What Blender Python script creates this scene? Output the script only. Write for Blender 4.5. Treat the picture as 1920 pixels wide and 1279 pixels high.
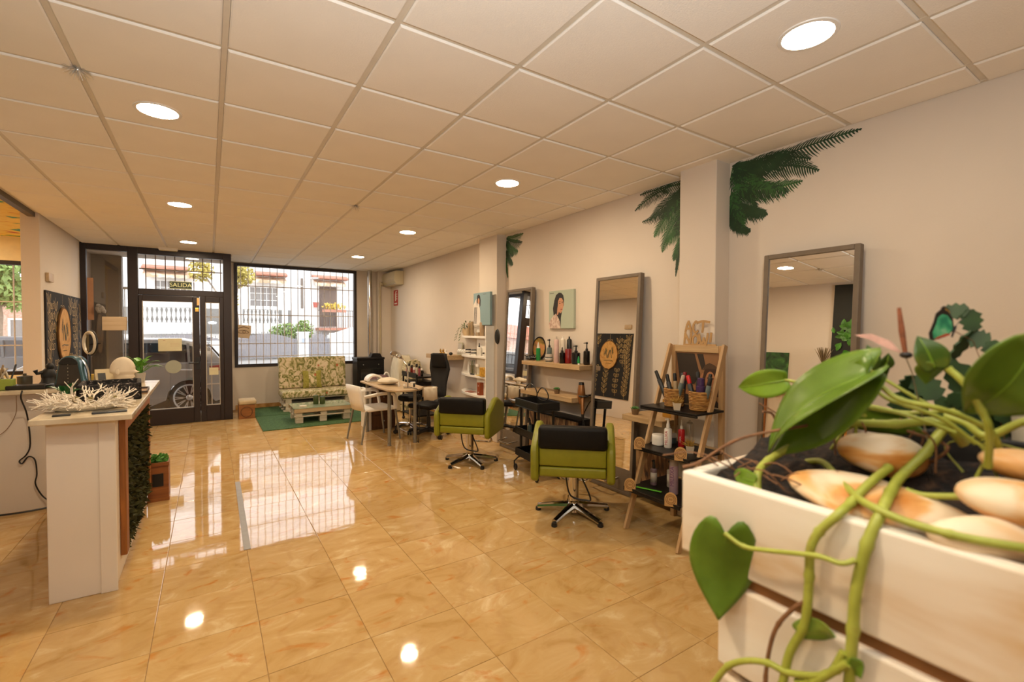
import bpy, bmesh, math, random
from math import sin, cos, pi, radians, sqrt, atan2
from mathutils import Vector, Matrix, Euler

SC = bpy.context.scene
COL = SC.collection
for _o in list(bpy.data.objects):
    bpy.data.objects.remove(_o)

# ------------------------------------------------------------- camera, world
cam_d = bpy.data.cameras.new('camera')
cam = bpy.data.objects.new('camera', cam_d)
COL.objects.link(cam)
YAW, PITCH, ROLL, FPX = radians(33.086), radians(-1.276), radians(0.0889), 871.7
_f = Vector((sin(YAW) * cos(PITCH), cos(YAW) * cos(PITCH), sin(PITCH)))
_r0 = Vector((cos(YAW), -sin(YAW), 0)); _u0 = _r0.cross(_f)
_r = cos(ROLL) * _r0 + sin(ROLL) * _u0
_u = -sin(ROLL) * _r0 + cos(ROLL) * _u0
_m = Matrix((_r, _u, -_f)).transposed().to_4x4()
_m.translation = (0, 0, 1.5)
cam.matrix_world = _m
cam_d.sensor_width = 36.0
cam_d.lens = FPX / 1920 * 36.0
cam_d.clip_start = 0.02
cam_d.clip_end = 300
cam_d.dof.use_dof = True
cam_d.dof.focus_distance = 4.6
cam_d.dof.aperture_fstop = 3.2
SC.camera = cam

world = bpy.data.worlds.new('sky')
SC.world = world
world.use_nodes = True
_bg = world.node_tree.nodes['Background']
_bg.inputs[0].default_value = (0.95, 0.97, 1.0, 1)
_bg.inputs[1].default_value = 3.5
# the photographer's flash, held at the camera and bounced off the ceiling
_fl = bpy.data.lights.new('bounce_flash', 'AREA'); _fl.shape = 'DISK'; _fl.size = .22; _fl.energy = 72; _fl.color = (.90, .97, 1.0)
_fo = bpy.data.objects.new('bounce_flash', _fl); COL.objects.link(_fo)
_fo.location = (.1, -.25, 1.75); _fo.rotation_euler = Euler((pi - radians(20), 0, 0))
LAMP = 287.0
LAMP_COL = (1.0, 0.79, 0.535)
SC.view_settings.view_transform = 'Standard'
SC.view_settings.look = 'None'
SC.view_settings.gamma = 1.0
SC.view_settings.use_curve_mapping = False
SC.view_settings.exposure = 0.0
SC.cycles.max_bounces = 10
SC.cycles.diffuse_bounces = 6
SC.cycles.glossy_bounces = 5
SC.cycles.transparent_max_bounces = 16
SC.cycles.caustics_reflective = False
SC.cycles.caustics_refractive = False
SC.cycles.sample_clamp_indirect = 6.0

# ------------------------------------------------------------- materials
def lin(h):
    if not isinstance(h, str):
        return tuple(h)
    h = h.lstrip('#')
    o = []
    for i in (0, 2, 4):
        c = int(h[i:i + 2], 16) / 255
        o.append(c / 12.92 if c <= .04045 else ((c + .055) / 1.055) ** 2.4)
    return tuple(o)

MATS = {}
def nodes_of(m):
    return m.node_tree.nodes, m.node_tree.links

def mat(name, col, rough=.5, metal=0., var=.07, scale=14., bump=0., bscale=None, stretch=None, coat=0., spec=.5, rnd=0., trans=0., sub=0.):
    """principled with a procedural colour variation and optional fine relief"""
    if name in MATS:
        return MATS[name]
    m = bpy.data.materials.new(name); m.use_nodes = True
    N, L = nodes_of(m)
    p = N['Principled BSDF']
    c = lin(col)
    p.inputs['Roughness'].default_value = rough
    p.inputs['Metallic'].default_value = metal
    p.inputs['Specular IOR Level'].default_value = spec
    if coat:
        p.inputs['Coat Weight'].default_value = coat
        p.inputs['Coat Roughness'].default_value = .08
    if trans:
        p.inputs['Transmission Weight'].default_value = trans
    tc = N.new('ShaderNodeTexCoord')
    mp = N.new('ShaderNodeMapping')
    L.new(tc.outputs['Object'], mp.inputs[0])
    if stretch:
        mp.inputs['Scale'].default_value = stretch
    nz = N.new('ShaderNodeTexNoise')
    nz.inputs['Scale'].default_value = scale
    nz.inputs['Detail'].default_value = 4
    L.new(mp.outputs[0], nz.inputs['Vector'])
    rp = N.new('ShaderNodeValToRGB')
    rp.color_ramp.elements[0].position = .3
    rp.color_ramp.elements[1].position = .7
    rp.color_ramp.elements[0].color = (*[max(0, x * (1 - var)) for x in c], 1)
    rp.color_ramp.elements[1].color = (*[min(1, x * (1 + var)) for x in c], 1)
    L.new(nz.outputs[0], rp.inputs[0])
    if rnd:
        oi = N.new('ShaderNodeObjectInfo')
        hs = N.new('ShaderNodeHueSaturation')
        mr = N.new('ShaderNodeMapRange')
        mr.inputs['To Min'].default_value = 1 - rnd; mr.inputs['To Max'].default_value = 1 + rnd
        L.new(oi.outputs['Random'], mr.inputs['Value'])
        L.new(mr.outputs[0], hs.inputs['Value'])
        L.new(rp.outputs[0], hs.inputs['Color'])
        L.new(hs.outputs[0], p.inputs['Base Color'])
    else:
        L.new(rp.outputs[0], p.inputs['Base Color'])
    if bump:
        b = N.new('ShaderNodeBump')
        b.inputs['Strength'].default_value = bump
        b.inputs['Distance'].default_value = .01
        n2 = N.new('ShaderNodeTexNoise')
        n2.inputs['Scale'].default_value = bscale or scale * 4
        n2.inputs['Detail'].default_value = 3
        L.new(mp.outputs[0], n2.inputs['Vector'])
        L.new(n2.outputs[0], b.inputs['Height'])
        L.new(b.outputs[0], p.inputs['Normal'])
    MATS[name] = m
    return m

def mat_glass(name='pane_glass', tint=(1, 1, 1), refl=.07):
    if name in MATS:
        return MATS[name]
    m = bpy.data.materials.new(name); m.use_nodes = True
    N, L = nodes_of(m)
    N.remove(N['Principled BSDF'])
    t = N.new('ShaderNodeBsdfTransparent'); t.inputs[0].default_value = (*tint, 1)
    g = N.new('ShaderNodeBsdfGlossy'); g.inputs['Roughness'].default_value = .01
    mx = N.new('ShaderNodeMixShader'); mx.inputs[0].default_value = refl
    L.new(t.outputs[0], mx.inputs[1]); L.new(g.outputs[0], mx.inputs[2])
    L.new(mx.outputs[0], N['Material Output'].inputs[0])
    MATS[name] = m
    return m

def mat_emit(name, col, strength):
    m = bpy.data.materials.new(name); m.use_nodes = True
    N, L = nodes_of(m)
    p = N['Principled BSDF']
    p.inputs['Base Color'].default_value = (.9, .9, .9, 1)
    p.inputs['Emission Color'].default_value = (*col, 1)
    p.inputs['Emission Strength'].default_value = strength
    MATS[name] = m
    return m

def wood(name, a, b, scale=6., axis='x', rough=.45, rnd=0.):
    """straight grained wood, grain running along the axis"""
    if name in MATS:
        return MATS[name]
    m = bpy.data.materials.new(name); m.use_nodes = True
    N, L = nodes_of(m); p = N['Principled BSDF']
    p.inputs['Roughness'].default_value = rough
    tc = N.new('ShaderNodeTexCoord'); mp = N.new('ShaderNodeMapping')
    s = {'x': (.12, 1.6, 1.6), 'y': (1.6, .12, 1.6), 'z': (1.6, 1.6, .12)}[axis]
    mp.inputs['Scale'].default_value = [k * scale for k in s]
    L.new(tc.outputs['Object'], mp.inputs[0])
    nz = N.new('ShaderNodeTexNoise'); nz.inputs['Scale'].default_value = 3; nz.inputs['Detail'].default_value = 6
    nz.inputs['Distortion'].default_value = .6
    L.new(mp.outputs[0], nz.inputs['Vector'])
    rp = N.new('ShaderNodeValToRGB')
    rp.color_ramp.elements[0].position = .32; rp.color_ramp.elements[1].position = .68
    rp.color_ramp.elements[0].color = (*lin(a), 1); rp.color_ramp.elements[1].color = (*lin(b), 1)
    L.new(nz.outputs[0], rp.inputs[0]); L.new(rp.outputs[0], p.inputs['Base Color'])
    MATS[name] = m
    return m

def ramp_mat(name, stops, scale=5., rough=.6, detail=6., distort=0., stretch=None, tex='noise', bump=0., rnd_shift=False):
    """noise or voronoi mapped through a colour ramp"""
    if name in MATS:
        return MATS[name]
    m = bpy.data.materials.new(name); m.use_nodes = True
    N, L = nodes_of(m); p = N['Principled BSDF']
    p.inputs['Roughness'].default_value = rough
    tc = N.new('ShaderNodeTexCoord'); mp = N.new('ShaderNodeMapping')
    if stretch:
        mp.inputs['Scale'].default_value = stretch
    L.new(tc.outputs['Object'], mp.inputs[0])
    if rnd_shift:
        oi = N.new('ShaderNodeObjectInfo'); cm = N.new('ShaderNodeCombineXYZ'); mu = N.new('ShaderNodeMath'); mu.operation = 'MULTIPLY'
        mu.inputs[1].default_value = 60
        L.new(oi.outputs['Random'], mu.inputs[0])
        for k in range(3):
            L.new(mu.outputs[0], cm.inputs[k])
        L.new(cm.outputs[0], mp.inputs['Location'])
    if tex == 'noise':
        nz = N.new('ShaderNodeTexNoise'); nz.inputs['Scale'].default_value = scale; nz.inputs['Detail'].default_value = detail
        nz.inputs['Distortion'].default_value = distort
        out = nz.outputs[0]
    else:
        nz = N.new('ShaderNodeTexVoronoi'); nz.inputs['Scale'].default_value = scale
        out = nz.outputs['Distance']
    L.new(mp.outputs[0], nz.inputs['Vector'])
    rp = N.new('ShaderNodeValToRGB')
    e = rp.color_ramp.elements
    while len(e) < len(stops):
        e.new(.5)
    for k, (pos, c) in enumerate(stops):
        e[k].position = pos; e[k].color = (*lin(c), 1)
    L.new(out, rp.inputs[0]); L.new(rp.outputs[0], p.inputs['Base Color'])
    if bump:
        b = N.new('ShaderNodeBump'); b.inputs['Strength'].default_value = bump; b.inputs['Distance'].default_value = .01
        L.new(out, b.inputs['Height']); L.new(b.outputs[0], p.inputs['Normal'])
    MATS[name] = m
    return m

# ------------------------------------------------------------- geometry collector
class G:
    def __init__(s, M=None):
        s.v = []; s.f = []; s.mi = []; s.M = M
    def add(s, vs, fs, mi=0):
        o = len(s.v)
        if s.M is not None:
            vs = [s.M @ Vector(v) for v in vs]
        s.v += [tuple(v) for v in vs]
        s.f += [tuple(i + o for i in f) for f in fs]
        s.mi += [mi] * len(fs)
        return s
    def box(s, x0, x1, y0, y1, z0, z1, mi=0):
        vs = [(x, y, z) for x in (x0, x1) for y in (y0, y1) for z in (z0, z1)]
        return s.add(vs, [(0, 1, 3, 2), (4, 6, 7, 5), (0, 4, 5, 1), (2, 3, 7, 6), (0, 2, 6, 4), (1, 5, 7, 3)], mi)
    def obox(s, c, size, rot=(0, 0, 0), mi=0):
        R = Euler(rot).to_matrix(); c = Vector(c)
        hx, hy, hz = [k / 2 for k in size]
        vs = [c + R @ Vector((x, y, z)) for x in (-hx, hx) for y in (-hy, hy) for z in (-hz, hz)]
        return s.add(vs, [(0, 1, 3, 2), (4, 6, 7, 5), (0, 4, 5, 1), (2, 3, 7, 6), (0, 2, 6, 4), (1, 5, 7, 3)], mi)
    def bar(s, p0, p1, w, h, up=(0, 0, 1), mi=0):
        """rectangular bar from p0 to p1"""
        p0, p1 = Vector(p0), Vector(p1); d = (p1 - p0).normalized()
        a = d.cross(Vector(up))
        if a.length < 1e-4:
            a = d.cross(Vector((1, 0, 0)))
        a.normalize(); b = a.cross(d)
        vs = []
        for q in (p0, p1):
            for i, j in ((-1, -1), (1, -1), (1, 1), (-1, 1)):
                vs.append(q + a * (w / 2 * i) + b * (h / 2 * j))
        return s.add(vs, [(3, 2, 1, 0), (4, 5, 6, 7), (0, 1, 5, 4), (1, 2, 6, 5), (2, 3, 7, 6), (3, 0, 4, 7)], mi)
    def cyl(s, p0, p1, r0, r1=None, n=12, mi=0):
        return s.tube([p0, p1], [r0, r0 if r1 is None else r1], n, mi)
    def tube(s, pts, r, n=8, mi=0, caps=True, flat=1.0):
        pts = [Vector(p) for p in pts]; k = len(pts)
        rr = r if isinstance(r, (list, tuple)) else [r] * k
        vs = []; fs = []; a = None
        for i, p in enumerate(pts):
            t = (pts[min(i + 1, k - 1)] - pts[max(i - 1, 0)])
            if t.length < 1e-9:
                t = Vector((0, 0, 1))
            t.normalize()
            if a is None:
                a = t.cross(Vector((0, 0, 1)))
                if a.length < .05:
                    a = t.cross(Vector((1, 0, 0)))
            a = a - t * a.dot(t)
            if a.length < 1e-6:
                a = t.orthogonal()
            a.normalize(); b = t.cross(a)
            for j in range(n):
                w = 2 * pi * j / n
                vs.append(p + a * (rr[i] * cos(w)) + b * (rr[i] * flat * sin(w)))
        for i in range(k - 1):
            for j in range(n):
                j2 = (j + 1) % n
                fs.append((i * n + j, i * n + j2, (i + 1) * n + j2, (i + 1) * n + j))
        if caps:
            fs.append(tuple(range(n - 1, -1, -1))); fs.append(tuple((k - 1) * n + j for j in range(n)))
        return s.add(vs, fs, mi)
    def lathe(s, prof, o=(0, 0, 0), n=18, mi=0, sx=1., sy=1.):
        vs = []; fs = []; k = len(prof)
        for r, z in prof:
            for j in range(n):
                w = 2 * pi * j / n
                vs.append((o[0] + r * sx * cos(w), o[1] + r * sy * sin(w), o[2] + z))
        for i in range(k - 1):
            for j in range(n):
                j2 = (j + 1) % n
                fs.append((i * n + j, i * n + j2, (i + 1) * n + j2, (i + 1) * n + j))
        if prof[0][0] > 1e-6:
            fs.append(tuple(range(n - 1, -1, -1)))
        if prof[-1][0] > 1e-6:
            fs.append(tuple((k - 1) * n + j for j in range(n)))
        return s.add(vs, fs, mi)
    def prism(s, poly, z0, z1, mi=0, ax='z'):
        """extrude a 2D outline; ax z: (x,y), ax x: (y,z) along x, ax y: (x,z) along y"""
        n = len(poly)
        def P(a, b, c):
            return {'z': (a, b, c), 'x': (c, a, b), 'y': (a, c, b)}[ax]
        vs = [P(a, b, z0) for a, b in poly] + [P(a, b, z1) for a, b in poly]
        fs = [tuple(range(n - 1, -1, -1)), tuple(range(n, 2 * n))]
        fs += [(i, (i + 1) % n, n + (i + 1) % n, n + i) for i in range(n)]
        return s.add(vs, fs, mi)
    def sph(s, c, r, n=12, m=8, mi=0, warp=None):
        r = r if isinstance(r, (tuple, list)) else (r, r, r)
        vs = [(0, 0, -1)]
        for i in range(1, m):
            t = -pi / 2 + pi * i / m
            for j in range(n):
                w = 2 * pi * j / n
                vs.append((cos(t) * cos(w), cos(t) * sin(w), sin(t)))
        vs.append((0, 0, 1))
        if warp:
            vs = [warp(*v) for v in vs]
        vs = [(c[0] + x * r[0], c[1] + y * r[1], c[2] + z * r[2]) for x, y, z in vs]
        fs = [(0, 1 + (j + 1) % n, 1 + j) for j in range(n)]
        for i in range(m - 2):
            for j in range(n):
                j2 = (j + 1) % n
                fs.append((1 + i * n + j, 1 + i * n + j2, 1 + (i + 1) * n + j2, 1 + (i + 1) * n + j))
        e = len(vs) - 1; b = 1 + (m - 2) * n
        fs += [(b + j, b + (j + 1) % n, e) for j in range(n)]
        return s.add(vs, fs, mi)
    def rbox(s, x0, x1, y0, y1, z0, z1, r=.03, mi=0, k=4):
        """cushion like box: rounded in every direction"""
        b = bmesh.new()
        bmesh.ops.create_cube(b, size=1)
        for v in b.verts:
            v.co = Vector(((x0 + x1) / 2 + v.co.x * (x1 - x0), (y0 + y1) / 2 + v.co.y * (y1 - y0), (z0 + z1) / 2 + v.co.z * (z1 - z0)))
        bmesh.ops.bevel(b, geom=list(b.edges), offset=r, segments=k, profile=.5, affect='EDGES')
        b.verts.index_update()
        s.add([v.co.copy() for v in b.verts], [[v.index for v in f.verts] for f in b.faces], mi)
        b.free()
        return s
    def done(s, name, mats, parent=None, bev=0., smooth=True, world=False, loc=None, ang=35, sub=0, solid=0.):
        me = bpy.data.meshes.new(name)
        vs = s.v
        if parent is not None and world:
            o = parent.location
            p = parent.parent
            while p is not None:
                o = o + p.location; p = p.parent
            vs = [(a - o[0], b - o[1], c - o[2]) for a, b, c in vs]
        elif loc is not None:
            vs = [(a - loc[0], b - loc[1], c - loc[2]) for a, b, c in vs]
        me.from_pydata(vs, [], s.f)
        for m in (mats if isinstance(mats, (list, tuple)) else [mats]):
            me.materials.append(m)
        if any(s.mi):
            me.polygons.foreach_set('material_index', s.mi)
        me.validate()
        _b = bmesh.new(); _b.from_mesh(me); bmesh.ops.recalc_face_normals(_b, faces=_b.faces); _b.to_mesh(me); _b.free()
        if smooth:
            me.shade_smooth()
            me.set_sharp_from_angle(angle=radians(ang))
        ob = bpy.data.objects.new(name, me)
        COL.objects.link(ob)
        if parent is not None:
            ob.parent = parent
        if loc is not None:
            ob.location = loc
        if bev:
            md = ob.modifiers.new('bevel', 'BEVEL'); md.width = bev; md.segments = 2; md.limit_method = 'ANGLE'; md.angle_limit = radians(40)
        if solid:
            md = ob.modifiers.new('solid', 'SOLIDIFY'); md.thickness = solid; md.offset = 0
        if sub:
            md = ob.modifiers.new('sub', 'SUBSURF'); md.levels = sub; md.render_levels = sub
        return ob

def tag(o, label, cat, group=None, kind=None):
    o['label'] = label
    o['category'] = cat
    if group:
        o['group'] = group
    if kind:
        o['kind'] = kind
    return o

def T(name, label, cat, loc=(0, 0, 0), rz=0., group=None):
    o = bpy.data.objects.new(name, None)
    COL.objects.link(o)
    o.empty_display_size = .1
    o.location = loc
    o.rotation_euler = (0, 0, rz)
    return tag(o, label, cat, group)

def dup(root, loc, rz=0., label=None, group=None):
    r = root.copy(); COL.objects.link(r); r.location = loc; r.rotation_euler = (0, 0, rz)
    if label:
        r['label'] = label
    if group:
        r['group'] = group
    for ch in list(root.children):
        c = ch.copy(); COL.objects.link(c); c.parent = r
        for g in list(ch.children):
            d = g.copy(); COL.objects.link(d); d.parent = c
    return r

def struct(o):
    o['kind'] = 'structure'
    return o

def text(name, body, size, m, parent, loc, rot, depth=.002, align='CENTER'):
    cu = bpy.data.curves.new(name, 'FONT')
    cu.body = body; cu.size = size; cu.extrude = depth; cu.align_x = align; cu.align_y = 'CENTER'
    cu.resolution_u = 3
    tmp = bpy.data.objects.new('tmp', cu); COL.objects.link(tmp)
    dg = bpy.context.evaluated_depsgraph_get()
    me = bpy.data.meshes.new_from_object(tmp.evaluated_get(dg))
    me.name = name
    bpy.data.objects.remove(tmp)
    me.materials.clear(); me.materials.append(m)
    o = bpy.data.objects.new(name, me); COL.objects.link(o)
    o.parent = parent; o.location = loc; o.rotation_euler = rot
    return o

def curve(pts, k=6):
    """catmull-rom through points"""
    P = [Vector(p) for p in pts]
    P = [P[0] * 2 - P[1]] + P + [P[-1] * 2 - P[-2]]
    out = []
    for i in range(1, len(P) - 2):
        for j in range(k):
            t = j / k
            a, b, c, d = P[i - 1], P[i], P[i + 1], P[i + 2]
            out.append(.5 * ((2 * b) + (c - a) * t + (2 * a - 5 * b + 4 * c - d) * t * t + (3 * b - a - 3 * c + d) * t ** 3))
    out.append(P[-2])
    return out

R = random.Random(7)
FACE_X = (pi / 2, 0, -pi / 2)      # text lying on a wall seen looking along +x
# ============================================================= SETTING
CEIL = 2.783
M_WALL = mat('wall_paint', (.665, .59, .505), .75, var=.025, scale=1.5, bump=.05, bscale=90)
M_TRIMW = mat('white_trim', (.78, .73, .66), .5, var=.03)
M_BROWN = mat('dark_brown_aluminium', '1f110d', .4, var=.06, scale=30)
M_BASE = ramp_mat('skirting_marble', [(.3, '9a6a34'), (.5, 'b98a50'), (.7, 'cfa873')], 6, .25)
M_GLASS = mat_glass()

def marble():
    m = bpy.data.materials.new('polished_beige_marble'); m.use_nodes = True
    N, L = nodes_of(m); p = N['Principled BSDF']
    tc = N.new('ShaderNodeTexCoord'); mp = N.new('ShaderNodeMapping'); oi = N.new('ShaderNodeObjectInfo')
    cm = N.new('ShaderNodeCombineXYZ')
    for k, s in enumerate((37., 91., 13.)):
        mu = N.new('ShaderNodeMath'); mu.operation = 'MULTIPLY'; mu.inputs[1].default_value = s
        L.new(oi.outputs['Random'], mu.inputs[0]); L.new(mu.outputs[0], cm.inputs[k])
    L.new(tc.outputs['Object'], mp.inputs[0]); L.new(cm.outputs[0], mp.inputs['Location'])
    mp.inputs['Rotation'].default_value = (0, 0, .6)
    mp.inputs['Scale'].default_value = (1.0, 1.6, 1)
    n1 = N.new('ShaderNodeTexNoise'); n1.inputs['Scale'].default_value = 2.7; n1.inputs['Detail'].default_value = 11; n1.inputs['Roughness'].default_value = .62
    n1.inputs['Distortion'].default_value = 1.7
    L.new(mp.outputs[0], n1.inputs['Vector'])
    r1 = N.new('ShaderNodeValToRGB'); e = r1.color_ramp.elements
    e.new(.5); e.new(.6)
    for k, (pos, c) in enumerate([(.29, 'ae884f'), (.44, 'bd9a64'), (.57, 'c3a26e'), (.72, 'd4bb90')]):
        e[k].position = pos; e[k].color = (*lin(c), 1)
    L.new(n1.outputs[0], r1.inputs[0])
    # orange patches and thin veins
    n2 = N.new('ShaderNodeTexNoise'); n2.inputs['Scale'].default_value = 2.4; n2.inputs['Detail'].default_value = 9
    n2.inputs['Distortion'].default_value = 2.6
    L.new(mp.outputs[0], n2.inputs['Vector'])
    r2 = N.new('ShaderNodeValToRGB'); e = r2.color_ramp.elements
    e[0].position = .60; e[0].color = (0, 0, 0, 1); e[1].position = .74; e[1].color = (.85, .85, .85, 1)
    L.new(n2.outputs[0], r2.inputs[0])
    mx = N.new('ShaderNodeMix'); mx.data_type = 'RGBA'
    L.new(r2.outputs[0], mx.inputs[0]); L.new(r1.outputs[0], mx.inputs[6]); mx.inputs[7].default_value = (*lin('b9742c'), 1)
    wv = N.new('ShaderNodeTexWave'); wv.inputs['Scale'].default_value = .9; wv.inputs['Distortion'].default_value = 14
    wv.inputs['Detail'].default_value = 4; wv.inputs['Detail Scale'].default_value = 1.3
    L.new(mp.outputs[0], wv.inputs['Vector'])
    r3 = N.new('ShaderNodeValToRGB'); e = r3.color_ramp.elements
    e.new(.03)
    for k, (pos, c) in enumerate([(0., .13), (.03, .08), (.09, 0.)]):
        e[k].position = pos; e[k].color = (c, c, c, 1)
    L.new(wv.outputs[0], r3.inputs[0])
    m2 = N.new('ShaderNodeMix'); m2.data_type = 'RGBA'
    L.new(r3.outputs[0], m2.inputs[0]); L.new(mx.outputs[2], m2.inputs[6]); m2.inputs[7].default_value = (*lin('93561f'), 1)
    hs = N.new('ShaderNodeHueSaturation'); mr = N.new('ShaderNodeMapRange')
    mr.inputs['To Min'].default_value = .93; mr.inputs['To Max'].default_value = 1.05
    L.new(oi.outputs['Random'], mr.inputs[0]); L.new(mr.outputs[0], hs.inputs['Value']); L.new(m2.outputs[2], hs.inputs['Color'])
    hs.inputs['Saturation'].default_value = 1.0
    L.new(hs.outputs[0], p.inputs['Base Color'])
    p.inputs['Roughness'].default_value = .045
    p.inputs['IOR'].default_value = 1.5
    b = N.new('ShaderNodeBump'); b.inputs['Strength'].default_value = .018; b.inputs['Distance'].default_value = .02
    n4 = N.new('ShaderNodeTexNoise'); n4.inputs['Scale'].default_value = 7; n4.inputs['Detail'].default_value = 1
    L.new(mp.outputs[0], n4.inputs['Vector']); L.new(n4.outputs[0], b.inputs['Height']); L.new(b.outputs[0], p.inputs['Normal'])
    return m
M_MARBLE = marble()
M_GROUT = mat('floor_grout', '8d6a40', .8, var=.1)

# floor: slab with grout colour, one object per tile
TP, TX0, TY0 = .4465, .2, 3.59
floor = struct(G().box(-4.7, 3.5, -3.0, 10.15, -.10, -.0035).done('floor', M_GROUT, smooth=False))
tile_me = None
def tile_shape(o, h=TP / 2 - .0011):
    b = .0022
    vs = []
    for z, k in ((-.0035, h), (-b * .5, h), (0, h - b)):
        vs += [(o[0] - k, o[1] - k, z), (o[0] + k, o[1] - k, z), (o[0] + k, o[1] + k, z), (o[0] - k, o[1] + k, z)]
    fs = [(8, 9, 10, 11)]
    for a in (0, 4):
        fs += [(a + i, a + (i + 1) % 4, a + 4 + (i + 1) % 4, a + 4 + i) for i in range(4)]
    return vs, fs
field = G()
for i in range(-11, 8):
    for j in range(-15, 15):
        cx = TX0 + (i + .5) * TP; cy = TY0 + (j + .5) * TP
        if not (-4.5 < cx < 3.40 and -2.9 < cy < 10.0):
            continue
        if -1.75 < cx and cy > 1.1:
            if tile_me is None:
                t = G().add(*tile_shape((0, 0))).done('floor_tile', M_MARBLE, floor, smooth=False)
                tile_me = t.data
            else:
                t = bpy.data.objects.new('floor_tile', tile_me); COL.objects.link(t); t.parent = floor
            t.location = (cx, cy, 0)
            t.rotation_euler = (R.uniform(-1, 1) * .0016, R.uniform(-1, 1) * .0016, R.choice((0, pi)))
        else:
            field.add(*tile_shape((cx, cy)))
fo = field.done('far_floor_tiles', M_MARBLE, floor, smooth=False); fo['kind'] = 'stuff'

# ceiling: slab, rails, tiles
M_TILE = mat('mineral_ceiling_tile', (.86, .81, .735), .85, var=.02, scale=3, bump=.12, bscale=160)
M_RAIL = mat('ceiling_rail', (.66, .60, .50), .5, var=.03)
ceiling = struct(G().box(-1.62, 3.5, -3.0, 10.3, 2.80, 2.95).done('ceiling', M_TILE, smooth=False))
CX0, CY0 = -.527, 1.899
xs = [-1.56] + [CX0 + .6 * i for i in range(-1, 7)] + [3.35]
ys = [CY0 + .6 * j for j in range(-8, 14)] + [10.15]
for x in xs[1:-1]:
    G().box(x - .012, x + .012, ys[0], 10.15, CEIL, CEIL + .017).done('main_runner', M_RAIL, ceiling, smooth=False)
for y in ys[:-1]:
    g = G()
    for a, b in zip(xs[:-1], xs[1:]):
        g.box(a + .0125, b - .0125, y - .012, y + .012, CEIL + .0008, CEIL + .017)
    g.done('cross_tee', M_RAIL, ceiling, smooth=False)
G().box(3.325, 3.349, ys[0], 10.149, CEIL - .002, CEIL + .017).done('wall_angle', M_RAIL, ceiling, smooth=False)
tcache = {}
for a, b in zip(xs[:-1], xs[1:]):
    for c, d in zip(ys[:-1], ys[1:]):
        w, h = round(b - a, 3), round(d - c, 3)
        if w < .08 or h < .08:
            continue
        if (w, h) not in tcache:
            g = G(); hx, hy = w / 2 - .0135, h / 2 - .0135; e = .006
            vs = []
            for z, k in ((.016, 0), (-.003, 0), (-.008, e)):
                vs += [(-hx + k, -hy + k, z), (hx - k, -hy + k, z), (hx - k, hy - k, z), (-hx + k, hy - k, z)]
            fs = [(11, 10, 9, 8)]
            for q in (0, 4):
                fs += [(q + 4 + i, q + 4 + (i + 1) % 4, q + (i + 1) % 4, q + i) for i in range(4)]
            g.add(vs, fs)
            t = g.done('ceiling_tile', M_TILE, ceiling, smooth=False); tcache[(w, h)] = t.data
        else:
            t = bpy.data.objects.new('ceiling_tile', tcache[(w, h)]); COL.objects.link(t); t.parent = ceiling
        t.location = ((a + b) / 2, (c + d) / 2, CEIL)
        t.rotation_euler = (R.uniform(-1, 1) * .002, R.uniform(-1, 1) * .002, 0)

# walls
struct(G().box(3.35, 3.6, -3.0, 10.4, -.1, 2.95).done('wall_right', M_WALL, smooth=False))
struct(G().box(-4.9, 3.6, -3.2, -3.0, -.1, 2.95).done('wall_back', M_WALL, smooth=False))
struct(G().box(-1.78, -1.6, -3.0, 5.44, -.1, 2.95).done('wall_left', M_WALL, smooth=False))
struct(G().box(-1.72, -1.568, 7.22, 9.30, -.0, 2.95).done('wall_left_pier', M_WALL, smooth=False, bev=.004))
wf = G()
wf.box(.25, 3.5, 10.15, 10.32, -.1, .80); wf.box(.25, .40, 10.15, 10.32, .8, 2.95)
wf.box(2.647, 3.5, 10.15, 10.32, .80, 2.95)
wf.box(.25, .318, 9.205, 10.15, -.1, .78); wf.box(.25, .318, 9.205, 10.15, 2.72, 2.95)
wf.box(.322, 2.647, 10.15, 10.32, 2.765, 2.95)
struct(wf.done('wall_front', M_WALL, smooth=False))
struct(G().box(3.205, 3.35, 5.29, 5.77, 0, 2.79).done('pillar', M_WALL, smooth=False, bev=.006))
struct(G().box(3.175, 3.35, 2.09, 2.41, 0, 2.79).done('pillar', M_WALL, smooth=False, bev=.006))
struct(G().box(3.06, 3.35, 10.0, 10.15, 0, 2.79).done('pillar', M_WALL, smooth=False, bev=.006))
g = G(); g.box(3.338, 3.35, 5.775, 10.0, 0, .085); g.box(3.338, 3.35, 2.415, 5.285, 0, .085); g.box(3.338, 3.35, -3, 2.085, 0, .085)
struct(g.done('baseboard_right', M_BASE, smooth=False))
struct(G().box(.402, 3.06, 10.138, 10.15, 0, .085).done('baseboard_front', M_BASE, smooth=False))
# the side room on the left with its decorated ceiling
M_YEL = ramp_mat('printed_yellow_ceiling', [(.30, '3f8d98'), (.37, '4c9a5a'), (.41, 'ecc654'), (.52, 'f4d566'), (.62, 'ecc24c'), (.67, 'c8603a'), (.72, 'b04a34')], 3.2, .7, 3, .8)
struct(G().box(-4.7, -1.63, 5.44, 9.3, 2.79, 2.95).done('ceiling_side', M_YEL, smooth=False))
M_YWALL = mat('yellow_wall', 'ecd9a8', .7, var=.05)
g = G(); g.box(-4.7, -1.722, 9.2, 9.35, 2.46, 2.8); g.box(-4.7, -1.722, 9.2, 9.35, -.1, .87); g.box(-4.7, -3.6, 9.2, 9.35, .87, 2.46)
g.box(-4.9, -4.7, 5.2, 9.35, -.1, 2.95); g.box(-4.9, -1.78, 5.2, 5.44, -.1, 2.95)
struct(g.done('wall_side', M_YWALL, smooth=False))
struct(G().box(-1.66, -1.60, 5.44, 7.22, 2.75, 2.80).done('trim_1', mat('dark_ceiling_edge', '5a5040', .5), smooth=False))

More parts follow.
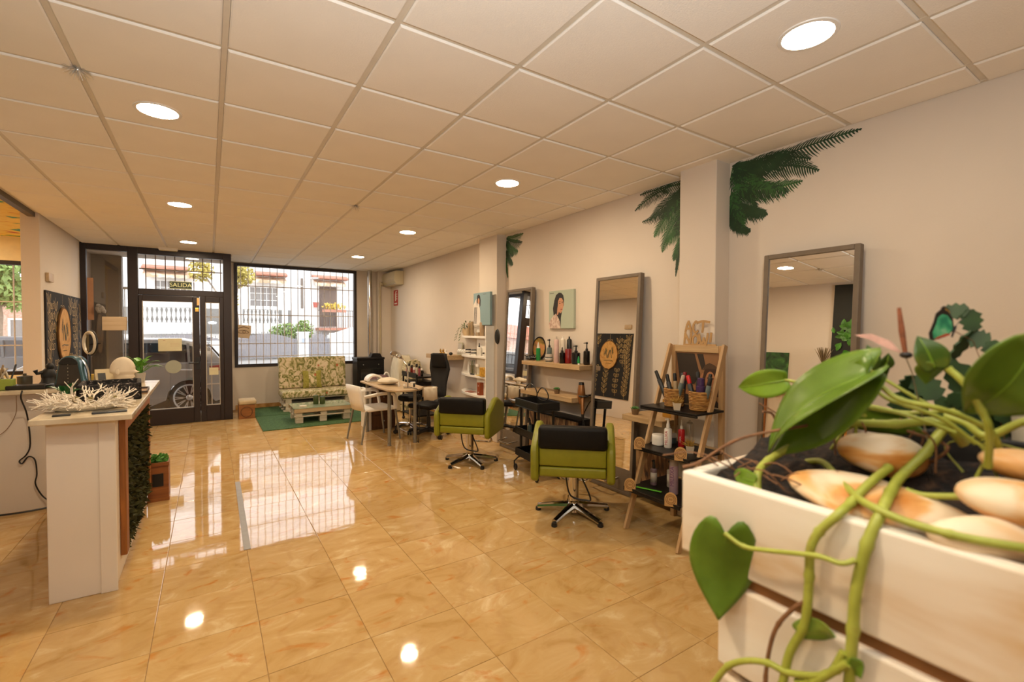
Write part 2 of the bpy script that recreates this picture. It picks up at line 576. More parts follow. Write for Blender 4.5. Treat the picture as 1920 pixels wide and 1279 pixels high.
# side window
def win_frame(g, x0, x1, z0, z1, y0, y1, w):
    g.box(x0, x0 + w, y0, y1, z0, z1); g.box(x1 - w, x1, y0, y1, z0, z1)
    g.box(x0 + w, x1 - w, y0, y1, z0, z0 + w); g.box(x0 + w, x1 - w, y0, y1, z1 - w, z1)
w2 = struct(T('window_2', 'dark framed window of the side room at far left', 'window', (-2.6, 9.25, .87)))
del w2['category']; del w2['label']
g = G(); win_frame(g, -3.6, -2.14, .87, 2.46, 9.21, 9.29, .055)
g.done('frame', M_BROWN, w2, world=True, smooth=False, bev=.004)
G().box(-3.56, -2.18, 9.247, 9.253, .91, 2.42).done('pane', M_GLASS, w2, world=True, smooth=False)

# shop window
w1 = struct(bpy.data.objects.new('window_1', None)); COL.objects.link(w1); w1.location = (1.5, 10.2, .8)
g = G(); win_frame(g, .40, 2.647, .80, 2.765, 10.13, 10.23, .055)
g.done('frame', M_BROWN, w1, world=True, smooth=False, bev=.005)
G().box(.45, 2.60, 10.175, 10.181, .85, 2.72).done('pane', M_GLASS, w1, world=True, smooth=False)

# glazed return between the entrance and the shop window
w3 = struct(bpy.data.objects.new('window_3', None)); COL.objects.link(w3); w3.location = (.285, 9.67, .78)
g = G(); g.box(.255, .318, 9.205, 9.27, .78, 2.72); g.box(.255, .318, 10.05, 10.13, .78, 2.72); g.box(.255, .318, 9.27, 10.05, .78, .85); g.box(.255, .318, 9.27, 10.05, 2.65, 2.72)
g.done('frame', M_BROWN, w3, world=True, smooth=False, bev=.004)
G().box(.283, .289, 9.26, 10.06, .84, 2.66).done('pane', M_GLASS, w3, world=True, smooth=False)
# entrance
d1 = struct(bpy.data.objects.new('door_1', None)); COL.objects.link(d1); d1.location = (-.5, 9.17, 0)
g = G(); Y0, Y1 = 9.12, 9.2
g.box(-1.568, -1.500, Y0, Y1, 0, 2.783); g.box(-1.032, -.905, Y0, Y1, 0, 2.783); g.box(.205, .322, Y0, Y1, 0, 2.783)
g.box(-1.5, -1.032, Y0, Y1, 2.69, 2.783); g.box(-.905, .205, Y0, Y1, 2.672, 2.783)
g.box(-1.5, -1.032, Y0, Y1, 0, .2)
g.box(-.905, .205, Y0, Y1, 2.046, 2.142)
g.done('frame', M_BROWN, d1, world=True, smooth=False, bev=.006)
g = G()
g.box(-.123, -.046, Y0, Y1 - .01, .0, 2.046); g.box(.150, .205, Y0, Y1 - .01, 0, 2.046)
g.box(-.046, .150, Y0, Y1 - .01, 0, .265); g.box(-.046, .15, Y0, Y1 - .01, 1.955, 2.046)
g.done('fixed_leaf_frame', M_BROWN, d1, world=True, smooth=False, bev=.005)
g = G(); a, b = Y0 - .012, Y1 - .015
g.box(-.903, -.86, a, b, .006, 2.042); g.box(-.216, -.127, a, b, .006, 2.042)
g.box(-.86, -.216, a, b, .006, .25); g.box(-.86, -.216, a, b, 1.958, 2.042)
leaf = g.done('door_leaf', M_BROWN, d1, world=True, smooth=False, bev=.006)
M_ALU = mat('grey_gasket', 'b9b2a8', .4, var=.03)
g = G(); win_frame(g, -.862, -.214, .248, 1.96, Y0 + .004, Y0 + .03, .012); win_frame(g, -.048, .152, .263, 1.957, Y0 + .006, Y0 + .03, .012)
g.done('glazing_bead', M_ALU, d1, world=True, smooth=False)
for x0, x1, z0, z1 in ((-.86, -.216, .25, 1.958), (-.046, .15, .265, 1.955), (-.905, .205, 2.142, 2.672), (-1.5, -1.032, .2, 2.69)):
    G().box(x0 - .004, x1 + .004, 9.157, 9.163, z0 - .004, z1 + .004).done('pane', M_GLASS, d1, world=True, smooth=False)
M_BLK = mat('black_plastic', '141312', .4, var=.1)
g = G(); g.cyl((-.155, 9.1, .97), (-.155, 9.045, .97), .013); g.tube([(-.155, 9.05, .97), (-.28, 9.045, .972)], .011, 8); g.box(-.18, -.13, 9.1, 9.108, .86, 1.06)
g.done('door_handle', M_BLK, d1, world=True, bev=.002)
M_BRASS = mat('brass', 'c99a45', .3, .8, var=.05)
G().box(-.16, -.125, 9.085, 9.108, 1.90, 2.02).done('alarm_contact', mat('cream_plastic', 'd8b070', .4), d1, world=True, smooth=False, bev=.004)
G().box(-.185, -.135, 9.098, 9.108, 1.80, 1.86).done('deadbolt_plate', M_BRASS, d1, world=True, smooth=False, bev=.003)
# ============================================================= DOWNLIGHTS
M_LED = mat_emit('led_diffuser', LAMP_COL, LAMP)
M_LRING = mat('white_lamp_ring', (.8, .77, .72), .4, var=.02)
lamp0 = None
where = {(0, 1): 'first seen of the left row, beside the tinsel', (0, 2): 'second of the left row', (0, 3): 'farthest of the left row, above the exit door',
         (1, 0): 'nearest of the right row, above the planter', (1, 1): 'second of the right row, before the pillars', (1, 2): 'third of the right row',
         (1, 3): 'farthest of the right row, near the shop window'}
for i in (0, 1):
    for j in (0, 1, 2, 3):
        x, y = ((-.235, 2.175)[i], 1.008 + 2.407 * j)
        lb = 'round recessed ceiling downlight, ' + where.get((i, j), 'nearest of the left row, just out of view behind the camera')
        if lamp0 is None:
            lamp0 = T('downlight', lb, 'ceiling light', (x, y, CEIL), 0, 'round downlights in the ceiling')
            G().lathe([(.096, -.008), (.098, -.013), (.114, -.012), (.118, -.006), (.118, .002), (.096, .002)], n=40).done('ring', M_LRING, lamp0)
            G().lathe([(.0, -.0095), (.0965, -.0095), (.0965, .0), (0, .0)], n=40).done('diffuser', M_LED, lamp0)
        else:
            lp = dup(lamp0, (x, y, CEIL), 0, lb)
            if (i, j) == (1, 0):            # same lamp, emission lowered to darken the wall beside it
                for c in lp.children:
                    if c.name.startswith('diffuser'):
                        c.data = c.data.copy(); c.data.materials[0] = mat_emit('dimmed_led_diffuser', LAMP_COL, LAMP * .32)

dup(lamp0, (-3.2, 7.0, 2.795), 0, 'added unseen downlight brightening the side room beyond the left pier')  # lamp added out of view to brighten the dark side room
dup(lamp0, (-3.2, 8.5, 2.795), 0, 'added unseen downlight brightening the side room, close to its window')  # second unseen lamp added to lift the side room
# tinsel bows left hanging on the rails
M_TINSEL = mat('silver_tinsel', 'd8d0c4', .3, .35, var=.2, scale=60)
for (x, y, lb) in ((-.527, 3.10, 'frayed silver tinsel bow hanging from the ceiling rail at left'), (1.273, 4.90, 'small silver tinsel bow on the ceiling rail mid room')):
    g = G(); q = random.Random(int(x * 100))
    for k in range(60):
        d = Vector((q.gauss(0, 1), q.gauss(0, 1), -abs(q.gauss(0, .7)))).normalized(); l = q.uniform(.03, .068)
        e = d * l
        pts = [(0, 0, 0), tuple(e * .5 + Vector((0, 0, .008))), tuple(e)]
        g.tube(pts, [.0025, .002, .001], 4, caps=False)
    g.sph((0, 0, 0), .012, 8, 6)
    o = g.done('tinsel_bow', M_TINSEL); o.location = (x, y, CEIL - .006); tag(o, lb, 'decoration')

# emergency light above the door
t = T('emergency_light', 'white emergency light box mounted on the ceiling above the exit door', 'light', (-.52, 9.02, CEIL))
G().prism([(-.13, 0), (.13, 0), (.115, -.045), (-.115, -.045)], -.05, .05, ax='y').done('housing', M_LRING, t, bev=.004)
G().box(-.105, .105, -.045, .045, -.05, -.044).done('lens', mat('clear_lens', 'e8dcb4', .15), t, bev=.003)

# ============================================================= OUTSIDE
M_ASPH = ramp_mat('street_asphalt', [(.35, '8b8885'), (.65, 'a3a09c')], 30, .9)
struct(G().box(-60, 60, 9.22, 80, -.4, -.13).done('street', M_ASPH, smooth=False))
struct(G().box(-1.72, .34, 9.2, 10.5, -.128, -.012).done('door_step', mat('step_stone', '9b948a', .6), smooth=False))
M_GREY = mat('grey_render', '6d655c', .8, var=.06, scale=4)
M_PCEIL = mat('porch_ceiling_paint', (.7, .66, .6), .8)
g = G(); g.box(-2.1, -1.22, 10.12, 10.3, -.12, 2.74)
pw = struct(g.done('porch_wall', M_GREY, smooth=False))
struct(G().box(-1.66, -1.603, 9.305, 10.12, -.12, 2.74).done('porch_wall_side', mat('porch_side_paint', 'a08f80', .8), smooth=False))
struct(G().box(-1.7, .34, 9.21, 10.3, 2.745, 2.95).done('porch_ceiling', M_PCEIL, smooth=False))
# white folded security gate at the side of the porch
M_WHM = mat('white_painted_metal', (.78, .77, .74), .4, var=.03)
t = T('folding_gate', 'white barred security gate folded open beside the grey porch wall', 'gate', (-1.2, 10.33, -.12))
g = G(); g.box(-.10, -.055, -.02, .02, 0, 2.36); g.box(.135, .16, -.02, .02, 0, 2.36); g.box(-.055, .135, -.02, .02, 2.32, 2.36); g.box(-.055, .135, -.02, .02, 0, .05)
g.done('gate_frame', M_WHM, t, smooth=False)
for k in range(3):
    G().box(-.012 + k * .048, .0 + k * .048, -.008, .008, .05, 2.32).done('bar', M_WHM, t, smooth=False)
for z in (.5, 1.1, 1.75):
    G().box(-.055, .135, -.009, .009, z, z + .02).done('cross_bar', M_WHM, t, smooth=False)

# window grille: bars outside the shop window
M_BAR = mat('pale_grille_bar', 'cfc4ba', .5, var=.05)
t = T('window_grille', 'pale metal grille of vertical bars outside the shop window', 'grille', (1.5, 10.36, .8))
for x in [.392 + .1262 * k for k in range(18)]:
    G().cyl((x, 10.36, .84), (x, 10.36, 2.76), .0075, n=6).done('bar', M_BAR, t, world=True)
for z in (.99, 1.237, 1.80, 2.36):
    G().box(.38, 2.65, 10.35, 10.37, z - .008, z + .008).done('cross_bar', M_BAR, t, world=True, smooth=False)
M_BARD = mat('dark_grille_bar', '5a4a40', .5)
t = T('door_grille', 'dark bars behind the transom above the exit door', 'grille', (-.35, 9.24, 2.14))
for k in range(9):
    x = -.82 + k * .124
    G().cyl((x, 9.24, 2.05), (x, 9.24, 2.70), .008, n=6).done('bar', M_BARD, t, world=True)
for z in (2.46, 2.07):
    G().box(-.9, .2, 9.232, 9.248, z - .008, z + .008).done('cross_bar', M_BARD, t, world=True, smooth=False)
t = T('side_light_grille', 'thin bars outside the narrow glass pane right of the exit door', 'grille', (.05, 9.25, .3))
for x in (.03,):
    G().cyl((x, 9.25, .0), (x, 9.25, 2.05), .008, n=6).done('bar', M_BAR, t, world=True)
for z in (.6, 1.25, 1.72):
    G().box(-.1, .2, 9.243, 9.257, z - .007, z + .007).done('cross_bar', M_BAR, t, world=True, smooth=False)
t = T('side_window_grille', 'pale bars outside the far left side window', 'grille', (-2.5, 9.4, .9))
for k in range(5):
    x = -3.4 + k * .27
    G().cyl((x, 9.42, .87), (x, 9.42, 2.46), .009, n=6).done('bar', M_BAR, t, world=True)
for z in (1.28, 1.9):
    G().box(-3.55, -2.17, 9.412, 9.428, z - .008, z + .008).done('cross_bar', M_BAR, t, world=True, smooth=False)

# ---- house across the street
M_WHITE = mat('white_render', (.86, .85, .83), .85, var=.02)
M_TERRA = mat('terracotta_tile', 'b07a66', .8, var=.15, scale=8)
M_DARKW = mat('shaded_window', '8a8480', .4)
M_AWN = ramp_mat('striped_awning', [(.45, 'e6d3ba'), (.55, 'c9a98a')], 2.2, .8, 1)
hs = T('town_house', 'white two storey house with balustrades and striped awnings across the street', 'house', (2.5, 31.5, -.13))
G().box(-6.2, 8.3, 31.2, 38, -.13, 8.5).done('wall', M_WHITE, hs, world=True, smooth=False)
def far_window(x0, x1, z0, z1, y=31.2, name='window'):
    f = G(); win_frame(f, x0, x1, z0, z1, y - .06, y + .02, .06)
    n = max(2, int((x1 - x0) / .28))
    for k in range(1, n):
        x = x0 + (x1 - x0) * k / n; f.box(x - .015, x + .015, y - .055, y - .03, z0, z1)
    for k in (1, 2):
        z = z0 + (z1 - z0) * k / 3; f.box(x0, x1, y - .055, y - .03, z - .015, z + .015)
    w = f.done(name, M_WHITE, hs, world=True, smooth=False)
    p = G().box(x0 + .05, x1 - .05, y - .02, y - .008, z0 + .05, z1 - .05).done('pane', M_DARKW, w, world=True, smooth=False)
    return w
far_window(-2.45, -.71, 3.0, 4.2); far_window(1.98, 3.5, 2.87, 4.08); far_window(-2.6, -1.0, 5.6, 6.6)
for x0, x1 in ((-2.9, -.95), (2.3, 3.95), (5.4, 7.5)):
    g = G(); g.prism([(31.2, 4.98), (30.5, 4.78), (30.5, 4.70), (31.2, 4.70)], x0, x1, ax='x')
    g.done('tile_canopy', M_TERRA, hs, world=True, smooth=False)
for x0, x1, z in ((-2.85, -.6, 4.52), (1.95, 3.9, 4.5), (5.5, 7.3, 4.5)):
    g = G(); n = 16
    vs = []; fs = []
    for k in range(n + 1):
        x = x0 + (x1 - x0) * k / n
        vs += [(x, 31.19, z + .15), (x, 30.6, z - .08), (x, 30.59, z - .22 - .05 * (k % 2))]
    for k in range(n):
        o = 3 * k; fs += [(o, o + 3, o + 4, o + 1), (o + 1, o + 4, o + 5, o + 2)]
    g.add(vs, fs); g.done('awning', M_AWN, hs, world=True, smooth=False, solid=.02)
G().box(-5.8, 4.2, 31.17, 31.2, 1.3, 2.72).done('shade_band', mat('painted_shade_grey', '8f8c88', .8), hs, world=True, smooth=False)  # grey band painted for the shade on the wall behind the balusters
BAL = [(.03, 0), (.075, .04), (.06, .1), (.035, .16), (.085, .36), (.075, .5), (.04, .66), (.06, .72), (.075, .78), (.03, .8)]
for x0, x1 in ((-3.2, -.3), (1.3, 3.9)):
    g = G(); g.box(x0, x1, 30.15, 30.4, 2.70, 2.84); g.box(x0, x1, 30.15, 30.4, 1.3, 1.90); g.box(x0, x1, 30.3, 31.2, 1.3, 1.88)
    g.box(x0, x0 + .3, 30.15, 30.4, 1.9, 2.7); g.box(x1 - .3, x1, 30.15, 30.4, 1.9, 2.7)
    b = g.done('balustrade', M_WHITE, hs, world=True, smooth=False)
    b0 = None
    k = x0 + .45
    while k < x1 - .4:
        if b0 is None:
            o = G().lathe(BAL, n=8).done('baluster', M_WHITE, b); b0 = o.data
        else:
            o = bpy.data.objects.new('baluster', b0); COL.objects.link(o); o.parent = b
        o.location = (k - hs.location[0], 30.27 - hs.location[1], 1.9 - hs.location[2]); k += .2
G().cyl((4.83, 31.12, 2.87), (4.83, 31.12, 4.7), .07, n=8).done('drain_pipe', mat('dark_pipe', '7d7268', .5), hs, world=True)
G().box(5.83, 6.86, 31.12, 31.22, 1.75, 4.25).done('balcony_door', mat('brown_shutter', '6b5a50', .6), hs, world=True, smooth=False)
g = G(); g.box(5.6, 8.2, 30.2, 31.2, 1.5, 1.66); g.done('balcony_slab', M_TERRA, hs, world=True, smooth=False)
g = G(); g.box(5.6, 8.2, 30.2, 30.24, 2.7, 2.75)
for k in range(18):
    g.box(5.65 + k * .14, 5.68 + k * .14, 30.2, 30.23, 1.66, 2.7)
g.done('balcony_railing', mat('dark_iron', '5a524e', .5), hs, world=True, smooth=False)
def leafball(g, c, r, n, s, q):
    for k in range(n):
        d = Vector((q.gauss(0, 1), q.gauss(0, 1), q.gauss(0, 1))).normalized() * (q.random() ** .4)
        p = Vector(c) + Vector((d.x * r[0], d.y * r[1], d.z * r[2]))
        a = Vector((q.gauss(0, 1), q.gauss(0, 1), q.gauss(0, 1))).normalized() * s
        b = a.orthogonal().normalized() * s * .5
        g.add([p - a, p + b, p + a, p - b], [(0, 1, 2, 3)])
    return g
q = random.Random(3)
t = T('flower_box', 'yellow flowers in a box on the far balcony railing', 'flowers', (6.5, 30.1, 2.75))
G().box(5.8, 7.2, 30.0, 30.18, 2.62, 2.78).done('box', M_TERRA, t, world=True, smooth=False)
leafball(G(), (6.5, 30.08, 2.98), (.75, .15, .24), 260, .08, q).done('blossom', mat('yellow_blossom', 'd9bb52', .7, var=.3, scale=20), t, world=True, smooth=False)
o = G().lathe([(.12, 0), (.18, .3), (.19, .3), (.17, .28)], (5.58, 30.9, 2.93), n=12).done('flower_pot', mat('red_pot', 'c46a5c', .6)); tag(o, 'red flower pot on the wall of the far house', 'pot')
# fence and gates on the street edge
M_GATE = mat('grey_gate_paint', '8c888b', .6, var=.05)
fw = T('garden_wall', 'low white garden wall with pillar across the street', 'wall', (2, 29.1, -.13))
g = G(); g.box(-9, 1.05, 29.0, 29.25, -.13, .95); g.box(.85, 1.1, 28.95, 29.3, -.13, 1.4); g.box(4.25, 4.82, 28.9, 29.35, -.13, 1.34); g.box(4.2, 4.87, 28.86, 29.39, 1.34, 1.42); g.box(6.02, 6.2, 28.95, 29.3, -.13, 1.35)
g.done('wall', M_WHITE, fw, world=True, smooth=False)
g = G(); g.prism([(6.05, -.13), (9.5, -.13), (9.5, 1.75), (7.5, 1.7), (6.05, 1.2)], 29.9, 30.1, ax='y'); g.bar((6.2, 29.6, -.1), (7.7, 29.6, 1.35), .05, .05); tag(g.done('stair_wall', M_WHITE, loc=(7.5, 30, -.13), smooth=False), 'white sloping stair wall with handrail across the street', 'wall')
def gate(x0, x1, zt, n, lb, hump):
    t = T('driveway_gate', lb, 'gate', ((x0 + x1) / 2, 29.1, -.13))
    for k in range(n):
        a = x0 + (x1 - x0) * k / n; b = x0 + (x1 - x0) * (k + 1) / n - .012
        u = (a + b) / 2; w = 1 - ((u - (x0 + x1) / 2) / ((x1 - x0) / 2)) ** 2
        G().box(a, b, 29.05, 29.08, -.05, zt + hump * w - .12).done('panel', M_GATE, t, world=True, smooth=False)
        G().lathe([(.0, .16), (.02, .08), (.008, .0)][::-1], ((a + b) / 2, 29.06, zt + hump * w - .12), n=5).done('spike', M_GATE, t, world=True)
    G().box(x0, x1, 29.035, 29.055, .95, 1.02).done('rail', M_GATE, t, world=True, smooth=False)
    G().box(x0, x1, 29.035, 29.055, .02, .1).done('rail', M_GATE, t, world=True, smooth=False)
gate(1.1, 4.22, 1.06, 22, 'wide grey metal driveway gate with arched top across the street', .36)
gate(4.85, 6.0, 1.0, 9, 'narrow grey metal gate right of the white gate pillar', .42)
gate(-2.9, .8, 1.0, 18, 'grey metal gate seen through the exit door', .4)
o = G().box(4.44, 4.64, 28.88, 28.9, .75, 1.05).done('street_number_plate', mat('blue_plate', 'a9b4c4', .5)); tag(o, 'pale blue sign plate on the white gate pillar outside', 'sign')
# plants outside
M_LEAF1 = mat('street_leaf', '7d9450', .7, var=.35, scale=5); M_LEAF2 = mat('autumn_leaf', 'b3a350', .7, var=.35, scale=3); M_BARK = mat('tree_bark', '8a7868', .9, var=.2)
q = random.Random(5)
t = T('garden_shrub', 'green spiky shrub behind the grey gate across the street', 'shrub', (4.2, 29.8, -.13))
leafball(leafball(G(), (3.7, 29.75, 1.35), (.85, .28, .62), 420, .11, q), (4.75, 29.75, 1.5), (.5, .28, .65), 320, .11, q).done('foliage', M_LEAF1, t, world=True, smooth=False)
G().cyl((4.2, 29.75, -.13), (4.2, 29.75, 1.3), .06, n=6).done('stem', M_BARK, t, world=True)
def tree(loc, blobs, lb, m, seed, name='street_tree'):
    q = random.Random(seed)
    t = T(name, lb, 'tree', loc)
    g = G(); g.tube([loc, (loc[0] + .1, loc[1], 2.0), (loc[0] - .1, loc[1], 4.2)], [.16, .13, .08], 7)
    for c, r, n in blobs:
        g.tube([(loc[0], loc[1], 2.2), c], [.06, .03], 5)
    g.done('trunk', M_BARK, t, world=True)
    g = G()
    for c, r, n in blobs:
        leafball(g, c, r, n, .13, q)
    g.done('crown', m, t, world=True, smooth=False)
tree((1.1, 28.3, -.13), [((1.35, 28.3, 4.4), (.75, .5, .7), 420), ((.95, 28.3, 3.1), (.35, .4, .6), 200), ((-.3, 28.2, 4.5), (.55, .4, .6), 260)], 'leafy street tree with yellowing crown before the white house', M_LEAF2, 4)
tree((-6.15, 23, -.13), [((-5.95, 23, 3.3), (.7, .6, .95), 800), ((-5.6, 23, 2.6), (.35, .4, .5), 200)], 'dense green tree seen through the far left side window', M_LEAF1, 6)
tree((-13.8, 26, -.13), [((-13.6, 26, 4.8), (1.8, 1, 1.5), 900)], 'green tree at the far left behind the side window bars', M_LEAF1, 9)
t = T('brick_house', 'low brick house with red tiled roof beyond the side window', 'house', (-11, 34, -.13))
M_BRK = ramp_mat('pink_brick', [(.4, 'c19a86'), (.6, 'd8b8a6')], 9, .9, 3)
G().box(-22, -6.6, 34, 40, -.13, 3.0).done('wall', M_BRK, t, world=True, smooth=False)
G().prism([(33.6, 2.9), (36.8, 4.3), (40, 2.9)], -22.4, -6.3, ax='x').done('roof', mat('red_roof', 'c9705c', .8, var=.15), t, world=True, smooth=False)
for x in (-12.5, -10.4, -8.6):
    f = G(); win_frame(f, x, x + 1.1, .9, 2.1, 33.93, 34.02, .09); f = f.done('window', M_WHITE, t, world=True, smooth=False)
    G().box(x + .08, x + 1.02, 33.97, 33.99, .98, 2.02).done('pane', M_DARKW, f, world=True, smooth=False)
# ---- parked car seen through the door
M_CAR = mat('silver_car_paint', '8f8c8a', .28, .35, var=.02, coat=.6)
M_CGL = mat('car_window_glass', '22242a', .08, var=.2)
M_TYRE = mat('tyre_rubber', '211f1e', .8); M_RIM = mat('alloy_rim', 'c9c5c0', .3, .8)
def car(loc, rz, lb, paint, full=True):
    """length along -x, rear bumper at x = 0, near side at y = 0"""
    t = T('parked_car', lb, 'car', loc, rz)
    prof = [(.0, .38), (.04, .30), (-.25, .22), (-3.7, .20), (-4.05, .30), (-4.1, .55), (-3.95, .78), (-2.95, .98), (-2.85, 1.0), (-.02, .97), (.06, .82), (.05, .6)]
    def arch(xc):
        return [(xc + .36 * cos(a), .30 + .37 * sin(a)) for a in [pi * k / 8 for k in range(9)]]
    low = [(.04, .30), (-.18, .22)] + [(x, z) for x, z in arch(-.60)] + [(-1.2, .2), (-2.75, .2)] + arch(-3.25) + [(-3.8, .22), (-4.05, .30)]
    up = [(-4.1, .55), (-3.95, .78), (-2.95, .97), (-1.6, 1.0), (-.03, .99), (.07, .84), (.05, .6), (.06, .45)]
    g = G(); poly = low + up
    n = len(poly); W = 1.75
    vs = []
    for y, k in ((.05, 1.0), (0.0, .995), (.0, .99), (W, .99)):
        pass
    g.prism(poly, 0.0, W, ax='y')
    g.done('body', paint, t, bev=.012, smooth=False)
    G().box(-3.9, -.1, .12, 1.6, .03, .32).done('under_car_shade', M_TYRE, t, smooth=False)  # dark block filling the clearance, stands in for shade under the car
    cab = [(-3.0, .95), (-2.25, 1.40), (-1.75, 1.47), (-.75, 1.46), (-.3, 1.36), (-.02, .97)]
    def cabg(off, pts, z):
        g = G(); n = len(pts); vs = []
        for a, b in pts:
            k = (b - .95) / .52
            vs.append((a, .0 + off + .16 * k, b))
        for a, b in pts:
            k = (b - .95) / .52
            vs.append((a, W - off - .16 * k, b))
        g.add(vs, [tuple(range(n))[::-1], tuple(range(n, 2 * n))] + [(i, (i + 1) % n, n + (i + 1) % n, n + i) for i in range(n)])
        return g
    cabg(.0, cab, 0).done('cabin', paint, t, bev=.02, ang=30)
    sw = [(-2.75, 1.0), (-2.2, 1.33), (-1.72, 1.39), (-.8, 1.38), (-.48, 1.30), (-.30, 1.02)]
    w = cabg(-.006, sw, 0).done('side_windows', M_CGL, t, smooth=False)
    for x in (-1.42, -.62):
        G().prism([(x, 1.0), (x + .04, 1.0), (x + .02, 1.39), (x - .02, 1.39)], -.012, .15, ax='y').done('pillar', paint, t, smooth=False)
    rw = G(); rw.add([(-.25, .28, 1.31), (-.25, W - .28, 1.31), (-.03, W - .15, 1.02), (-.03, .15, 1.02)], [(0, 1, 2, 3)])
    rw.done('rear_window', M_CGL, t, smooth=False, solid=.03)
    for y in (.02, W - .02):
        for xc in (-.60, -3.25):
            s = -1 if y < 1 else 1
            wl = G().lathe([(.0, -.1), (.27, -.1), (.32, -.07), (.33, 0), (.32, .07), (.27, .1), (.0, .1)], n=28)
            wl.v = [(xc + a, y + .1 * (-s) + c, .33 + b) for a, b, c in wl.v]
            wo = wl.done('wheel', M_TYRE, t)
            if s < 0:
                r = G(); yy = y - .012
                r.tube([(xc + .245 * cos(a), yy, .33 + .245 * sin(a)) for a in [2 * pi * k / 28 for k in range(29)]], .016, 6)
                for k in range(10):
                    a = 2 * pi * k / 10
                    for da in (-.09, .09):
                        r.bar((xc + .05 * cos(a), yy, .33 + .05 * sin(a)), (xc + .245 * cos(a + da), yy, .33 + .245 * sin(a + da)), .018, .02, up=(0, 1, 0))
                r.sph((xc, yy, .33), (.06, .02, .06), 10, 6)
                r.done('rim', M_RIM, wo)
    G().bar((-.55, -.01, .86), (-.78, -.01, .87), .03, .03).done('door_handle', M_RIM, t, bev=.006)
    G().prism([(.03, .82), (.075, .84), (.0, .96), (-.28, .92), (-.2, .84)], -.012, .3, ax='y').done('tail_light', mat('red_tail_light', '8e1c18', .2), t, bev=.01)
    return t
car((.27, 10.9, -.13), 0, 'silver hatchback parked right outside the glass exit door', M_CAR)
car((-2.6, 15.5, -.13), pi * .02, 'dark parked car low behind the far left side window', mat('dark_car_paint', '5a5c60', .3, .3))
# ============================================================= RIGHT WALL
M_CHROME = mat('chrome', 'c9c5c0', .12, 1., var=.03)
M_STEEL = mat('brushed_steel', 'a9a49c', .3, 1., var=.05)
M_MIRROR = mat('mirror_silver', (.86, .84, .80), .004, 1., var=.0)
M_MFRAME = mat('taupe_grey_frame', '6f6253', .5, var=.06, scale=20)
M_OAK = wood('light_oak', 'a98a60', 'bda078', 7, 'y')
M_OAKZ = wood('light_pine_z', 'a8865c', 'b9976c', 7, 'z')
M_BLACKW = mat('black_lacquer', '100c0b', .4, spec=.3, var=.1)
M_BLACKL = mat('black_leather', '0b0908', .5, spec=.22, var=.12, scale=30, bump=.15, bscale=220)
M_LIME = mat('lime_leather', '7b7c14', .45, var=.05, scale=20, bump=.12, bscale=200)
M_WHITEP = mat('white_plastic', (.80, .77, .71), .35, var=.02)

def mirror(yc, w, lb, ph=2.03):
    lean = radians(3.1)
    t = T('standing_mirror', lb, 'mirror', (3.15, yc, .0), 0, 'tall framed styling mirrors along the right wall')
    t.rotation_euler = (0, lean, 0)
    h = w / 2; f = .032
    g = G(); g.box(0, .05, -h, -h + f, 0.003, ph); g.box(0, .05, h - f, h, 0.003, ph); g.box(0, .05, -h + f, h - f, ph - f, ph); g.box(0, .05, -h + f, h - f, 0.003, .03)
    g.done('frame', M_MFRAME, t, bev=.004, smooth=False)
    G().box(.012, .045, -h + f, h - f, .03, .235).done('lower_panel', M_MFRAME, t, smooth=False)
    G().box(.012, .02, -h + f - .002, h - f + .002, .235, ph - f + .002).done('mirror_glass', M_MIRROR, t, smooth=False)
    g = G(); g.tube([(.0, -.12, .14), (-.13, -.11, .115), (-.14, 0, .112), (-.13, .11, .115), (0, .12, .14)], .011, 8)
    g.done('footrest', M_CHROME, t)
    return t
mirror(4.845, .575, 'tall framed mirror farthest along the wall, just behind the first pillar')
mirror(3.168, .575, 'tall framed mirror in the middle, showing the leaf patterned board')
mirror(1.485, .575, 'tall framed mirror nearest the planter, right of the ladder shelf')

# floating shelves of the styling stations
def shelf(lb, x0, y0, y1, z0, z1, name='floating_shelf', m=None):
    o = G().box(x0, 3.348, y0, y1, z0, z1).done(name, m or M_OAK, smooth=False, bev=.003, loc=(3.348, (y0 + y1) / 2, z0))
    return tag(o, lb, 'shelf')
shelf('thick oak floating shelf of hair products between two mirrors', 3.08, 3.50, 4.52, 1.105, 1.15)
shelf('small low oak shelf with a succulent behind the black trolley', 3.05, 3.58, 4.50, .77, .82)
shelf('small low oak shelf with a succulent left of the ladder shelf', 2.99, 2.415, 2.84, .735, .782)
M_BARKP = ramp_mat('bark_print', [(.35, '2a1a0f'), (.47, '6b4a2c'), (.55, '9b7a52'), (.7, '4a3220')], 9, .7, 6, 1.2, (1, 1.4, .35), bump=.4)
for (y0, y1, z0, z1, lb) in ((3.6, 4.48, .10, .575, 'bark patterned low cupboard under the shelf behind the trolley'), (2.415, 2.84, .08, .475, 'bark patterned low cupboard behind the ladder shelf')):
    t = T('low_cupboard', lb, 'cupboard', (3.26, (y0 + y1) / 2, z0))
    G().box(3.17, 3.348, y0, y1, z0, z1).done('carcass', M_BLACKW, t, world=True, smooth=False, bev=.003)
    G().box(3.155, 3.169, y0 + .01, y1 - .01, z0 + .02, z1 - .02).done('door', M_BARKP, t, world=True, smooth=False, bev=.003)

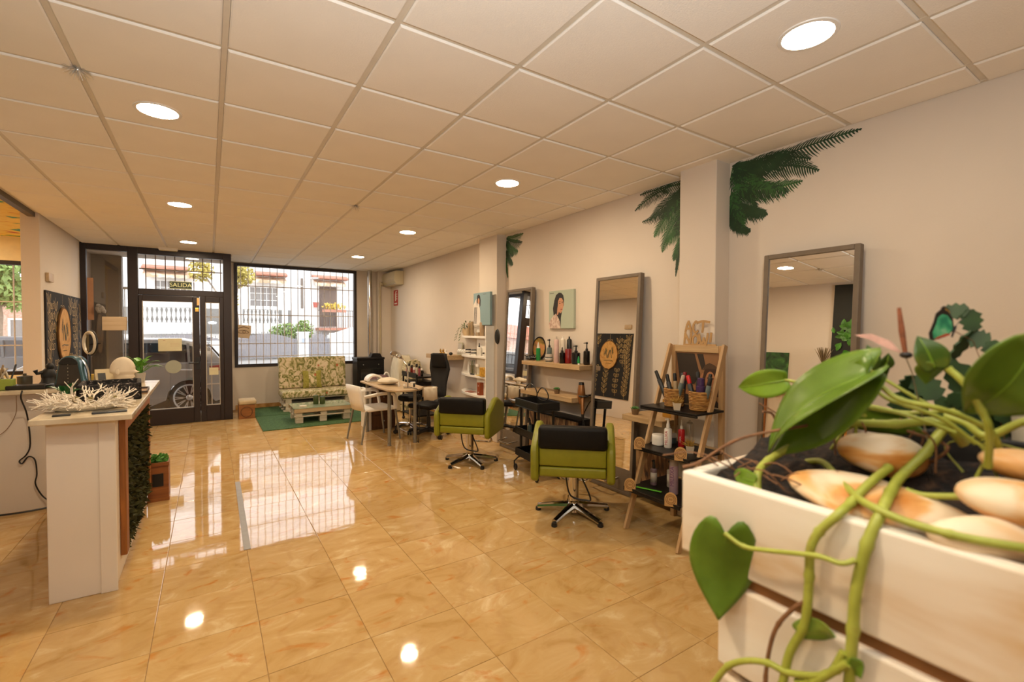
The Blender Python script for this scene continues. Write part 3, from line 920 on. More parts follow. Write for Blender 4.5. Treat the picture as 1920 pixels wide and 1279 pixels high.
# ---- bottles and jars
def bottle(name, lb, loc, r, h, body, cap, kind='pump', label=None, group=None, n=16):
    """kind: pump, spray, can, tube, jar, dropper"""
    t = T(name, lb, 'bottle' if kind != 'jar' else 'jar', loc, R.uniform(-.4, .4), group)
    g = G()
    if kind == 'can':
        hb = h * .86
        g.lathe([(r * .94, 0), (r, .004), (r, hb), (r * .82, hb + r * .3)], n=n).done('body', body, t)
        G().lathe([(r * .82, hb + r * .3), (r * .62, hb + r * .55), (r * .30, hb + r * .62), (r * .28, h), (0, h)], n=n).done('nozzle', cap, t)
    elif kind == 'capcan':
        hb = h * .76
        g.lathe([(r * .94, 0), (r, .004), (r, hb)], n=n).done('body', body, t)
        G().lathe([(r * .98, hb), (r * .98, h - .012), (r * .85, h - .002), (0, h)], n=n).done('cap', cap, t)
    elif kind == 'jar':
        g.lathe([(r * .92, 0), (r, .005), (r, h * .62), (r * .95, h * .64)], n=n).done('body', body, t)
        G().lathe([(r * 1.02, h * .64), (r * 1.02, h - .004), (r * .96, h), (0, h)], n=n).done('lid', cap, t)
    elif kind == 'cone':
        g.lathe([(r * .92, 0), (r, .004), (r, h * .66), (r * .85, h * .68)], n=n).done('body', body, t)
        G().lathe([(r * .6, h * .68), (r * .62, h * .72), (r * .25, h * .95), (r * .12, h), (0, h)], n=n).done('cap', cap, t)
    elif kind == 'tube':
        g.tube([(0, 0, h * .18), (0, 0, h * .55), (0, 0, h - .002)], [r, r * .97, r * .3], n, flat=1).done('body', body, t)
        G().lathe([(r * .8, 0), (r * .8, h * .18), (0, h * .18)], n=n).done('cap', cap, t)
    else:
        hb = h * (.62 if kind == 'pump' else .66)
        g.lathe([(r * .9, 0), (r, .005), (r, hb * .93), (r * .8, hb * .985), (r * .42, hb)], n=n).done('body', body, t)
        c = G()
        if kind == 'pump':
            c.lathe([(r * .42, hb), (r * .42, hb + h * .08), (r * .2, hb + h * .1), (r * .16, h * .9), (r * .34, h * .91), (r * .34, h - .004), (0, h)], n=12)
            c.bar((0, 0, h * .955), (-r * 1.25, 0, h * .945), r * .3, h * .035)
        elif kind == 'spray':
            c.lathe([(r * .42, hb), (r * .5, hb + h * .04), (r * .45, hb + h * .12), (r * .3, hb + h * .2), (r * .34, h - .004), (0, h)], n=12)
            c.bar((0, 0, h * .96), (-r * .8, 0, h * .955), r * .35, h * .05)
        else:
            c.lathe([(r * .45, hb), (r * .45, hb + h * .1), (r * .22, hb + h * .14), (r * .2, h * .96), (0, h)], n=12)
        c.done('pump' if kind == 'pump' else 'cap', cap, t)
    if label:
        hb = h * .5
        a0, a1 = pi * .8, pi * 1.7
        l = G(); k = 8; vs = []; fs = []
        for i in range(k + 1):
            a = a0 + (a1 - a0) * i / k
            vs += [(r * 1.015 * cos(a), r * 1.015 * sin(a), h * .12), (r * 1.015 * cos(a), r * 1.015 * sin(a), hb)]
        for i in range(k):
            fs.append((2 * i, 2 * i + 2, 2 * i + 3, 2 * i + 1))
        l.add(vs, fs); lo = l.done('paper_label', label, t, solid=.0006)
        t.rotation_euler = (0, 0, 0)
    return t
C = lambda n, c, r=.35, **k: mat(n, c, r, **k)
M_GRN = C('green_bottle', '1f8a45', .3); M_TEAL = C('grey_blue_bottle', '54615f', .3); M_PINK = C('pale_pink_can', 'c9a9a0', .35); M_WCAN = C('white_can', 'cfc5b4', .35)
M_DBOT = C('black_bottle', '131110', .25); M_RED = C('dark_red_bottle', '7c1414', .3); M_BRED = C('bright_red_tube', 'c0151c', .3); M_LILAC = C('lilac_can', '9c8390', .35)
M_CLEAR = mat_glass('clear_plastic', (.93, .92, .88), .12); M_PGREY = C('pale_grey_label', 'b0a79a', .5); M_WLAB = C('white_label', 'd6cfc0', .5)
M_GOLD = C('dull_gold', 'b08a3a', .35, metal=.6)
Z1 = 1.1505
SG = 'hair products on the oak shelf'
bottle('bottle', 'bright green bottle with white cone cap on the oak shelf', (3.235, 4.40, Z1), .026, .215, M_GRN, M_WHITEP, 'cone', None, SG)
bottle('bottle', 'slate grey pump bottle with black pump on the oak shelf', (3.28, 4.245, Z1), .030, .255, M_TEAL, M_BLK, 'pump', None, SG)
bottle('jar', 'short grey glass jar in front of the slate pump bottle', (3.20, 4.15, Z1), .042, .085, M_TEAL, M_PGREY, 'jar', M_PGREY, SG)
bottle('spray_can', 'tall pale pink spray can on the oak shelf', (3.19, 4.004, Z1), .028, .286, M_PINK, M_PGREY, 'can', None, SG)
bottle('spray_can', 'tall white spray can between the pink and black cans', (3.25, 3.967, Z1), .029, .286, M_WCAN, M_WHITEP, 'can', M_PGREY, SG)
bottle('bottle', 'short black bottle with dark dropper in front of white can', (3.175, 3.885, Z1), .031, .175, M_DBOT, M_BLK, 'dropper', None, SG)
bottle('spray_can', 'tall black spray can behind the dark red bottle', (3.29, 3.905, Z1), .028, .286, M_DBOT, M_BLK, 'can', M_PGREY, SG)
bottle('bottle', 'dark red square shouldered bottle on the oak shelf', (3.22, 3.838, Z1), .035, .155, M_RED, M_RED, 'jar', None, SG)
bottle('bottle', 'wide black pump bottle right of the red one', (3.21, 3.70, Z1), .044, .20, M_DBOT, M_BLK, 'pump', None, SG)
bottle('bottle', 'dark green black pump bottle nearest the middle mirror', (3.245, 3.575, Z1), .033, .235, M_DBOT, M_BLK, 'pump', None, SG)
bottle('bottle', 'tiny green and white vial before the last pump bottle', (3.18, 3.625, Z1), .014, .09, M_GRN, M_WHITEP, 'tube', None, SG)
# agate like disc stood on edge
t = T('agate_disc', 'upright dark oval disc with ochre and orange streaks on the oak shelf', 'decoration', (3.315, 4.50, Z1))
M_AGATE = ramp_mat('agate_streaks', [(.3, '3b2a16'), (.42, 'a98a3a'), (.5, 'c98a5c'), (.6, '6b6a45'), (.72, '8c6a3a')], 7, .3, 3, 1.5, (1, .3, .8))
g = G(); pts = [(.105 * sin(a) * (1 if a < pi else 1), .14 - .14 * cos(a)) for a in [2 * pi * k / 28 for k in range(28)]]
g.prism([(y, z) for y, z in pts], -.008, .012, ax='x').done('rim', M_BLACKW, t)
g = G(); g.prism([(y * .86, .14 + (z - .14) * .86) for y, z in pts], -.012, -.0085, ax='x').done('face', M_AGATE, t)
t.rotation_euler = (0, .1, .25)
# black hair clips pile at the left shelf end
g = G(); q = random.Random(11)
for k in range(7):
    a = q.uniform(0, 6); c = (q.uniform(-.03, .03), q.uniform(-.05, .05), .02 + q.uniform(0, .03))
    g.sph(c, (.018, .04, .016), 8, 6); g.tube([c, (c[0] + .05 * cos(a), c[1] + .05 * sin(a), c[2] + .02)], .006, 5)
o = g.done('hair_clip_pile', M_BLK); o.location = (3.19, 4.585 - .09, Z1 + .002); tag(o, 'small heap of black hair claw clips at the far shelf end', 'clips')
# canvases
def canvas(lb, x, y0, y1, z0, z1, depth, edge):
    t = T('canvas_print', lb, 'picture', (x, (y0 + y1) / 2, z0))
    G().box(0, depth, -(y1 - y0) / 2, (y1 - y0) / 2, 0, z1 - z0).done('stretcher', edge, t, smooth=False, bev=.002)
    return t
def flat(t, name, pts, m, x, parent=None):
    """flat printed shape: pts are (u right, v up) as seen looking along +x"""
    n = len(pts)
    g = G(); g.prism([(-u, v) for u, v in pts], x - .0004, x, ax='x')
    return g.done(name, m, parent or t, smooth=False)
M_MINT = mat('pale_mint_print', 'a9b3a0', .6, var=.03, scale=2); M_SKIN = mat('printed_skin', 'c08d6c', .6, var=.04); M_HAIR = mat('printed_black_hair', '1d1512', .6, var=.2)
M_BLOUSE = ramp_mat('printed_blouse', [(.4, 'b79a8c'), (.6, 'd6c3b4')], 30, .7, 2); M_LIPS = mat('printed_lips', '8f3b33', .6); M_GREYL = mat('grey_lettering', '5b5a55', .6)
t = canvas('square mint canvas print of a dark haired woman above the oak shelf', 3.318, 3.868, 4.305, 1.525, 1.955, .03, M_MINT)
def ell(cu, cv, a, b, k=20, a0=0, a1=2 * pi):
    return [(cu + a * cos(a0 + (a1 - a0) * i / k), cv + b * sin(a0 + (a1 - a0) * i / k)) for i in range(k if a1 - a0 > 6.2 else k + 1)]
u0 = -.2185
flat(t, 'portrait_hair', [(u0 + u, v) for u, v in ((.09, .13), (.075, .23), (.10, .32), (.13, .38), (.18, .405), (.225, .40), (.26, .37), (.275, .32), (.27, .26), (.24, .2), (.22, .12), (.215, .0), (.195, .0), (.19, .1), (.16, .14), (.12, .14))], M_HAIR, 0)
flat(t, 'portrait_blouse', [(u0 + u, v) for u, v in ((.0, .0), (.0, .06), (.04, .11), (.09, .15), (.13, .17), (.17, .12), (.20, .08), (.215, .0))], M_BLOUSE, -.0006)
flat(t, 'portrait_face', [(u0 + u, v) for u, v in ((.165, .26), (.17, .31), (.195, .345), (.235, .34), (.26, .31), (.266, .27), (.262, .24), (.245, .2), (.225, .178), (.205, .17), (.185, .19), (.17, .16), (.15, .15), (.155, .22))], M_SKIN, -.0006)
for c, a, b, m in (((.20, .283), .016, .0045, M_HAIR), ((.243, .288), .013, .004, M_HAIR), ((.20, .30), .02, .003, M_HAIR), ((.246, .304), .016, .003, M_HAIR), ((.23, .215), .018, .006, M_LIPS), ((.232, .245), .008, .004, M_BLOUSE)):
    flat(t, 'portrait_feature', ell(u0 + c[0], c[1], a, b, 12), m, -.0012)
for k in range(5):
    flat(t, 'small_lettering', [(u0 + .015 + k * .016, .40), (u0 + .027 + k * .016, .40), (u0 + .027 + k * .016, .408), (u0 + .015 + k * .016, .408)], M_GREYL, -.0006)
M_BLUE = mat('pale_blue_print', '7f9aa0', .6, var=.04, scale=2); M_WPR = mat('printed_white', 'd8cfc4', .6, var=.04)
t = canvas('pale blue canvas print of a woman in white above the white corner shelves', 3.125, 5.33, 5.79, 1.575, 2.02, .035, M_BLUE)
u0 = -.23
flat(t, 'portrait_figure', [(u0 + u, v) for u, v in ((0, 0), (.0, .28), (.05, .34), (.09, .37), (.13, .36), (.16, .30), (.19, .2), (.2, .0))], M_WPR, 0)
flat(t, 'portrait_hair', [(u0 + u, v) for u, v in ((.10, .26), (.09, .34), (.11, .41), (.15, .425), (.19, .40), (.205, .34), (.20, .27), (.18, .24), (.17, .30), (.14, .35), (.12, .31))], M_HAIR, -.0006)
flat(t, 'portrait_face', ell(u0 + .15, .33, .026, .042), M_SKIN, -.0012)
for k in range(4):
    u = .01 + k * .022
    flat(t, 'portrait_lock', [(u0 + u, .02), (u0 + u + .01, .02), (u0 + u + .03, .25), (u0 + u + .018, .25)], M_HAIR, -.0006)
for k in range(5):
    flat(t, 'small_lettering', [(u0 + .27 + k * .018, .415), (u0 + .283 + k * .018, .415), (u0 + .283 + k * .018, .423), (u0 + .27 + k * .018, .423)], M_GREYL, -.0006)

# potted succulents
M_SUC = mat('succulent_green', '4b7a3f', .5, var=.3, scale=30)
def succulent(lb, loc, s=1., leafc=None, potm=None, group=None, dry=False):
    t = T('potted_succulent', lb, 'plant', loc, 0, group)
    G().lathe([(.026 * s, 0), (.036 * s, .05 * s), (.032 * s, .05 * s), (.03 * s, .044 * s), (0, .044 * s)], n=4 if dry else 14).done('pot', potm or mat('brown_woven_pot', '6e563a', .8, var=.25, scale=60), t)
    g = G(); q = random.Random(int(loc[1] * 100))
    for k in range(26 if not dry else 34):
        a = k * 2.4; el = .25 + 1.1 * (k / 26 if not dry else q.random()); l = (.045 - .02 * k / 26) * s if not dry else .07 * s * q.uniform(.6, 1)
        d = Vector((cos(a) * cos(el), sin(a) * cos(el), sin(el)))
        b = Vector((0, 0, .044 * s))
        g.tube([b, b + d * l * .5, b + d * l], [.004 * s, (.009 if not dry else .003) * s, .0005], 5)
    g.done('rosette', leafc or M_SUC, t)
    return t
succulent('small green succulent on the low shelf behind the trolley', (3.14, 3.93, .8205))
succulent('small green succulent on the low shelf left of the ladder', (3.06, 2.755, .7825))

# hair dryer in its holder
t = T('hair_dryer_holder', 'round black wall holder carrying the bronze hair dryer', 'holder', (3.32, 3.535, .84))
G().box(.0, .028, -.03, .03, -.06, .06).done('wall_plate', M_BLK, t, smooth=False, bev=.004)
g = G(); g.tube([(.01, 0, .0), (-.06, -.0, .0), (-.105, .0, .0)], .010, 8)
pts = [(-.15 + .045 * cos(a), .045 * sin(a), .0) for a in [2 * pi * k / 18 for k in range(19)]]
g.tube(pts, .009, 6); g.done('ring', M_BLK, t)
G().sph((-.06, -.05, .01), (.03, .03, .035), 12, 8).done('plug_disc', mat('dark_green_knob', '1c2a22', .5), t)
M_BRONZE = mat('bronze_dryer_shell', '9a6a40', .28, .6, var=.06)
t = T('hair_dryer', 'bronze and black hair dryer hanging upright in the wall holder', 'hair dryer', (3.17, 3.55, .70))
G().tube([(0, .02, .25), (.0, .02, .20), (0, .02, .13), (.0, .02, .10), (0, .015, .06)], [.030, .038, .043, .036, .03], 18).done('barrel', M_BRONZE, t)
G().tube([(0, .02, .275), (0, .02, .249)], [.026, .030], 18).done('nozzle', M_BLK, t)
G().tube([(0, .0, .13), (-.02, -.02, .06), (-.03, -.035, -.04)], [.022, .02, .016], 12).done('handle', M_BRONZE, t)
G().tube([(-.03, -.035, -.04), (-.033, -.04, -.09)], [.016, .013], 10).done('handle_end', M_BLK, t)
o = G().tube(curve([(3.14, 3.508, .608), (3.15, 3.50, .54), (3.19, 3.56, .48), (3.22, 3.60, .60), (3.24, 3.56, .72), (3.25, 3.50, .79), (3.27, 3.47, .70), (3.29, 3.465, .45), (3.30, 3.48, .2), (3.30, 3.5, .015)], 5), .006, 6).done('power_cord', M_BLK)
tag(o, 'black coiled power cord hanging below the bronze hair dryer', 'cord')

# ---- palm leaf wall decals
M_PALM = mat('palm_green_print', '1c3a20', .6, var=.35, scale=9); M_PALM2 = mat('palm_mid_print', '2e5a2a', .6, var=.3, scale=9)
def frond(g, p0, p1, bend, w, n, mi, q, droop=.0, x=3.3495):
    """a flat feather shaped leaf; coordinates (y, z) on the wall"""
    a = Vector((p0[0], p0[1])); b = Vector((p1[0], p1[1])); d = b - a; L = d.length; d.normalize(); nrm = Vector((-d.y, d.x))
    def P(t):
        return a + (b - a) * t + nrm * bend * 4 * t * (1 - t)
    def quad(u, v, w0, w1):
        t = (v - u); l = t.length
        if l < 1e-5: return
        t.normalize(); m = Vector((-t.y, t.x))
        pts = [u - m * w0, u + m * w0, v + m * w1, v - m * w1]
        xx = x - q.random() * .0009
        g.add([(xx, p.x, min(p.y, 2.774)) for p in pts], [(0, 1, 2, 3)], mi)
    for k in range(8):
        quad(P(k / 8), P((k + 1) / 8), .005, .004)
    n = int(n * .95)
    for k in range(n):
        t = (k + .5) / n; tp = P(t); dd = (P(min(1, t + .02)) - P(max(0, t - .02))).normalized(); nn = Vector((-dd.y, dd.x))
        l = w * (sin(pi * min(1, t * .8 + .2)) ** .7) * q.uniform(.75, 1.1)
        for s in (1, -1):
            e = tp + (nn * s * .8 + dd * .75).normalized() * l + Vector((0, -droop * l))
            mid = (tp + e) / 2 + nn * s * l * .08
            quad(tp, mid, .0052, .0048); quad(mid, e, .0048, .0006)
q = random.Random(21)
def decal(lb, fr, x=3.3495):
    g = G()
    for p0, p1, bend, w, n, mi in fr:
        frond(g, p0, p1, bend, w, n, mi, q, .25, x)
    o = g.done('palm_decal', [M_PALM, M_PALM2], smooth=False, loc=(x, fr[0][0][0], 2.2)); o['kind'] = 'stuff'
    return tag(o, lb, 'wall decal')
decal('dark green palm leaf wall decal right of the near pillar', [
    ((2.06, 2.66), (1.235, 2.735), -.025, .105, 44, 0), ((2.07, 2.73), (1.62, 2.72), .02, .12, 30, 0), ((2.07, 2.68), (1.52, 2.64), -.06, .13, 34, 0), ((2.07, 2.63), (1.47, 2.55), -.07, .12, 36, 0), ((2.07, 2.59), (1.57, 2.51), .03, .11, 32, 1),
    ((2.07, 2.52), (1.66, 2.455), -.04, .11, 30, 0), ((2.07, 2.48), (1.81, 2.34), .02, .09, 26, 0), ((2.07, 2.41), (1.80, 2.33), -.02, .08, 24, 0), ((2.075, 2.36), (1.925, 2.235), .02, .07, 22, 0), ((2.075, 2.74), (1.76, 2.50), .03, .13, 28, 1),
    ((2.075, 2.70), (1.88, 2.40), .02, .11, 26, 0), ((2.075, 2.56), (1.98, 2.27), .0, .08, 24, 1), ((2.075, 2.755), (1.85, 2.60), -.02, .12, 24, 0), ((2.075, 2.46), (2.05, 2.26), .0, .06, 20, 0)])
decal('green palm leaf wall decal hanging left of the near pillar', [
    ((2.45, 2.73), (2.98, 2.755), .01, .08, 28, 0), ((2.45, 2.74), (3.04, 2.62), .05, .09, 32, 0), ((2.45, 2.70), (2.95, 2.50), -.05, .09, 30, 0), ((2.44, 2.68), (2.86, 2.50), .03, .11, 28, 0), ((2.44, 2.62), (2.81, 2.34), .04, .11, 30, 1), ((2.44, 2.55), (2.72, 2.19), .05, .10, 30, 1),
    ((2.44, 2.50), (2.69, 2.27), -.03, .09, 26, 1), ((2.44, 2.36), (2.60, 2.10), .02, .07, 24, 1), ((2.53, 2.30), (2.578, 1.965), .0, .035, 26, 0), ((2.43, 2.72), (2.72, 2.48), .02, .12, 28, 0), ((2.43, 2.64), (2.60, 2.30), .0, .10, 26, 0)])
decal('small green palm decal beside the far pillar top', [
    ((5.28, 2.74), (4.88, 2.735), .02, .08, 24, 1), ((5.28, 2.73), (4.90, 2.63), .03, .10, 26, 0), ((5.28, 2.68), (5.00, 2.52), .03, .10, 26, 1), ((5.28, 2.58), (5.12, 2.36), .02, .08, 24, 0), ((5.285, 2.48), (5.24, 2.20), .01, .05, 22, 1), ((5.28, 2.7), (5.12, 2.48), .0, .10, 24, 0)])
# ============================================================= CORNER SHELVES, AC, LADDER, CHAIRS
t = T('corner_shelf_unit', 'white wrap around corner shelf unit on the far pillar below the blue canvas', 'shelf unit', (3.2, 5.8, .3))
G().box(3.075, 3.203, 5.355, 5.378, .3, 1.565).done('side_panel', M_WHITEP, t, world=True, smooth=False, bev=.003)
G().box(3.172, 3.203, 5.378, 5.78, .3, 1.565).done('back_panel', M_WHITEP, t, world=True, smooth=False, bev=.002)
SHZ = (1.425, 1.15, .875, .605)
for z in SHZ:
    arc = [(3.10 + .1 * (k / 6) ** 2 + .13 * (k / 6) ** 5, 5.77 + .70 * k / 6) for k in range(7)]
    G().prism([(3.10, 5.38)] + arc + [(3.345, 6.50), (3.345, 5.79), (3.171, 5.785), (3.171, 5.38)], z - .032, z).done('shelf', M_WHITEP, t, world=True, smooth=False, bev=.003)
o = shelf('deep oak floating shelf left of the white corner shelves, behind the black office chair', 3.06, 6.51, 7.35, 1.045, 1.115)
# their contents
g0 = 'things on the white corner shelves'
t = T('trailing_plant', 'trailing plant in a cream oval pot on the top corner shelf', 'plant', (3.22, 6.17, SHZ[0]))
G().lathe([(.05, 0), (.075, .05), (.07, .11), (.064, .11), (.06, .095), (0, .095)], n=20).done('pot', mat('cream_pot', 'c8b08c', .5, var=.06), t)
q = random.Random(8); g = G(); M_PL = mat('dull_green_leaf', '55653c', .5, var=.3, scale=20)
def leaf(g, b, d, l, w, up=Vector((0, 0, 1)), mi=0, curl=.2):
    d = Vector(d).normalized(); s = d.cross(up)
    if s.length < .05:
        s = d.orthogonal()
    s.normalize(); n = s.cross(d); b = Vector(b)
    P = []
    for u, k in ((0, .08), (.25, .8), (.5, 1), (.78, .62), (1, .03)):
        c = b + d * (l * u) - n * (curl * l * u * u)
        P += [c - s * (w * k / 2) + n * .12 * w * k, c, c + s * (w * k / 2) + n * .12 * w * k]
    f = []
    for i in range(4):
        o = i * 3
        f += [(o, o + 1, o + 4, o + 3), (o + 1, o + 2, o + 5, o + 4)]
    g.add(P, f, mi)
for k in range(34):
    a = q.uniform(0, 6.28); e = q.uniform(.1, 1.2); b = Vector((q.uniform(-.04, .04), q.uniform(-.04, .04), .10))
    d = Vector((cos(a) * cos(e), sin(a) * cos(e), sin(e))); l = q.uniform(.03, .1)
    g.tube([b, b + d * l], .0015, 4); leaf(g, b + d * l, d, .045, .022)
for a in (2.4, 2.9, 3.6):
    pts = curve([(.03 * cos(a), .03 * sin(a), .10), (.08 * cos(a), .1 * sin(a) + .05, .12), (.10 * cos(a), .13 * sin(a) + .09, .03), (.11 * cos(a), .15 * sin(a) + .1, -.05)], 4)
    g.tube(pts, .0016, 4)
    for p in pts[4::2]:
        leaf(g, p, (cos(a), sin(a), -.6), .05, .02)
g.done('foliage', M_PL, t, smooth=False)
M_BEIGE = C('beige_bottle', '9b8460', .4); M_TAN = C('tan_bottle', 'a88d6c', .4)
bottle('bottle', 'first of two brown bottles beside the trailing plant', (3.15, 5.97, SHZ[0]), .022, .19, M_BEIGE, M_TAN, 'capcan', None, g0)
bottle('bottle', 'second of two brown bottles, before the blue canvas', (3.14, 5.86, SHZ[0]), .026, .205, M_BEIGE, M_BEIGE, 'capcan', None, g0)
bottle('spray_can', 'tan rounded can before the blue canvas', (3.14, 5.58, SHZ[0]), .032, .205, M_TAN, M_PGREY, 'can', None, g0)
bottle('tube', 'thin white tube at the right end of the top corner shelf', (3.14, 5.455, SHZ[0]), .012, .13, M_WHITEP, M_WHITEP, 'tube', None, g0)
o = G().box(3.115, 3.155, 5.63, 5.71, SHZ[0], SHZ[0] + .05).done('small_box', M_BEIGE, smooth=False, bev=.003, loc=(3.135, 5.67, SHZ[0])); tag(o, 'small beige box before the blue canvas', 'box')
M_JARB = C('dark_navy_lid', '1b1a20', .3)
for k, (y, lb) in enumerate(((6.0, 'left stack lower jar'), (5.83, 'right stack lower jar'))):
    for z in (0, 1):
        bottle('cosmetic_jar', 'black lidded cream jar on the second corner shelf, %s %s' % (('left', 'right')[k], ('bottom', 'top')[z]), (3.15, y, SHZ[1] + z * .042), .04, .04, M_WHITEP, M_JARB, 'jar', None, 'black lidded cream jars')
for k in range(5):
    lb = ('first', 'second', 'third', 'fourth', 'fifth')[k] + ' white roll from the left on the second corner shelf'
    o = G().lathe([(.02, 0), (.034, .002), (.034, .033), (.02, .035)], n=16).done('white_roll', M_WHITEP)
    o.location = (3.19, 6.12 + .065 * (4 - k), SHZ[1] + .036); o.rotation_euler = (pi / 2, 0, .2); tag(o, lb, 'roll', 'white rolls on the corner shelf')
bottle('bottle', 'white dropper bottle with black bulb on second corner shelf', (3.14, 5.65, SHZ[1]), .028, .18, M_WHITEP, M_BLK, 'dropper', None, g0)
bottle('bottle', 'tiny dark bottle beside the white dropper bottle', (3.14, 5.53, SHZ[1]), .014, .05, M_WHITEP, M_JARB, 'jar', None, g0)
t = T('photo_frame', 'small pale framed card standing on the oak shelf', 'picture frame', (3.29, 6.56, 1.115)); t.rotation_euler = (0, .12, 0)
G().box(-.006, .006, -.075, .075, 0, .20).done('frame', mat('pale_green_frame', 'a9a483', .5), t, bev=.003)
G().box(-.0075, -.006, -.06, .06, .02, .18).done('card', M_PGREY, t, smooth=False)
for k in range(3):
    q = random.Random(k)
    o = G().sph((0, 0, .022), (.022, .03, .022), 10, 7).sph((.0, .02, .06), (.018, .018, .02), 10, 6).sph((0, .03, .078), (.006, .006, .014), 6, 5).sph((0, .012, .078), (.006, .006, .014), 6, 5).done('figurine', (M_GOLD, M_GOLD, M_WHITEP)[k])
    o.location = (3.14, 6.92 - .1 * k, 1.1155); tag(o, ('left gold figurine on the oak shelf', 'second gold figurine on the oak shelf', 'small white figurine on the oak shelf')[k], 'figurine')
o = G().sph((0, 0, .025), (.03, .03, .025), 12, 8).done('round_clip', M_BLK); o.location = (3.14, 6.56, 1.1155); tag(o, 'round black lump beside the framed card', 'clip')
t = T('clear_vase', 'clear glass tumbler with brushes on the third corner shelf', 'glass', (3.16, 5.88, SHZ[2]))
G().lathe([(.034, 0), (.038, .004), (.04, .13), (.037, .13), (.035, .008), (0, .008)], n=18).done('tumbler', M_CLEAR, t)
g = G()
for k in range(5):
    g.cyl((.01 * cos(k * 1.3), .01 * sin(k * 1.3), .01), (.026 * cos(k * 1.3), .026 * sin(k * 1.3), .20), .004, n=5)
g.done('brushes', M_PL, t)
bottle('bottle', 'clear square bottle on the third corner shelf', (3.15, 5.72, SHZ[2]), .028, .16, M_CLEAR, M_WHITEP, 'capcan', None, g0)
o = G().box(-.045, .045, -.07, .07, 0, .125).done('gold_box', ramp_mat('gold_box', [(.4, 'a97a1c'), (.6, 'd0a545')], 25, .35), bev=.004); o.location = (3.13, 5.47, SHZ[2]); o.rotation_euler = (0, 0, .15); tag(o, 'shiny gold gift box on the third corner shelf', 'box')
o = G().prism([(-.05, -.08), (.05, -.06), (.04, .09), (-.05, .06)], 0, .006).done('yellow_leaflet', C('yellow_paper', 'c8a848', .5), smooth=False); o.location = (3.16, 5.64, SHZ[2]); tag(o, 'yellow leaflet lying before the gold box', 'paper')
o = G().box(-.015, .015, -.04, .04, 0, .014).done('black_clip', M_BLK, bev=.003); o.location = (3.12, 5.72 + .1, SHZ[2]); tag(o, 'small black clip on the third corner shelf edge', 'clip')
bottle('bottle', 'white tube bottle at the left of the third corner shelf', (3.2, 6.08, SHZ[2]), .018, .17, M_WHITEP, M_WHITEP, 'tube', None, g0)
t = T('amber_box', 'tall amber brown carton with two white dots on lowest corner shelf', 'box', (3.15, 5.63, SHZ[3]))
G().box(-.035, .035, -.042, .042, 0, .175).done('carton', C('amber_carton', '8a3d12', .4), t, bev=.003)
for z in (.04, .13):
    G().prism(ell(0, 0, .009, .009, 12), -.0365, -.0352, ax='x').done('dot', M_WLAB, t, smooth=False).location = (0, 0, z)
o = G().box(-.05, .05, -.09, .09, 0, .008).done('booklet', mat('dusty_pink_booklet', '9a5f4c', .5), smooth=False); o.location = (3.19, 6.0, SHZ[3]); tag(o, 'thin dusty pink booklet on the lowest corner shelf', 'booklet')
o = G().sph((0, 0, 0), (.03, .06, .105), 16, 10).done('wall_speaker_disc', M_BLK); o.location = (3.215, 5.295, 1.42); o.scale = (.7, 1, 1)
tag(o, 'dark oval hand mirror hanging on the pillar beside the corner shelves', 'hand mirror')

# air conditioner, pipe, sign on the right wall
t = T('air_conditioner', 'white wall mounted air conditioner high in the far corner', 'air conditioner', (3.35, 9.62, 2.44))
G().prism([(0, 0), (0, .28), (-.17, .28), (-.20, .22), (-.20, .08), (-.14, .0)], -.42, .42, ax='y').done('housing', mat('cream_ac_plastic', 'c8bd9f', .45, var=.02), t, bev=.01)
g = G(); g.box(-.185, -.15, -.38, .38, .012, .020); g.done('air_flap', M_PGREY, t, smooth=False).rotation_euler = (0, .0, 0)
for k in range(2):
    G().box(-.2035, -.199, -.40, .40, .09 + k * .015, .094 + k * .015).done('louvre', M_PGREY, t, smooth=False)
o = G().tube(curve([(3.22, 9.962, 2.50), (3.13, 9.962, 2.49), (3.1, 9.965, 2.40), (3.1, 9.965, 1.0)], 5), .022, 8).sph((3.14, 9.962, 2.50), (.05, .03, .045), 10, 7).done('drain_pipe', mat('cream_pipe', 'b5a688', .5)); tag(o, 'cream drain pipe running down from the air conditioner', 'pipe')
t = T('extinguisher_sign', 'small red fire extinguisher sign on the wall under the air conditioner', 'sign', (3.348, 9.68, 2.03))
G().box(-.003, 0, -.13, .13, 0, .33).done('plate', mat('sign_red', 'b02418', .45), t, smooth=False)
g = G(); g.prism([(-.02, .10), (.04, .10), (.045, .24), (.02, .27), (.02, .3), (-.06, .31), (-.06, .285), (-.0, .275), (-.025, .24)], -.0045, -.0032, ax='x'); g.box(-.0045, -.0032, -.08, .08, .03, .06); g.done('symbol', M_WHITEP, t, smooth=False)
g = G()
for k in range(3):
    g.box(-.0045, -.0032, -.09, -.055, .13 + k * .05, .155 + k * .05)
g.done('flames', M_WHITEP, t, smooth=False)

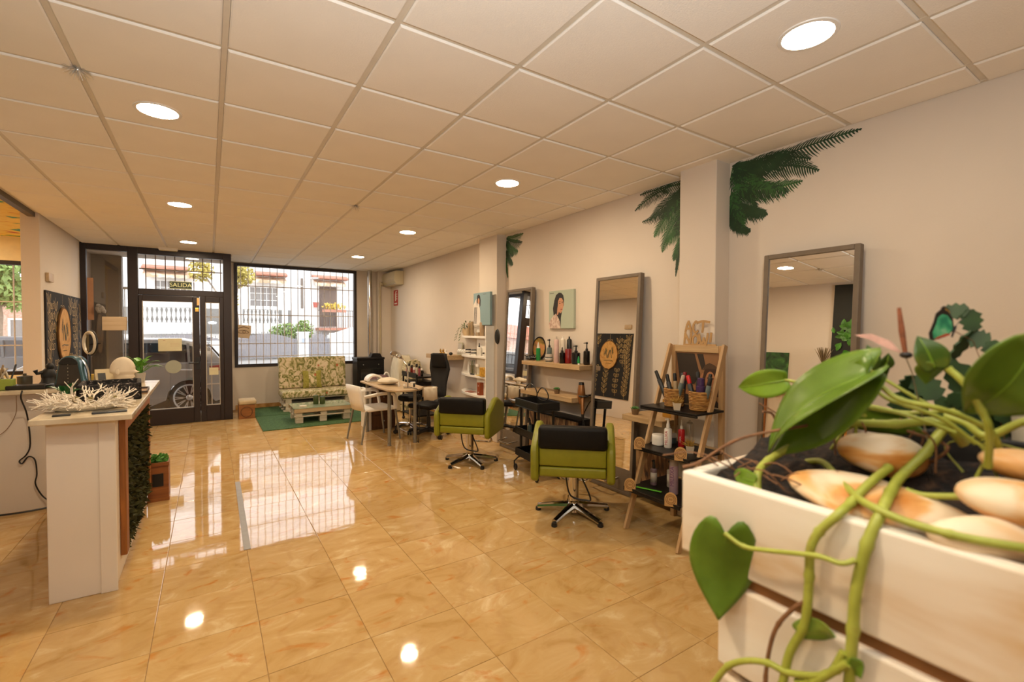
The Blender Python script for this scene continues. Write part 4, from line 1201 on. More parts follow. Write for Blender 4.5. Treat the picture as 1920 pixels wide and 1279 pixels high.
# ---- ladder shelf
t = T('ladder_shelf', 'pine A frame ladder shelf with three black shelves before the near pillar', 'shelf unit', (2.9, 2.22, 0))
tx = lambda z: 2.632 + z * .366
for y in (1.985, 2.455):
    G().bar((tx(0), y, 0), (tx(1.395), y, 1.395), .045, .022, up=(0, 1, 0)).done('front_leg', M_OAKZ, t, world=True, bev=.003, smooth=False)
for y in (2.012, 2.428):
    G().box(3.135, 3.168, y - .018, y + .018, 0, 1.39).done('rear_leg', M_OAKZ, t, world=True, bev=.003, smooth=False)
G().box(3.132, 3.166, 2.03, 2.41, 1.335, 1.388).done('top_rail', M_OAK, t, world=True, bev=.003, smooth=False)
for z in (.60, .30):
    G().box(3.137, 3.16, 2.03, 2.41, z, z + .03).done('back_rail', M_OAK, t, world=True, bev=.003, smooth=False)
for z, x in ((.925, 2.80), (.622, 2.72), (.325, 2.62)):
    g = G(); g.box(x, 3.12, 1.972, 2.472, z - .016, z); g.box(x, x + .014, 1.972, 2.472, z - .03, z - .016)
    g.done('shelf', M_BLACKW, t, world=True, bev=.003, smooth=False)
t = T('poster', 'brown toned poster of a woman in a cap held in the ladder top', 'poster', (3.15, 2.22, .93))
G().box(-.004, .004, -.19, .19, 0, .405).done('sheet', mat('brown_poster', '8a623f', .5, var=.15, scale=3), t, smooth=False)
M_PDK = mat('poster_dark', '2b221c', .5); M_PDK2 = mat('poster_skin', 'a8714c', .5, var=.1)
X = -.0045
flat(t, 'print_shape', [(-.155, .20), (-.185, .395), (-.02, .395), (.03, .23), (-.02, .16), (-.10, .15)], M_PDK, X)
flat(t, 'print_shape', [(.0, .395), (.055, .395), (.075, .31), (.045, .27)], M_PDK, X)
flat(t, 'print_shape', [(-.19, .02), (-.19, .10), (-.08, .085), (.02, .11), (.12, .10), (.19, .03), (.19, .0), (-.19, .0)], M_PDK, X - .0004)
flat(t, 'arm_print', [(-.19, .115), (-.10, .10), (.0, .16), (.05, .25), (.075, .24), (.04, .12), (-.05, .07), (-.19, .09)], M_PDK2, X - .0008)
flat(t, 'hair_print', [(.05, .09), (.05, .20), (.07, .28), (.11, .31), (.16, .29), (.19, .25), (.19, .08)], mat('poster_hair', '3a2318', .5), X - .0012)
flat(t, 'cap_print', [(.055, .27), (.07, .31), (.11, .33), (.15, .315), (.19, .285), (.14, .285), (.09, .285)], mat('poster_cap', '4a3423', .5), X - .0016)
flat(t, 'face_print', ell(.118, .19, .042, .075, 18), M_PDK2, X - .002)
for c, a, b in (((.10, .215), .012, .005), ((.137, .213), .012, .005), ((.119, .145), .015, .006), ((.119, .178), .007, .004)):
    flat(t, 'feature_print', ell(c[0], c[1], a, b, 10), mat('poster_feature', '4a1d15', .5), X - .0024)
# ACT NOW! sign cut from thin wood: brush lettering
t = T('act_now_sign', 'thin wooden ACT NOW! brush lettering standing on the ladder top', 'sign', (3.15, 2.2, 1.388))
M_PLY = mat('birch_ply', 'b08c5c', .55, var=.08)
def strokes(lines, s, th, m, nm='letter', depth=.004):
    for st in lines:
        g = G()
        for ln in st:
            pts = [(0, -u * s, v * s) for u, v in ln]
            pts = curve(pts, 4) if len(pts) > 2 else [Vector(p) for p in pts]
            for i_, (a, b) in enumerate(zip(pts[:-1], pts[1:])):
                if (b - a).length > 1e-5:
                    jx = Vector((-.0004 * (i_ % 4) - .0017 * st.index(ln), 0, 0)); a = a + jx; b = b + jx
                    e = (b - a).normalized() * th * .25
                    g.bar(a - e, b + e, depth, th, up=(1, 0, 0)) if False else g.bar(a - e, b + e, th, depth, up=(1, 0, 0))
        g.done(nm, m, t, smooth=False)
A_ = [[(-1.3, 1.05), (-1.15, 1.6), (-1.0, 1.9)], [(-1.0, 1.9), (-.85, 1.5), (-.75, 1.05)], [(-1.2, 1.3), (-.8, 1.35)]]
C_ = [[(-.2, 1.75), (-.35, 1.88), (-.55, 1.6), (-.55, 1.2), (-.35, 1.02), (-.15, 1.15)]]
T_ = [[(-.1, 1.82), (.3, 1.9), (.85, 1.82)], [(.32, 1.88), (.3, 1.45), (.25, 1.05)]]
N_ = [[(-1.4, 0), (-1.35, .5), (-1.3, .95)], [(-1.3, .95), (-1.0, .4), (-.85, .05)], [(-.85, .05), (-.8, .5), (-.72, .95)]]
O_ = [[(-.35, .85), (-.6, .6), (-.6, .2), (-.4, .02), (-.15, .25), (-.15, .65), (-.35, .85)]]
W_ = [[(-.05, .9), (.05, .4), (.15, .02)], [(.15, .02), (.3, .3), (.38, .6)], [(.38, .6), (.45, .3), (.55, .02)], [(.55, .02), (.68, .5), (.75, .95)]]
X_ = [[(1.0, .98), (.97, .6), (.93, .3)], [(.92, .1), (.93, 0)]]
strokes([A_, C_, T_, N_, O_, W_, X_], .098, .017, M_PLY)
G().box(-.004, .004, -.14, .14, .0, .012).done('base_strip', M_PLY, t, smooth=False)

# baskets of colour tubes
M_WICK = ramp_mat('woven_straw', [(.3, '6d4a22'), (.5, '94682f'), (.7, 'b48a4c')], 26, .8, 3, 0, (1, 1, 4), bump=.4)
M_DKG = C('charcoal_tube', '24272a', .35); M_VIO = C('violet_bottle', '3c2552', .3)
def basket(lb, x, y, z=.9255):
    t = T('straw_basket', lb, 'basket', (x, y, z))
    g = G(); prof = [(.066, 0)]
    for k in range(12):
        prof += [(.069 + .0005 * k, .005 + .011 * k), (.0725 + .0005 * k, .0105 + .011 * k)]
    prof += [(.073, .139), (.066, .139), (.064, .012), (0, .012)]
    g.lathe(prof, n=24); g.done('basket', M_WICK, t, ang=60)
basket('round straw basket of black bottles, left one on the ladder top shelf', 2.965, 2.285)
basket('round straw basket with the violet bottle, right one on the ladder shelf', 2.965, 2.065)
q = random.Random(4)
def tubein(lb, x, y, tilt, az, r, l, body, cap, n='bottle'):
    d = Vector((sin(tilt) * cos(az), sin(tilt) * sin(az), cos(tilt))); b = Vector((x, y, .942))
    t = T(n, lb, 'bottle', b, 0, 'bottles in the straw baskets')
    G().tube([(0, 0, 0), tuple(d * l * .72), tuple(d * l * .75)], [r, r, r * .75], 12).done('body', body, t)
    G().tube([tuple(d * l * .75), tuple(d * l * .97), tuple(d * l)], [r * .8, r * .78, r * .6], 12).done('cap', cap, t)
ps = [('black bottle leaning out far left of the left basket', 2.95, 2.325, .42, 1.75, .017, .27, M_DKG, M_BLK), ('dark bottle with black spout in the left basket middle', 2.975, 2.305, .22, 1.8, .017, .23, M_DKG, M_BLK),
      ('pale capped bottle upright in the left basket', 2.99, 2.28, .08, 2.0, .018, .235, M_BEIGE, M_BLK), ('charcoal bottle upright at the left basket back', 3.0, 2.255, .06, -1.2, .018, .24, M_DKG, M_DKG),
      ('maroon capped bottle in the left basket', 3.0, 2.245, .12, -1.6, .018, .25, M_DKG, M_RED), ('slate bottle leaning right in the left basket', 2.945, 2.25, .25, -1.5, .018, .235, M_TEAL, M_PGREY),
      ('bottle with bright red cap leaning left in the right basket', 2.94, 2.085, .25, 1.65, .018, .24, M_DKG, M_BRED), ('dark bottle behind the violet one in the right basket', 2.995, 2.09, .08, 1.2, .018, .26, M_DKG, M_BLK),
      ('thick violet bottle in the right basket', 2.955, 2.055, .03, 0, .031, .22, M_VIO, M_VIO), ('slate bottle leaning right in the right basket', 2.955, 2.025, .22, -1.5, .017, .235, M_TEAL, M_BLK), ('black bottle at the right basket back', 3.0, 2.04, .12, -1.0, .017, .25, M_DKG, M_BLK)]
for p in ps:
    tubein(*p)
M_DRY = mat('dried_ochre_grass', 'a8853c', .7, var=.3, scale=40)
M_WPOT = mat('white_square_pot', 'c8bca6', .5, var=.04)
succulent('small white square pot of dried ochre grass on the ladder top shelf', (2.84, 2.165, .9255), 1.05, M_DRY, M_WPOT, None, True)
succulent('small white square pot of dried grass on the middle ladder shelf', (2.885, 2.085, .6225), 1.05, M_DRY, M_WPOT, None, True)
bottle('jar', 'white lidded cream jar on the middle ladder shelf', (2.895, 2.375, .6225), .046, .08, M_WHITEP, M_WHITEP, 'jar')
tw = bottle('bottle', 'white spray bottle with red lettering on the middle ladder shelf', (2.885, 2.275, .6225), .0285, .222, M_WHITEP, M_WHITEP, 'spray')
tr = bottle('bottle', 'bright red tube with white cap on the middle ladder shelf', (2.99, 2.235, .6225), .025, .205, M_BRED, M_WHITEP, 'dropper')
bottle('jar', 'grey glass jar behind the white spray bottle', (3.03, 2.345, .6225), .03, .075, M_TEAL, M_PGREY, 'jar')
bottle('bottle', 'tall clear bottle with grey cap on the middle ladder shelf', (3.02, 2.185, .6225), .03, .205, M_CLEAR, M_PGREY, 'can')
bottle('bottle', 'mauve bottle with black spray top on the lowest ladder shelf', (2.835, 2.365, .3255), .025, .192, C('mauve_bottle', '7f6a70', .35), M_BLK, 'spray', M_PGREY)
bottle('bottle', 'grey bottle with black spray top behind the lilac can', (2.90, 2.265, .3255), .024, .20, M_PGREY, M_BLK, 'spray', M_WLAB)
tl = bottle('spray_can', 'tall lilac capped spray can on the lowest ladder shelf', (2.80, 2.155, .3255), .0315, .27, M_LILAC, C('taupe_cap', '8d8078', .4), 'capcan')
M_PINKL = mat('pink_red_lettering', 'b04058', .5); M_LILL = mat('violet_lettering', '6d4a74', .5)
def sidetext(t, s, r, m, size, z):
    a = radians(213)
    text('lettering', s, size, m, t, (r * cos(a), r * sin(a), z), (0, -pi / 2, a - pi) if False else Matrix(((0, -sin(a) * -1, cos(a)), (0, cos(a) * -1, sin(a)), (1, 0, 0))).to_euler(), .0008)
sidetext(tw, 'MILUXA', .0285, M_PINKL, .030, .075); sidetext(tr, 'NXA', .0255, M_WLAB, .022, .06); sidetext(tl, 'MILUXA', .0315, M_LILL, .040, .13)
# wooden half round tags on the shelf edges
M_TAGW = mat('laser_cut_ply', 'b58d56', .55, var=.06); M_ENGR = mat('engraved_brown', '5e3d1e', .7)
for (x, y, z, lb) in ((2.714, 2.40, .604, 'left wooden half round tag on the middle ladder shelf edge'), (2.714, 2.035, .604, 'right wooden half round tag on the middle ladder shelf edge'),
                  (2.614, 2.40, .307, 'left wooden half round tag on the lowest ladder shelf edge'), (2.614, 2.035, .307, 'right wooden half round tag on the lowest ladder shelf edge')):
    t = T('wooden_tag', lb, 'tag', (x, y, z), 0, 'wooden tags on the ladder shelves'); t.rotation_euler = (0, .10, .55)
    pts = [(.040, 0), (.041, .05)] + [(.041 * cos(a), .05 + .045 * sin(a)) for a in [pi * k / 14 for k in range(1, 14)]] + [(-.041, .05), (-.040, 0)]
    G().prism(pts, -.004, 0, ax='x').done('disc', M_TAGW, t, smooth=False)
    g = G()
    for rr in (.033, .022):
        P = [(-.0045, rr * cos(a), .047 + rr * sin(a)) for a in [2 * pi * k / 24 for k in range(25)]]
        for a, b in zip(P[:-1], P[1:]):
            g.bar(a, b, .0025, .001, up=(1, 0, 0))
    for k in range(18):
        a = 2 * pi * k / 18
        g.bar((-.0045, .025 * cos(a), .047 + .025 * sin(a)), (-.0045, .030 * cos(a), .047 + .030 * sin(a)), .002, .001, up=(1, 0, 0))
    for u in (-.008, 0, .008):
        g.bar((-.0045, u, .041), (-.0045, u, .053), .003, .001, up=(1, 0, 0))
    g.done('engraving', M_ENGR, t, smooth=False)
o = G().obox((0, 0, .004), (.022, .19, .006), (0, 0, 0)).done('green_tag_strip', C('bright_green_plastic', '4fa01c', .4), bev=.002); o.location = (2.705, 2.30, .327); o.rotation_euler = (0, .06, .35); tag(o, 'bright green plastic strip lying on the lowest ladder shelf', 'strip')
o = G().box(-.05, .05, -.06, .06, 0, .15).done('yellow_box', C('mustard_carton', 'b07f22', .5), bev=.003); o.location = (3.22, 2.50, .7825); tag(o, 'mustard yellow carton behind the ladder on the low shelf', 'box')
o = G().lathe([(.05, 0), (.055, .02), (.055, .045), (.0, .045)], n=16).done('under_shelf_puck', M_BLK); o.location = (3.0, 2.2, .862); tag(o, 'black round fitting hanging under the top ladder shelf', 'fitting')

# ---- green styling chairs
def salon_chair(lb, loc, rz):
    """faces +y in its own frame"""
    t = T('styling_chair', lb, 'chair', loc, rz, 'lime green hydraulic styling chairs')
    g = G()
    for k in range(5):
        a = radians(27 + 72 * k); c, s = cos(a), sin(a)
        g.tube([(.03 * c, .03 * s, .075), (.15 * c, .15 * s, .06), (.30 * c, .30 * s, .035)], [.036, .028, .023], 10)
    g.lathe([(.0, .03), (.06, .035), (.055, .09), (.04, .11), (0, .11)], n=20)
    g.done('star_base', M_CHROME, t)
    g = G()
    for k in range(5):
        a = radians(27 + 72 * k); g.lathe([(.02, 0), (.024, .006), (.02, .03), (0, .034)], (.30 * cos(a), .30 * sin(a), 0), 10)
    g.done('glides', M_BLK, t)
    G().lathe([(.045, .10), (.045, .115), (.040, .12), (.040, .36), (.07, .37), (.07, .38), (0, .38)], n=22).done('hydraulic_column', M_CHROME, t)
    g = G(); g.tube(curve([(-.05, -.12, .37), (-.055, -.14, .35), (-.02, -.13, .20), (.10, -.13, .17), (.135, -.13, .19), (.06, -.12, .36)], 4), .007, 6); g.done('pump_lever', M_BLK, t)
    g = G(); g.tube(curve([(-.12, .2, .33), (-.13, .42, .16), (0, .46, .14), (.13, .42, .16), (.12, .2, .33)], 5), .012, 8); g.done('footrest', M_CHROME, t)
    G().rbox(-.27, .27, -.24, .30, .38, .50, .035).done('seat', M_BLACKL, t)
    # back: lime lower shell in two panels, black upper pad
    g = G(); g.rbox(-.285, .285, -.285, -.215, .468, .64, .016, 0, 3); g.rbox(-.285, .285, -.285, -.21, .385, .463, .018, 0, 3); g.done('back_shell', M_LIME, t)
    g = G(); g.rbox(-.292, .292, -.31, -.20, .60, .775, .03, 0, 4); g.done('back_pad', M_BLACKL, t).location = (0, 0, 0)
    G().rbox(-.27, .27, -.215, -.15, .5, .76, .03).done('inner_back_cushion', M_BLACKL, t)
    for s in (-1, 1):
        prof = [(-.30, .36), (-.305, .58), (-.285, .62), (-.02, .745), (.06, .75), (.30, .66), (.335, .60), (.30, .36), (.27, .345), (-.27, .345)]
        g = G(); a, b = (.288, .358) if s > 0 else (-.358, -.288)
        g.prism(prof, a, b, ax='x')
        g.done('armrest', M_LIME, t, bev=.022, ang=50)
    for c in t.children:
        if c.name.split('.')[0] in ('seat', 'back_shell', 'back_pad', 'inner_back_cushion', 'armrest'):
            c.scale = (.89, 1, 1)
    return t
salon_chair('lime green and black styling chair nearest the ladder shelf', (2.48, 2.88, 0), -radians(43))
salon_chair('lime green and black styling chair farther away beside the far pillar', (2.47, 4.66, 0), -radians(47))

# ---- black plastic trolley
t = T('trolley', 'black three tier salon trolley between the two green chairs', 'trolley', (2.85, 3.9, 0), -.12); t.scale = (.86, .86, .99)
for z0, z1 in ((.70, .79), (.40, .48), (.17, .25)):
    g = G(); a, b, w = .15, .285, .01
    g.box(-a, a, -b, b, z0, z0 + .012); g.box(-a, -a + w, -b, b, z0 + .012, z1); g.box(a - w, a, -b, b, z0 + .012, z1); g.box(-a + w, a - w, -b, -b + w, z0 + .012, z1); g.box(-a + w, a - w, b - w, b, z0 + .012, z1)
    g.done('tray', M_BLK, t, smooth=False, bev=.004)
for sx in (-1, 1):
    for sy in (-1, 1):
        for z0, z1 in ((.25, .40), (.48, .70)):
            G().cyl((sx * .10, sy * .22, z0), (sx * .10, sy * .22, z1), .017, n=10).done('post', M_BLK, t)
        g = G(); g.lathe([(0, -.014), (.03, -.014), (.036, -.008), (.036, .008), (.03, .014), (0, .014)], n=16)
        g.v = [(sx * .15 + c, sy * .27 + a, .037 + b) for a, b, c in g.v]
        g.tube([(sx * .1, sy * .2, .175), (sx * .13, sy * .25, .14), (sx * .165, sy * .275, .10), (sx * .165, sy * .27, .037)], .009, 6)
        g.done('caster', M_BLK, t)
o = None
g = G(); q = random.Random(2)
for k, (x, y, c) in enumerate(((2.83, 3.80, M_WHITEP), (2.88, 3.93, M_DKG), (2.85, 4.03, M_BEIGE), (2.80, 3.95, M_TEAL))):
    bottle('bottle', 'small bottle on the trolley middle tray, ' + ('white one', 'black one', 'brown one', 'slate one')[k], (x, y, .413), .024, .16, c, M_BLK, 'spray', None, 'bottles on the trolley')
for k, (p, r) in enumerate((((2.86, 4.02, .77), .11), ((2.90, 3.86, .76), .09))):
    P = [(p[0] + .01 * sin(2 * a), p[1] + r * cos(a), p[2] + .06 + r * .75 * (sin(a) + .3)) for a in [2 * pi * j / 22 for j in range(15 + 5 * k)]]
    o = G().tube(P, .006, 6).done('cable_loop', M_BLK); tag(o, ('large', 'small')[k] + ' loop of black cable standing up out of the trolley', 'cable')
o = G().rbox(-.03, .03, -.09, .09, 0, .035, .012).done('hair_clipper', M_BLK); o.location = (2.86, 3.78, .7125); tag(o, 'black hair clipper lying in the trolley top tray', 'clipper')
# ============================================================= WAITING CORNER
M_GRASS = ramp_mat('artificial_grass', [(.35, '2c4a28'), (.65, '48693c')], 60, .95, 3, bump=.5)
o = G().box(.655, 2.55, 7.75, 9.08, .001, .010).done('green_rug', M_GRASS, smooth=False, loc=(1.6, 8.4, .001)); tag(o, 'front strip of green artificial grass rug under the pallet coffee table', 'rug')
o = G().box(.645, 2.55, 9.085, 10.12, .001, .013).done('green_rug', M_GRASS, smooth=False, loc=(1.6, 9.6, .001)); tag(o, 'back strip of green artificial grass rug under the pallet sofa', 'rug')
M_PALLET = wood('white_painted_pallet', 'b3a894', 'd3c9b6', 8, 'x', .7)
def pallet(t, x0, x1, y0, y1, z0, nb=5, h=.115, top=True):
    """deck boards on blocks and bottom boards"""
    w = (y1 - y0)
    for k in range(nb if top else 0):
        a = y0 + w * k / nb + .006; b = y0 + w * (k + 1) / nb - .006
        G().box(x0, x1, a, b, z0 + h - .02, z0 + h).done('deck_board', M_PALLET, t, world=True, smooth=False, bev=.003)
    for i in range(3):
        cx = x0 + (x1 - x0) * (.07 + .43 * i)
        for j in range(3):
            cy = y0 + w * (.09 + .41 * j)
            G().box(cx - .05, cx + .05, cy - .05, cy + .05, z0 + .02, z0 + h - .02).done('block', M_PALLET, t, world=True, smooth=False, bev=.003)
    for j in range(3):
        cy = y0 + w * (.09 + .41 * j)
        G().box(x0, x1, cy - .05, cy + .05, z0, z0 + .02).done('bottom_board', M_PALLET, t, world=True, smooth=False, bev=.003)
def floral():
    m = bpy.data.materials.new('floral_fabric'); m.use_nodes = True
    N, L = nodes_of(m); p = N['Principled BSDF']; p.inputs['Roughness'].default_value = .9
    tc = N.new('ShaderNodeTexCoord'); mp = N.new('ShaderNodeMapping'); L.new(tc.outputs['Object'], mp.inputs[0])
    mp.inputs['Scale'].default_value = (1, 1, .85)
    n1 = N.new('ShaderNodeTexNoise'); n1.inputs['Scale'].default_value = 9; n1.inputs['Detail'].default_value = 2; n1.inputs['Distortion'].default_value = 2.2
    L.new(mp.outputs[0], n1.inputs['Vector'])
    r = N.new('ShaderNodeValToRGB'); e = r.color_ramp.elements; e.new(.5); e.new(.6)
    for k, (pos, c) in enumerate([(.36, '6b6a3c'), (.46, '9a9560'), (.53, 'c6b796'), (.66, 'd8c8ad')]):
        e[k].position = pos; e[k].color = (*lin(c), 1)
    L.new(n1.outputs[0], r.inputs[0])
    v = N.new('ShaderNodeTexVoronoi'); v.inputs['Scale'].default_value = 5.2; L.new(mp.outputs[0], v.inputs['Vector'])
    r2 = N.new('ShaderNodeValToRGB'); r2.color_ramp.elements[0].position = .10; r2.color_ramp.elements[0].color = (1, 1, 1, 1); r2.color_ramp.elements[1].position = .15; r2.color_ramp.elements[1].color = (0, 0, 0, 1)
    L.new(v.outputs['Distance'], r2.inputs[0])
    mx = N.new('ShaderNodeMix'); mx.data_type = 'RGBA'; L.new(r2.outputs[0], mx.inputs[0]); L.new(r.outputs[0], mx.inputs[6]); mx.inputs[7].default_value = (*lin('b0623f'), 1)
    L.new(mx.outputs[2], p.inputs['Base Color'])
    return m
M_FLORAL = floral()
t = T('pallet_sofa', 'white pallet sofa with floral cushions under the shop window', 'sofa', (1.72, 9.6, .013))
pallet(t, 1.12, 2.34, 9.3, 10.0, .0135, 5, .12); pallet(t, 1.12, 2.34, 9.3, 10.0, .134, 5, .12)
G().rbox(1.10, 2.36, 9.27, 9.92, .256, .375, .03).done('seat_cushion', M_FLORAL, t, world=True)
g = G(Matrix.Translation((1.715, 9.86, .38)) @ Matrix.Rotation(-.08, 4, 'X')); g.rbox(-.61, .62, -.06, .07, 0, .60, .025); g.done('back_cushion', M_FLORAL, t, world=True)
for k, x in enumerate((1.2, 1.7, 2.25)):
    G().box(x - .045, x + .045, 9.95, 10.0, .256, .85).done('back_post', M_PALLET, t, world=True, smooth=False, bev=.003)
M_OLIVE = ramp_mat('olive_scatter_fabric', [(.4, '8a8438'), (.6, '9d9648')], 40, .9, 2)
t = T('scatter_cushion', 'square olive green cushion with floral middle leaning on the sofa back', 'cushion', (1.68, 9.70, .378)); t.rotation_euler = (-.18, 0, 0)
def pillow(w):
    g = G(); n = 10; vs = []; fs = []
    for s in (-1, 1):
        for i in range(n + 1):
            for j in range(n + 1):
                u, v = i / n * 2 - 1, j / n * 2 - 1
                k = (1 - abs(u) ** 2.2) * (1 - abs(v) ** 2.2)
                pin = 1 - .06 * (abs(u) * abs(v)) ** .5 * 0 - .05 * (1 - max(abs(u), abs(v)) ** 8) * 0
                vs.append((u * w / 2 * (1 - .06 * (1 - v * v) * abs(u) ** 4), s * .055 * k ** .6, w / 2 + v * w / 2 * (1 - .06 * (1 - u * u) * abs(v) ** 4)))
    for s in (0, 1):
        o = s * (n + 1) ** 2
        for i in range(n):
            for j in range(n):
                q = (o + i * (n + 1) + j, o + (i + 1) * (n + 1) + j, o + (i + 1) * (n + 1) + j + 1, o + i * (n + 1) + j + 1)
                fs.append(q if s else q[::-1])
    return g.add(vs, fs)
pillow(.345).done('cover', M_OLIVE, t, ang=80)
g = pillow(.345); g.f = [f for f in g.f if all(abs(g.v[i][0]) < .075 for i in f) and all(g.v[i][1] <= 0 for i in f)]
g.v = [(x, y - .003, z) for x, y, z in g.v]; g.done('floral_panel', M_FLORAL, t)

t = T('pallet_coffee_table', 'low white pallet coffee table with glass top on the green rug', 'coffee table', (1.55, 8.35, .0105))
pallet(t, 1.13, 2.0, 8.05, 8.68, .108, 6, .135)
for x in (1.20, 1.56, 1.93):
    for y in (8.12, 8.62):
        G().box(x - .055, x + .055, y - .05, y + .05, .0108, .108).done('foot_block', M_PALLET, t, world=True, smooth=False, bev=.003)
for y in (8.045, 8.684):
    G().box(1.12, 2.01, y - .008, y + .008, .18, .244).done('apron', wood('bare_pallet_edge', 'ad9674', 'c4ad88', 8, 'x'), t, world=True, smooth=False, bev=.002)
G().box(1.115, 2.015, 8.035, 8.695, .2445, .2525).done('glass_top', mat('pale_green_glass', '8b9a86', .06, var=.02), t, world=True, smooth=False, bev=.002)
M_CAND = mat('moss_green_candle', '3d4a1c', .5, var=.15)
for x, y, h, lb in ((1.50, 8.38, .15, 'taller dark green candle on the coffee table'), (1.60, 8.35, .125, 'shorter dark green candle on the coffee table')):
    t = T('candle', lb, 'candle', (x, y, .253))
    G().lathe([(.04, 0), (.042, .004), (.042, h - .012), (.034, h), (.018, h - .006), (0, h - .006)], n=18).done('wax', M_CAND, t); G().cyl((0, 0, h - .006), (.002, 0, h + .008), .0015, n=5).done('wick', M_BLK, t)
o = G().box(-.05, .05, -.03, .03, 0, .03).done('card_box', mat('white_card', 'd8cfba', .6), bev=.002); o.location = (1.265, 8.14, .253); tag(o, 'small white card box on the coffee table corner', 'box')
t = T('storage_box_seat', 'brown wooden box seat with a pale cushion beside the exit door', 'box seat', (.52, 9.2, .0))
M_BOXW = wood('brown_box_wood', '7a4a20', '98622f', 6, 'x')
G().box(.405, .645, 9.03, 9.38, 0, .235).done('box', M_BOXW, t, world=True, smooth=False, bev=.004)
g = G(); P = [(.52 + .085 * cos(a), 9.027, .115 + .085 * sin(a)) for a in [2 * pi * k / 28 for k in range(29)]]; g.tube(P, .005, 5); g.done('carved_ring', mat('dark_brown_inlay', '5a3414', .5), t, world=True)
G().rbox(.404, .67, 9.02, 9.40, .236, .31, .025).done('cushion', mat('pale_linen', 'b8a585', .9, var=.1), t, world=True)

# stove and flue
t = T('pellet_stove', 'black pellet stove standing in the corner beside the shop window', 'stove', (2.79, 9.75, 0))
g = G(); g.box(2.50, 3.05, 9.56, 9.93, .03, .90); g.box(2.49, 3.06, 9.545, 9.94, .90, .945); g.box(2.53, 3.02, 9.6, 9.9, 0, .03); g.done('body', M_BLACKW, t, world=True, smooth=False, bev=.008)
G().box(2.56, 2.99, 9.545, 9.56, .30, .72).done('door', mat('stove_glass_door', '0c0b0b', .1), t, world=True, smooth=False, bev=.006)
for x in (2.62, 2.93):
    G().sph((x, 9.545, .80), (.012, .012, .012), 8, 6).done('knob', M_STEEL, t, world=True)
g = G(); g.prism([(2.80, .945), (3.04, .945), (3.0, 1.02), (2.84, 1.02)], 9.66, 9.84, ax='y'); g.done('flue_collar', M_BLACKW, t, world=True, smooth=False, bev=.004)
o = G().tube([(2.87, 9.95, .95), (2.87, 9.95, 1.6), (2.87, 9.95, 1.61), (2.87, 9.95, 2.2), (2.87, 9.95, 2.21), (2.87, 9.95, 2.775)], [.045, .045, .047, .047, .045, .045], 20).done('flue_pipe', M_CHROME); tag(o, 'shiny chrome flue pipe rising from the black stove to the ceiling', 'pipe')

# ---- manicure corner
M_TTOP = wood('beige_table_top', 'a98f6c', 'bda582', 4, 'y', .35); M_GMET = mat('grey_metal_leg', '8a8880', .35, .5, var=.05)
t = T('manicure_table', 'beige manicure table on grey metal legs between the white and black chairs', 'table', (2.14, 6.3, 0))
pl = [(1.87, 5.95), (1.88, 5.75), (1.95, 5.62), (2.12, 5.58), (2.28, 5.66), (2.40, 5.85), (2.40, 6.95), (2.36, 7.05), (1.92, 7.05), (1.87, 7.0)]
G().prism(pl, .728, .75).done('table_top', M_TTOP, t, world=True, bev=.004, smooth=False)
for x, y in ((1.95, 5.91), (2.30, 5.91), (1.95, 6.92), (2.30, 6.92)):
    G().tube([(x, y, 0), (x, y, .012), (x, y, .012), (x, y, .728)], [.026, .026, .022, .022], 14).done('leg', M_GMET, t, world=True)
G().box(1.94, 2.31, 5.9, 5.92, .69, .726).done('under_rail', M_GMET, t, world=True, smooth=False)
G().tube([(2.39, 5.92, .715), (2.63, 5.92, .715), (2.63, 6.10, .715), (2.39, 6.10, .715)], .008, 8).done('towel_rail', M_CHROME, t, world=True)
M_TOWEL = mat('cream_towel', 'd8ccb6', .95, var=.06, bump=.5, bscale=150)
g = G(); n = 10
vs = []; fs = []
prof = [(.022, .60), (.020, .66), (.016, .71), (0, .727), (-.016, .71), (-.022, .66), (-.026, .55)]
for i in range(n + 1):
    y = 2.42 + .20 * i / n
    for k, (x, z) in enumerate(prof):
        vs.append((y, 5.92 + x + .005 * sin(i * 1.4) * (1 if k > 3 else -1), z + (.008 * sin(i * .8) if k in (0, 6) else 0)))
m_ = len(prof)
for i in range(n):
    for k in range(m_ - 1):
        fs.append((i * m_ + k, i * m_ + k + 1, (i + 1) * m_ + k + 1, (i + 1) * m_ + k))
o = g.add(vs, fs).done('towel', M_TOWEL, solid=.008, loc=(2.52, 5.92, .72)); tag(o, 'cream towel hanging over the rail at the manicure table end', 'towel')
t = T('uv_nail_lamp', 'white arched nail lamp on the far end of the manicure table', 'nail lamp', (2.03, 6.86, .751))
g = G(); A = [(.12 * cos(a), .005 + .10 * sin(a)) for a in [pi * k / 14 for k in range(15)]]; B = [(.085 * cos(a), .005 + .07 * sin(a)) for a in [pi * k / 14 for k in range(14, -1, -1)]]
g.prism(A + B, -.09, .09, ax='y'); g.done('housing', M_WHITEP, t, bev=.006, ang=50)
G().box(-.11, .11, -.09, .09, 0, .012).done('base_plate', M_PGREY, t, smooth=False)
o = G().sph((0, 0, .04), (.13, .17, .045), 18, 10, warp=lambda x, y, z: (x * (1 + .08 * sin(5 * y)), y, z * (1 + .15 * sin(4 * x + 3 * y)))).done('hand_rest_towel', M_TOWEL); o.location = (2.08, 6.35, .757); o.rotation_euler = (0, 0, .3); tag(o, 'plump folded cream towel rest in the middle of the manicure table', 'towel')
t = T('desk_lamp', 'chrome jointed desk lamp with faceted head on the manicure table', 'lamp', (2.16, 5.80, .7505))
G().lathe([(.05, 0), (.052, .008), (.04, .014), (0, .014)], n=18).done('base', M_CHROME, t)
G().tube([(0, 0, .014), (.01, .02, .20), (0, .05, .30), (-.02, .22, .42)], .009, 8).done('arm', M_CHROME, t)
